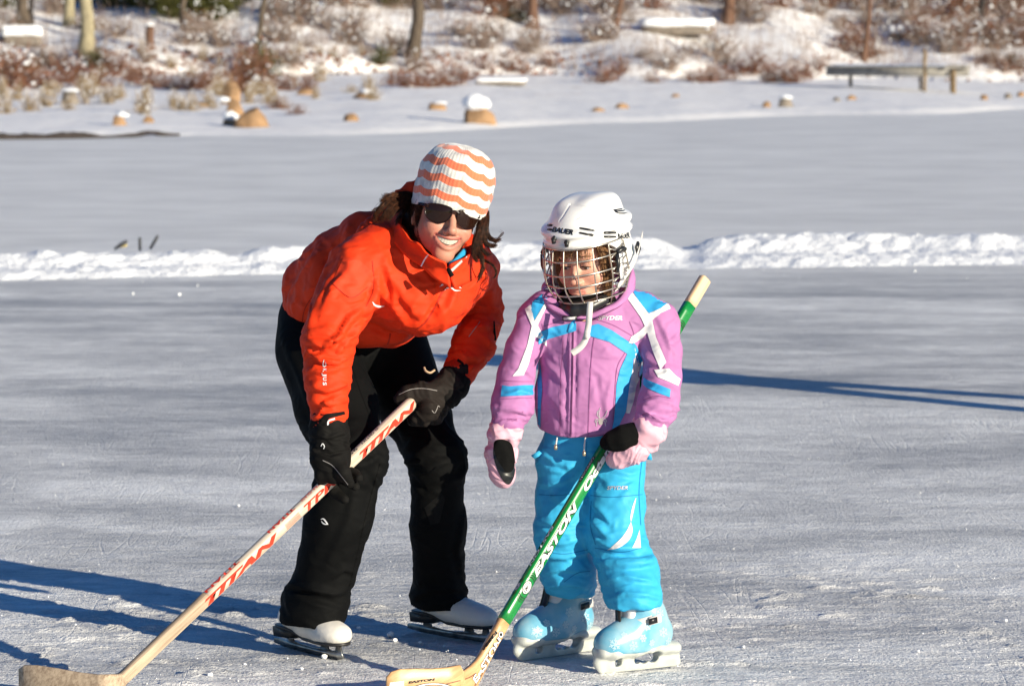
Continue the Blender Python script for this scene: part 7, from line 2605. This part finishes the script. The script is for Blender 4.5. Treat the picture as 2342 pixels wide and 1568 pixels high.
def worn_stick():
    A = P(946, 917, 9.03); B = P(283, 1548, 8.58)
    root = thing('hockey_stick', 'worn bare wood hockey stick with red lettering held in both black gloves', 'hockey stick', G(262, 1600))
    D, Nw, Nn = shaft_frame(A, B, math.radians(-38))
    if Nw[2] > 0 and Nn[2] < 0:
        Nn = -Nn
    if Nn[2] < 0:
        Nn = -Nn
    W, T = 0.0165, 0.0115
    M_OLD = wood('worn_pale_wood', (0.42, 0.33, 0.24), (0.66, 0.57, 0.46), 0.6)
    M_RAW = wood('raw_grey_wood', (0.26, 0.18, 0.12), (0.52, 0.40, 0.28), 0.7)
    M_RED = mat('worn_red_print', (0.70, 0.045, 0.02), 0.5)
    M_INK = mat('black_print', (0.03, 0.03, 0.03), 0.5)
    Wv = Nn * W          # the wide face runs along Nn
    Tv = Nw * T
    L = np.linalg.norm(B - A)
    tb = 0.72
    C = A + (B - A) * tb
    V, F = bar([(A, Wv * 0.55, Tv * 0.55), (A + D * 0.006, Wv * 0.85, Tv * 0.85)] + sub_stations(A + D * 0.016, C, 30, Wv, Tv))
    sh = part('shaft', V, F, M_OLD, root, False)
    set_grain(sh, V, D)
    up = np.array((0, 0, 1.0))
    toe_d = G(40, 1584) - G(258, 1598); toe_d[2] = 0; toe_d /= np.linalg.norm(toe_d)
    heel = G(258, 1598)
    S = sub_stations(C + D * 0.0005, B, 10, Wv, Tv)
    thick = np.cross(toe_d, up); 
    if thick @ Tv < 0:
        thick = -thick
    hv = up if up @ Wv > 0 else -up
    S.append((B * 0.6 + (heel + up * 0.03) * 0.4, Wv * 0.7 + hv * 0.010, Tv * 0.6 + thick * 0.004))
    for x, z, hh, th in ((0.005, 0.031, 0.030, 0.008), (0.04, 0.030, 0.029, 0.0065), (0.09, 0.031, 0.030, 0.0055), (0.15, 0.034, 0.0325, 0.005), (0.21, 0.036, 0.034, 0.0045), (0.245, 0.036, 0.032, 0.004), (0.262, 0.035, 0.022, 0.0035)):
        S.append((heel + toe_d * x + up * z - thick * (x * x * 0.3), hv * hh, thick * th))
    V, F = bar(S)
    bl = part('blade', V, F, M_RAW, root, False)
    set_grain(bl, V, D, (5, 120, 120), 3.0)
    # lettering on the wide face, reading up the shaft
    u = -D; v = Nn
    n = Nw
    def wide(s, t0, length, h, m, **kw):
        org = A + D * (t0 + length) + Nw * T - v * h / 2
        Vt, Tt = text_flat(s, org, u, v, n, h, length, **kw)
        part('lettering', Vt, Tt, m, sh if t0 < L * tb - length else sh, False)
    def narrow(s, t0, length, h, m, flip=False, **kw):
        uu, vv = (D, Nw) if flip else (-D, -Nw)
        org = A + D * (t0 if flip else t0 + length) + Nn * W - vv * h / 2
        Vt, Tt = text_flat(s, org, uu, vv, Nn, h, length, **kw)
        part('lettering', Vt, Tt, m, sh, False)
    px = lambda x: (946 - x) / (946 - 283) * L
    wide('TITAN', px(945), px(812) - px(945), 0.0195, M_RED, shear=0.35, bold=0.06)
    wide('TPM', px(762), px(683) - px(762), 0.0215, M_RED, shear=0.25, bold=0.03)
    wide('TITAN', px(622), px(458) - px(622), 0.0195, M_RED, shear=0.35, bold=0.06)
    narrow('W. GRETZKY', px(868), px(828) - px(868), 0.010, M_INK, True)
    narrow('99', px(818), px(800) - px(818), 0.010, M_INK, True)
    narrow('ULTRA-GLASS', px(740), px(688) - px(740), 0.009, M_RED, True)
    narrow('TITAN', px(672), px(612) - px(672), 0.011, M_RED, True, bold=0.03)
    narrow('TITAN', px(545), px(470) - px(545), 0.011, M_RED, True, bold=0.03)
    # thin pinstripes between the words
    for k in range(6):
        o = A + D * px(672) + Nw * (T + 0.0006) + v * (-0.008 + 0.003 * k)
        e = A + D * px(640) + Nw * (T + 0.0006) + v * (-0.008 + 0.003 * k)
        part('pinstripe', np.array((o - v * 0.0005, o + v * 0.0005, e + v * 0.0005, e - v * 0.0005)), np.array([(0, 1, 2, 3)]), M_RED, sh, False)

def green_stick():
    A = P(1613, 637, 9.20); B = P(1152, 1420, 8.70)
    root = thing('hockey_stick', 'green painted hockey stick with white lettering and a curved wooden blade', 'hockey stick', G(1085, 1575))
    D, Nw, Nn = shaft_frame(A, B, math.radians(-30))
    if Nn[0] > 0:
        Nn = -Nn
    W, T = 0.0165, 0.0115
    Wv, Tv = Nn * W, Nw * T
    L = np.linalg.norm(B - A)
    M_GREEN = mat('green_sparkle_paint', (0.008, 0.24, 0.045), 0.25, 0.5, var=0.35, vscale=350, coat=0.5)
    M_NEW = wood('fresh_wood', (0.50, 0.28, 0.12), (0.66, 0.40, 0.19), 0.4, coat=0.4)
    M_END = wood('bare_end_wood', (0.62, 0.42, 0.24), (0.74, 0.54, 0.33), 0.6)
    M_INK = mat('black_ink', (0.012, 0.012, 0.012), 0.35)
    M_WH = mat('white_ink', (0.78, 0.78, 0.76), 0.35)
    py = lambda y: (y - 637) / (1420 - 637) * L
    C = A + D * py(700)
    V, F = bar([(A, Wv * 0.9, Tv * 0.9), (A + D * 0.003, Wv, Tv)] + sub_stations(A + D * 0.004, C, 6, Wv, Tv))
    e_ = part('end_plug', V, F, M_END, root, False); set_grain(e_, V, D)
    V, F = bar(sub_stations(C, B, 40, Wv * 1.02, Tv * 1.02))
    sh = part('shaft', V, F, M_GREEN, root, False)
    up = np.array((0, 0, 1.0))
    heel = G(1088, 1580); toe = G(872, 1602)
    toe_d = toe - heel; toe_d[2] = 0; toe_d /= np.linalg.norm(toe_d)
    thick = np.cross(toe_d, up)
    if thick @ Tv < 0:
        thick = -thick
    hv = up if up @ Wv > 0 else -up
    E1 = P(1122, 1474, 8.665); E2 = P(1096, 1522, 8.635)
    S = sub_stations(B + D * 0.0005, E1, 4, Wv, Tv)
    pts = [(E1, Wv, Tv)]
    S += [(P(1106, 1505, 8.645), Wv * 1.05, Tv * 0.9), (E2, Wv * 1.05 + hv * 0.004, Tv * 0.6 + thick * 0.004), (P(1082, 1545, 8.61), Wv * 0.7 + hv * 0.020, Tv * 0.3 + thick * 0.006), (P(1062, 1560, 8.59), Wv * 0.35 + hv * 0.026, thick * 0.007)]
    for x, z, hh, th in ((0.045, 0.036, 0.034, 0.0065), (0.08, 0.034, 0.033, 0.0055), (0.12, 0.034, 0.033, 0.005), (0.17, 0.036, 0.035, 0.0045), (0.205, 0.037, 0.0355, 0.004), (0.228, 0.036, 0.031, 0.0035), (0.240, 0.035, 0.020, 0.003)):
        S.append((heel + toe_d * x + up * z - thick * (x * x * 0.25), hv * hh, thick * th))
    V, F = bar(S)
    bl = part('blade', V, F, M_NEW, root, False)
    set_grain(bl, V, D * 0.7 + toe_d * 0.7, (7, 90, 90), 1.0)
    bb = bvh_of(V, F)
    u, v, n = -D, Nn, Nw
    def wide(s, y0, y1, h, shear=0.3, bold=0.0, out=0.03, vo=0.0):
        ln = py(y1) - py(y0)
        org = A + D * py(y1) + Nw * T * 1.02 - v * (h / 2 - vo)
        Vt, Tt = text_flat(s, org, u, v, n, h, ln, shear=shear, bold=bold + out, lift=0.0006)
        part('lettering', Vt, Tt, M_INK, sh, False)
        Vt, Tt = text_flat(s, org, u, v, n, h, ln, shear=shear, bold=bold, lift=0.0011)
        part('lettering', Vt, Tt, M_WH, sh, False)
    def narrow(s, y0, y1, h, m, bold=0.0, shear=0.0):
        ln = py(y1) - py(y0)
        uu, vv = D, Nw
        org = A + D * py(y0) + Nn * W * 1.02 - vv * h / 2
        Vt, Tt = text_flat(s, org, uu, vv, Nn, h, ln, bold=bold, shear=shear, lift=0.0009)
        part('lettering', Vt, Tt, m, sh, False)
        return
    def black_bar(y0, y1, hw):
        a0, a1 = A + D * py(y0) + Nn * (W * 1.02 + 0.0004), A + D * py(y1) + Nn * (W * 1.02 + 0.0004)
        part('black_bar', np.array((a0 - Nw * hw, a0 + Nw * hw, a1 + Nw * hw, a1 - Nw * hw)), np.array([(0, 1, 2, 3)]), M_INK, sh, False)
    wide('EASTON', 1158, 1318, 0.0185, 0.3, 0.04, 0.05)
    wide('Octane', 1012, 1128, 0.018, 0.25, 0.05, 0.05)
    narrow('EASTON', 1218, 1308, 0.0095, M_WH, 0.03, 0.2)
    black_bar(1062, 1118, 0.006)
    narrow('COMPOSITE', 1064, 1116, 0.007, M_WH)
    narrow('STEALTH', 1130, 1200, 0.008, M_INK, 0.02) if False else None
    black_bar(905, 950, 0.006)
    narrow('75 FLEX', 908, 948, 0.008, M_WH, 0.03)
    # round emblem with swept rings, twice
    def emblem(yc, r0, face_n, face_v, lift0):
        c = A + D * py(yc)
        for k, (r_, m_) in enumerate(((1.25, M_INK), (1.1, M_WH), (0.92, M_INK), (0.78, M_WH))):
            pts = [c + face_v * math.cos(t) * r0 * r_ + D * math.sin(t) * r0 * r_ * 1.5 + face_n * (lift0 + 0.0004 + 0.0003 * k) for t in np.linspace(0, 6.283, 28, endpoint=False)]
            part('emblem', np.array([c + face_n * (lift0 + 0.0004 + 0.0003 * k)] + pts), np.array([(0, 1 + i, 1 + (i + 1) % 28) for i in range(28)]), m_, sh, False)
        tri = [(-0.5, 0.5), (0.5, 0.5), (0.0, -0.6)]
        for (a0, a1, a2) in (((-0.45, 0.55), (-0.1, 0.55), (0.0, -0.6)), ((0.45, 0.55), (0.1, 0.55), (0.0, -0.6)), ((-0.3, 0.1), (0.3, 0.1), (0, 0.3))):
            part('emblem', np.array([c + face_v * p[0] * r0 + D * p[1] * r0 * 1.4 + face_n * (lift0 + 0.0018) for p in (a0, a1, a2)]), np.array([(0, 1, 2)]), M_INK, sh, False)
        for sgn in (-1, 1):
            for k in range(3):
                arc = [c + face_v * math.cos(t) * r0 * (1.35 - 0.05 * k) + D * sgn * (r0 * 1.9 + r0 * 0.55 * k + math.sin(t) * r0 * (1.0)) + face_n * (lift0 + 0.0005) for t in np.linspace(0.15, math.pi - 0.15, 14)]
                arc2 = [p - D * sgn * r0 * (0.28 - 0.06 * k) for p in arc]
                part('emblem', np.array(arc + arc2), quads_of(2, 14), M_INK, sh, False)
    emblem(1345, 0.0105, Nw, Nn, T * 1.02)
    emblem(1352, 0.0065, Nn, Nw, W * 1.02)
    emblem(768, 0.0105, Nw, Nn, T * 1.02)
    # blade: lettering and stripes
    def onb(s, org, du, h, w_, m_, **kw):
        r_ = text_on(s, org, du, h, bb, width=w_, off=0.0012, **kw)
        if r_ is not None:
            part('lettering', r_[0], r_[1], m_, bl, False)
    onb('EASTON', (1089, 1562), (0.52, -0.85), 13, 118, M_INK, shear=0.25, bold=0.08)
    r_ = text_on('EASTON', (1089, 1562), (0.52, -0.85), 13, bb, width=118, off=0.0022, shear=0.25, bold=0.03)
    if r_ is not None:
        part('lettering', r_[0], r_[1], M_WH, bl, False)
    r_ = text_on('FORSBERG', (1134, 1442), (-0.62, 0.78), 6, bb, width=52, off=0.0016, bold=0.08)
    if r_ is not None:
        part('lettering', r_[0], r_[1], M_INK, bl, False)
    for cxy, rr_ in (((1146, 1450), 8),):
        for k, (q, m_) in enumerate(((1.0, M_INK), (0.85, M_WH), (0.5, M_INK))):
            r_ = panel([(cxy[0] + math.cos(t) * rr_ * q * 0.75, cxy[1] + math.sin(t) * rr_ * q) for t in np.linspace(0, 6.283, 16, endpoint=False)], bb, 0.0012 + 0.0005 * k, 3)
            if r_ is not None:
                part('emblem', r_[0], r_[1], m_, bl, False)
    M_STR = mat('brown_stripe', (0.22, 0.10, 0.05), 0.4, coat=0.3)
    for pl in ([(1110, 1508), (1095, 1530), (1070, 1548), (1020, 1562)], [(1118, 1498), (1104, 1535), (1085, 1566)], [(1140, 1475), (1122, 1520), (1100, 1560)]):
        r_ = panel(np.concatenate((spline(np.array(pl, float), 6), (spline(np.array(pl, float), 6) + (2.5, 2.0))[::-1])), bb, 0.001, 3)
        if r_ is not None:
            part('stripe', r_[0], r_[1], M_STR, bl, False)
    onb('EASTON', (934, 1562), (0.98, -0.12), 5, 62, M_INK, bold=0.06, shear=0.2)
    for k, (q, m_) in enumerate(((1.0, M_INK), (0.92, M_WH), (0.78, M_INK), (0.70, mat('tan_ink', (0.5, 0.3, 0.15), 0.4)))):
        r_ = panel([(992 + math.cos(t) * 52 * q, 1578 + math.sin(t) * 18 * q) for t in np.linspace(0, 6.283, 28, endpoint=False)], bb, 0.0012 + 0.0004 * k, 4)
        if r_ is not None:
            part('emblem', r_[0], r_[1], m_, bl, False)
    r_ = panel([(892, 1560), (924, 1556), (924, 1574), (890, 1574)], bb, 0.0014, 4)
    if r_ is not None:
        part('sticker', r_[0], r_[1], M_WH, bl, False)

worn_stick()
green_stick()

# ------------------------------------------------------------------ another skater, out of the frame to the right, whose long shadow lies on the ice
def far_skater():
    fx, fy = 3.55, 14.35
    t = thing('person', 'skater beyond the right edge whose long two legged shadow crosses the ice', 'person', (fx, fy, 0))
    s = SDF((fx - 0.5, fy - 0.5, 0.0), (fx + 0.5, fy + 0.5, 1.85), 0.02)
    o = np.array((fx, fy, 0))
    a = np.array((0.67, 0.74, 0)) * 0.16
    for sg in (-1, 1):
        s.chain([o + sg * a * 1.9 + (0, 0, 0.05), o + sg * a * 1.4 + (0, 0, 0.48), o + sg * a * 0.6 + (0, 0, 0.92)], [0.07, 0.075, 0.10], 0.03)
        s.cone(o + sg * a * 1.9 + (0, 0, 0.05), o + sg * a * 1.9 + (-0.14, -0.06, 0.04), 0.05, 0.04, 0.02)
        s.chain([o + sg * a * 1.2 + (0, 0, 1.42), o + sg * a * 1.35 + (0, 0, 1.15), o + sg * a * 1.15 + (-0.05, -0.05, 0.98)], [0.07, 0.06, 0.05], 0.02)
    s.chain([o + (0, 0, 0.95), o + (0, 0, 1.2), o + (0, 0, 1.42)], [0.13, 0.13, 0.12], 0.04, (a, 1.4))
    s.cone(o + (0, 0, 1.45), o + (-0.02, -0.02, 1.6), 0.05, 0.05, 0.03)
    s.ell(o + (-0.02, -0.02, 1.68), (0.085, 0.1, 0.12), 0.02)
    V, Q = s.mesh(1)
    V = V * (1, 1, 0.89)
    part('body', V, Q, fabric('navy_cloth', (0.02, 0.03, 0.07)), t)
far_skater()
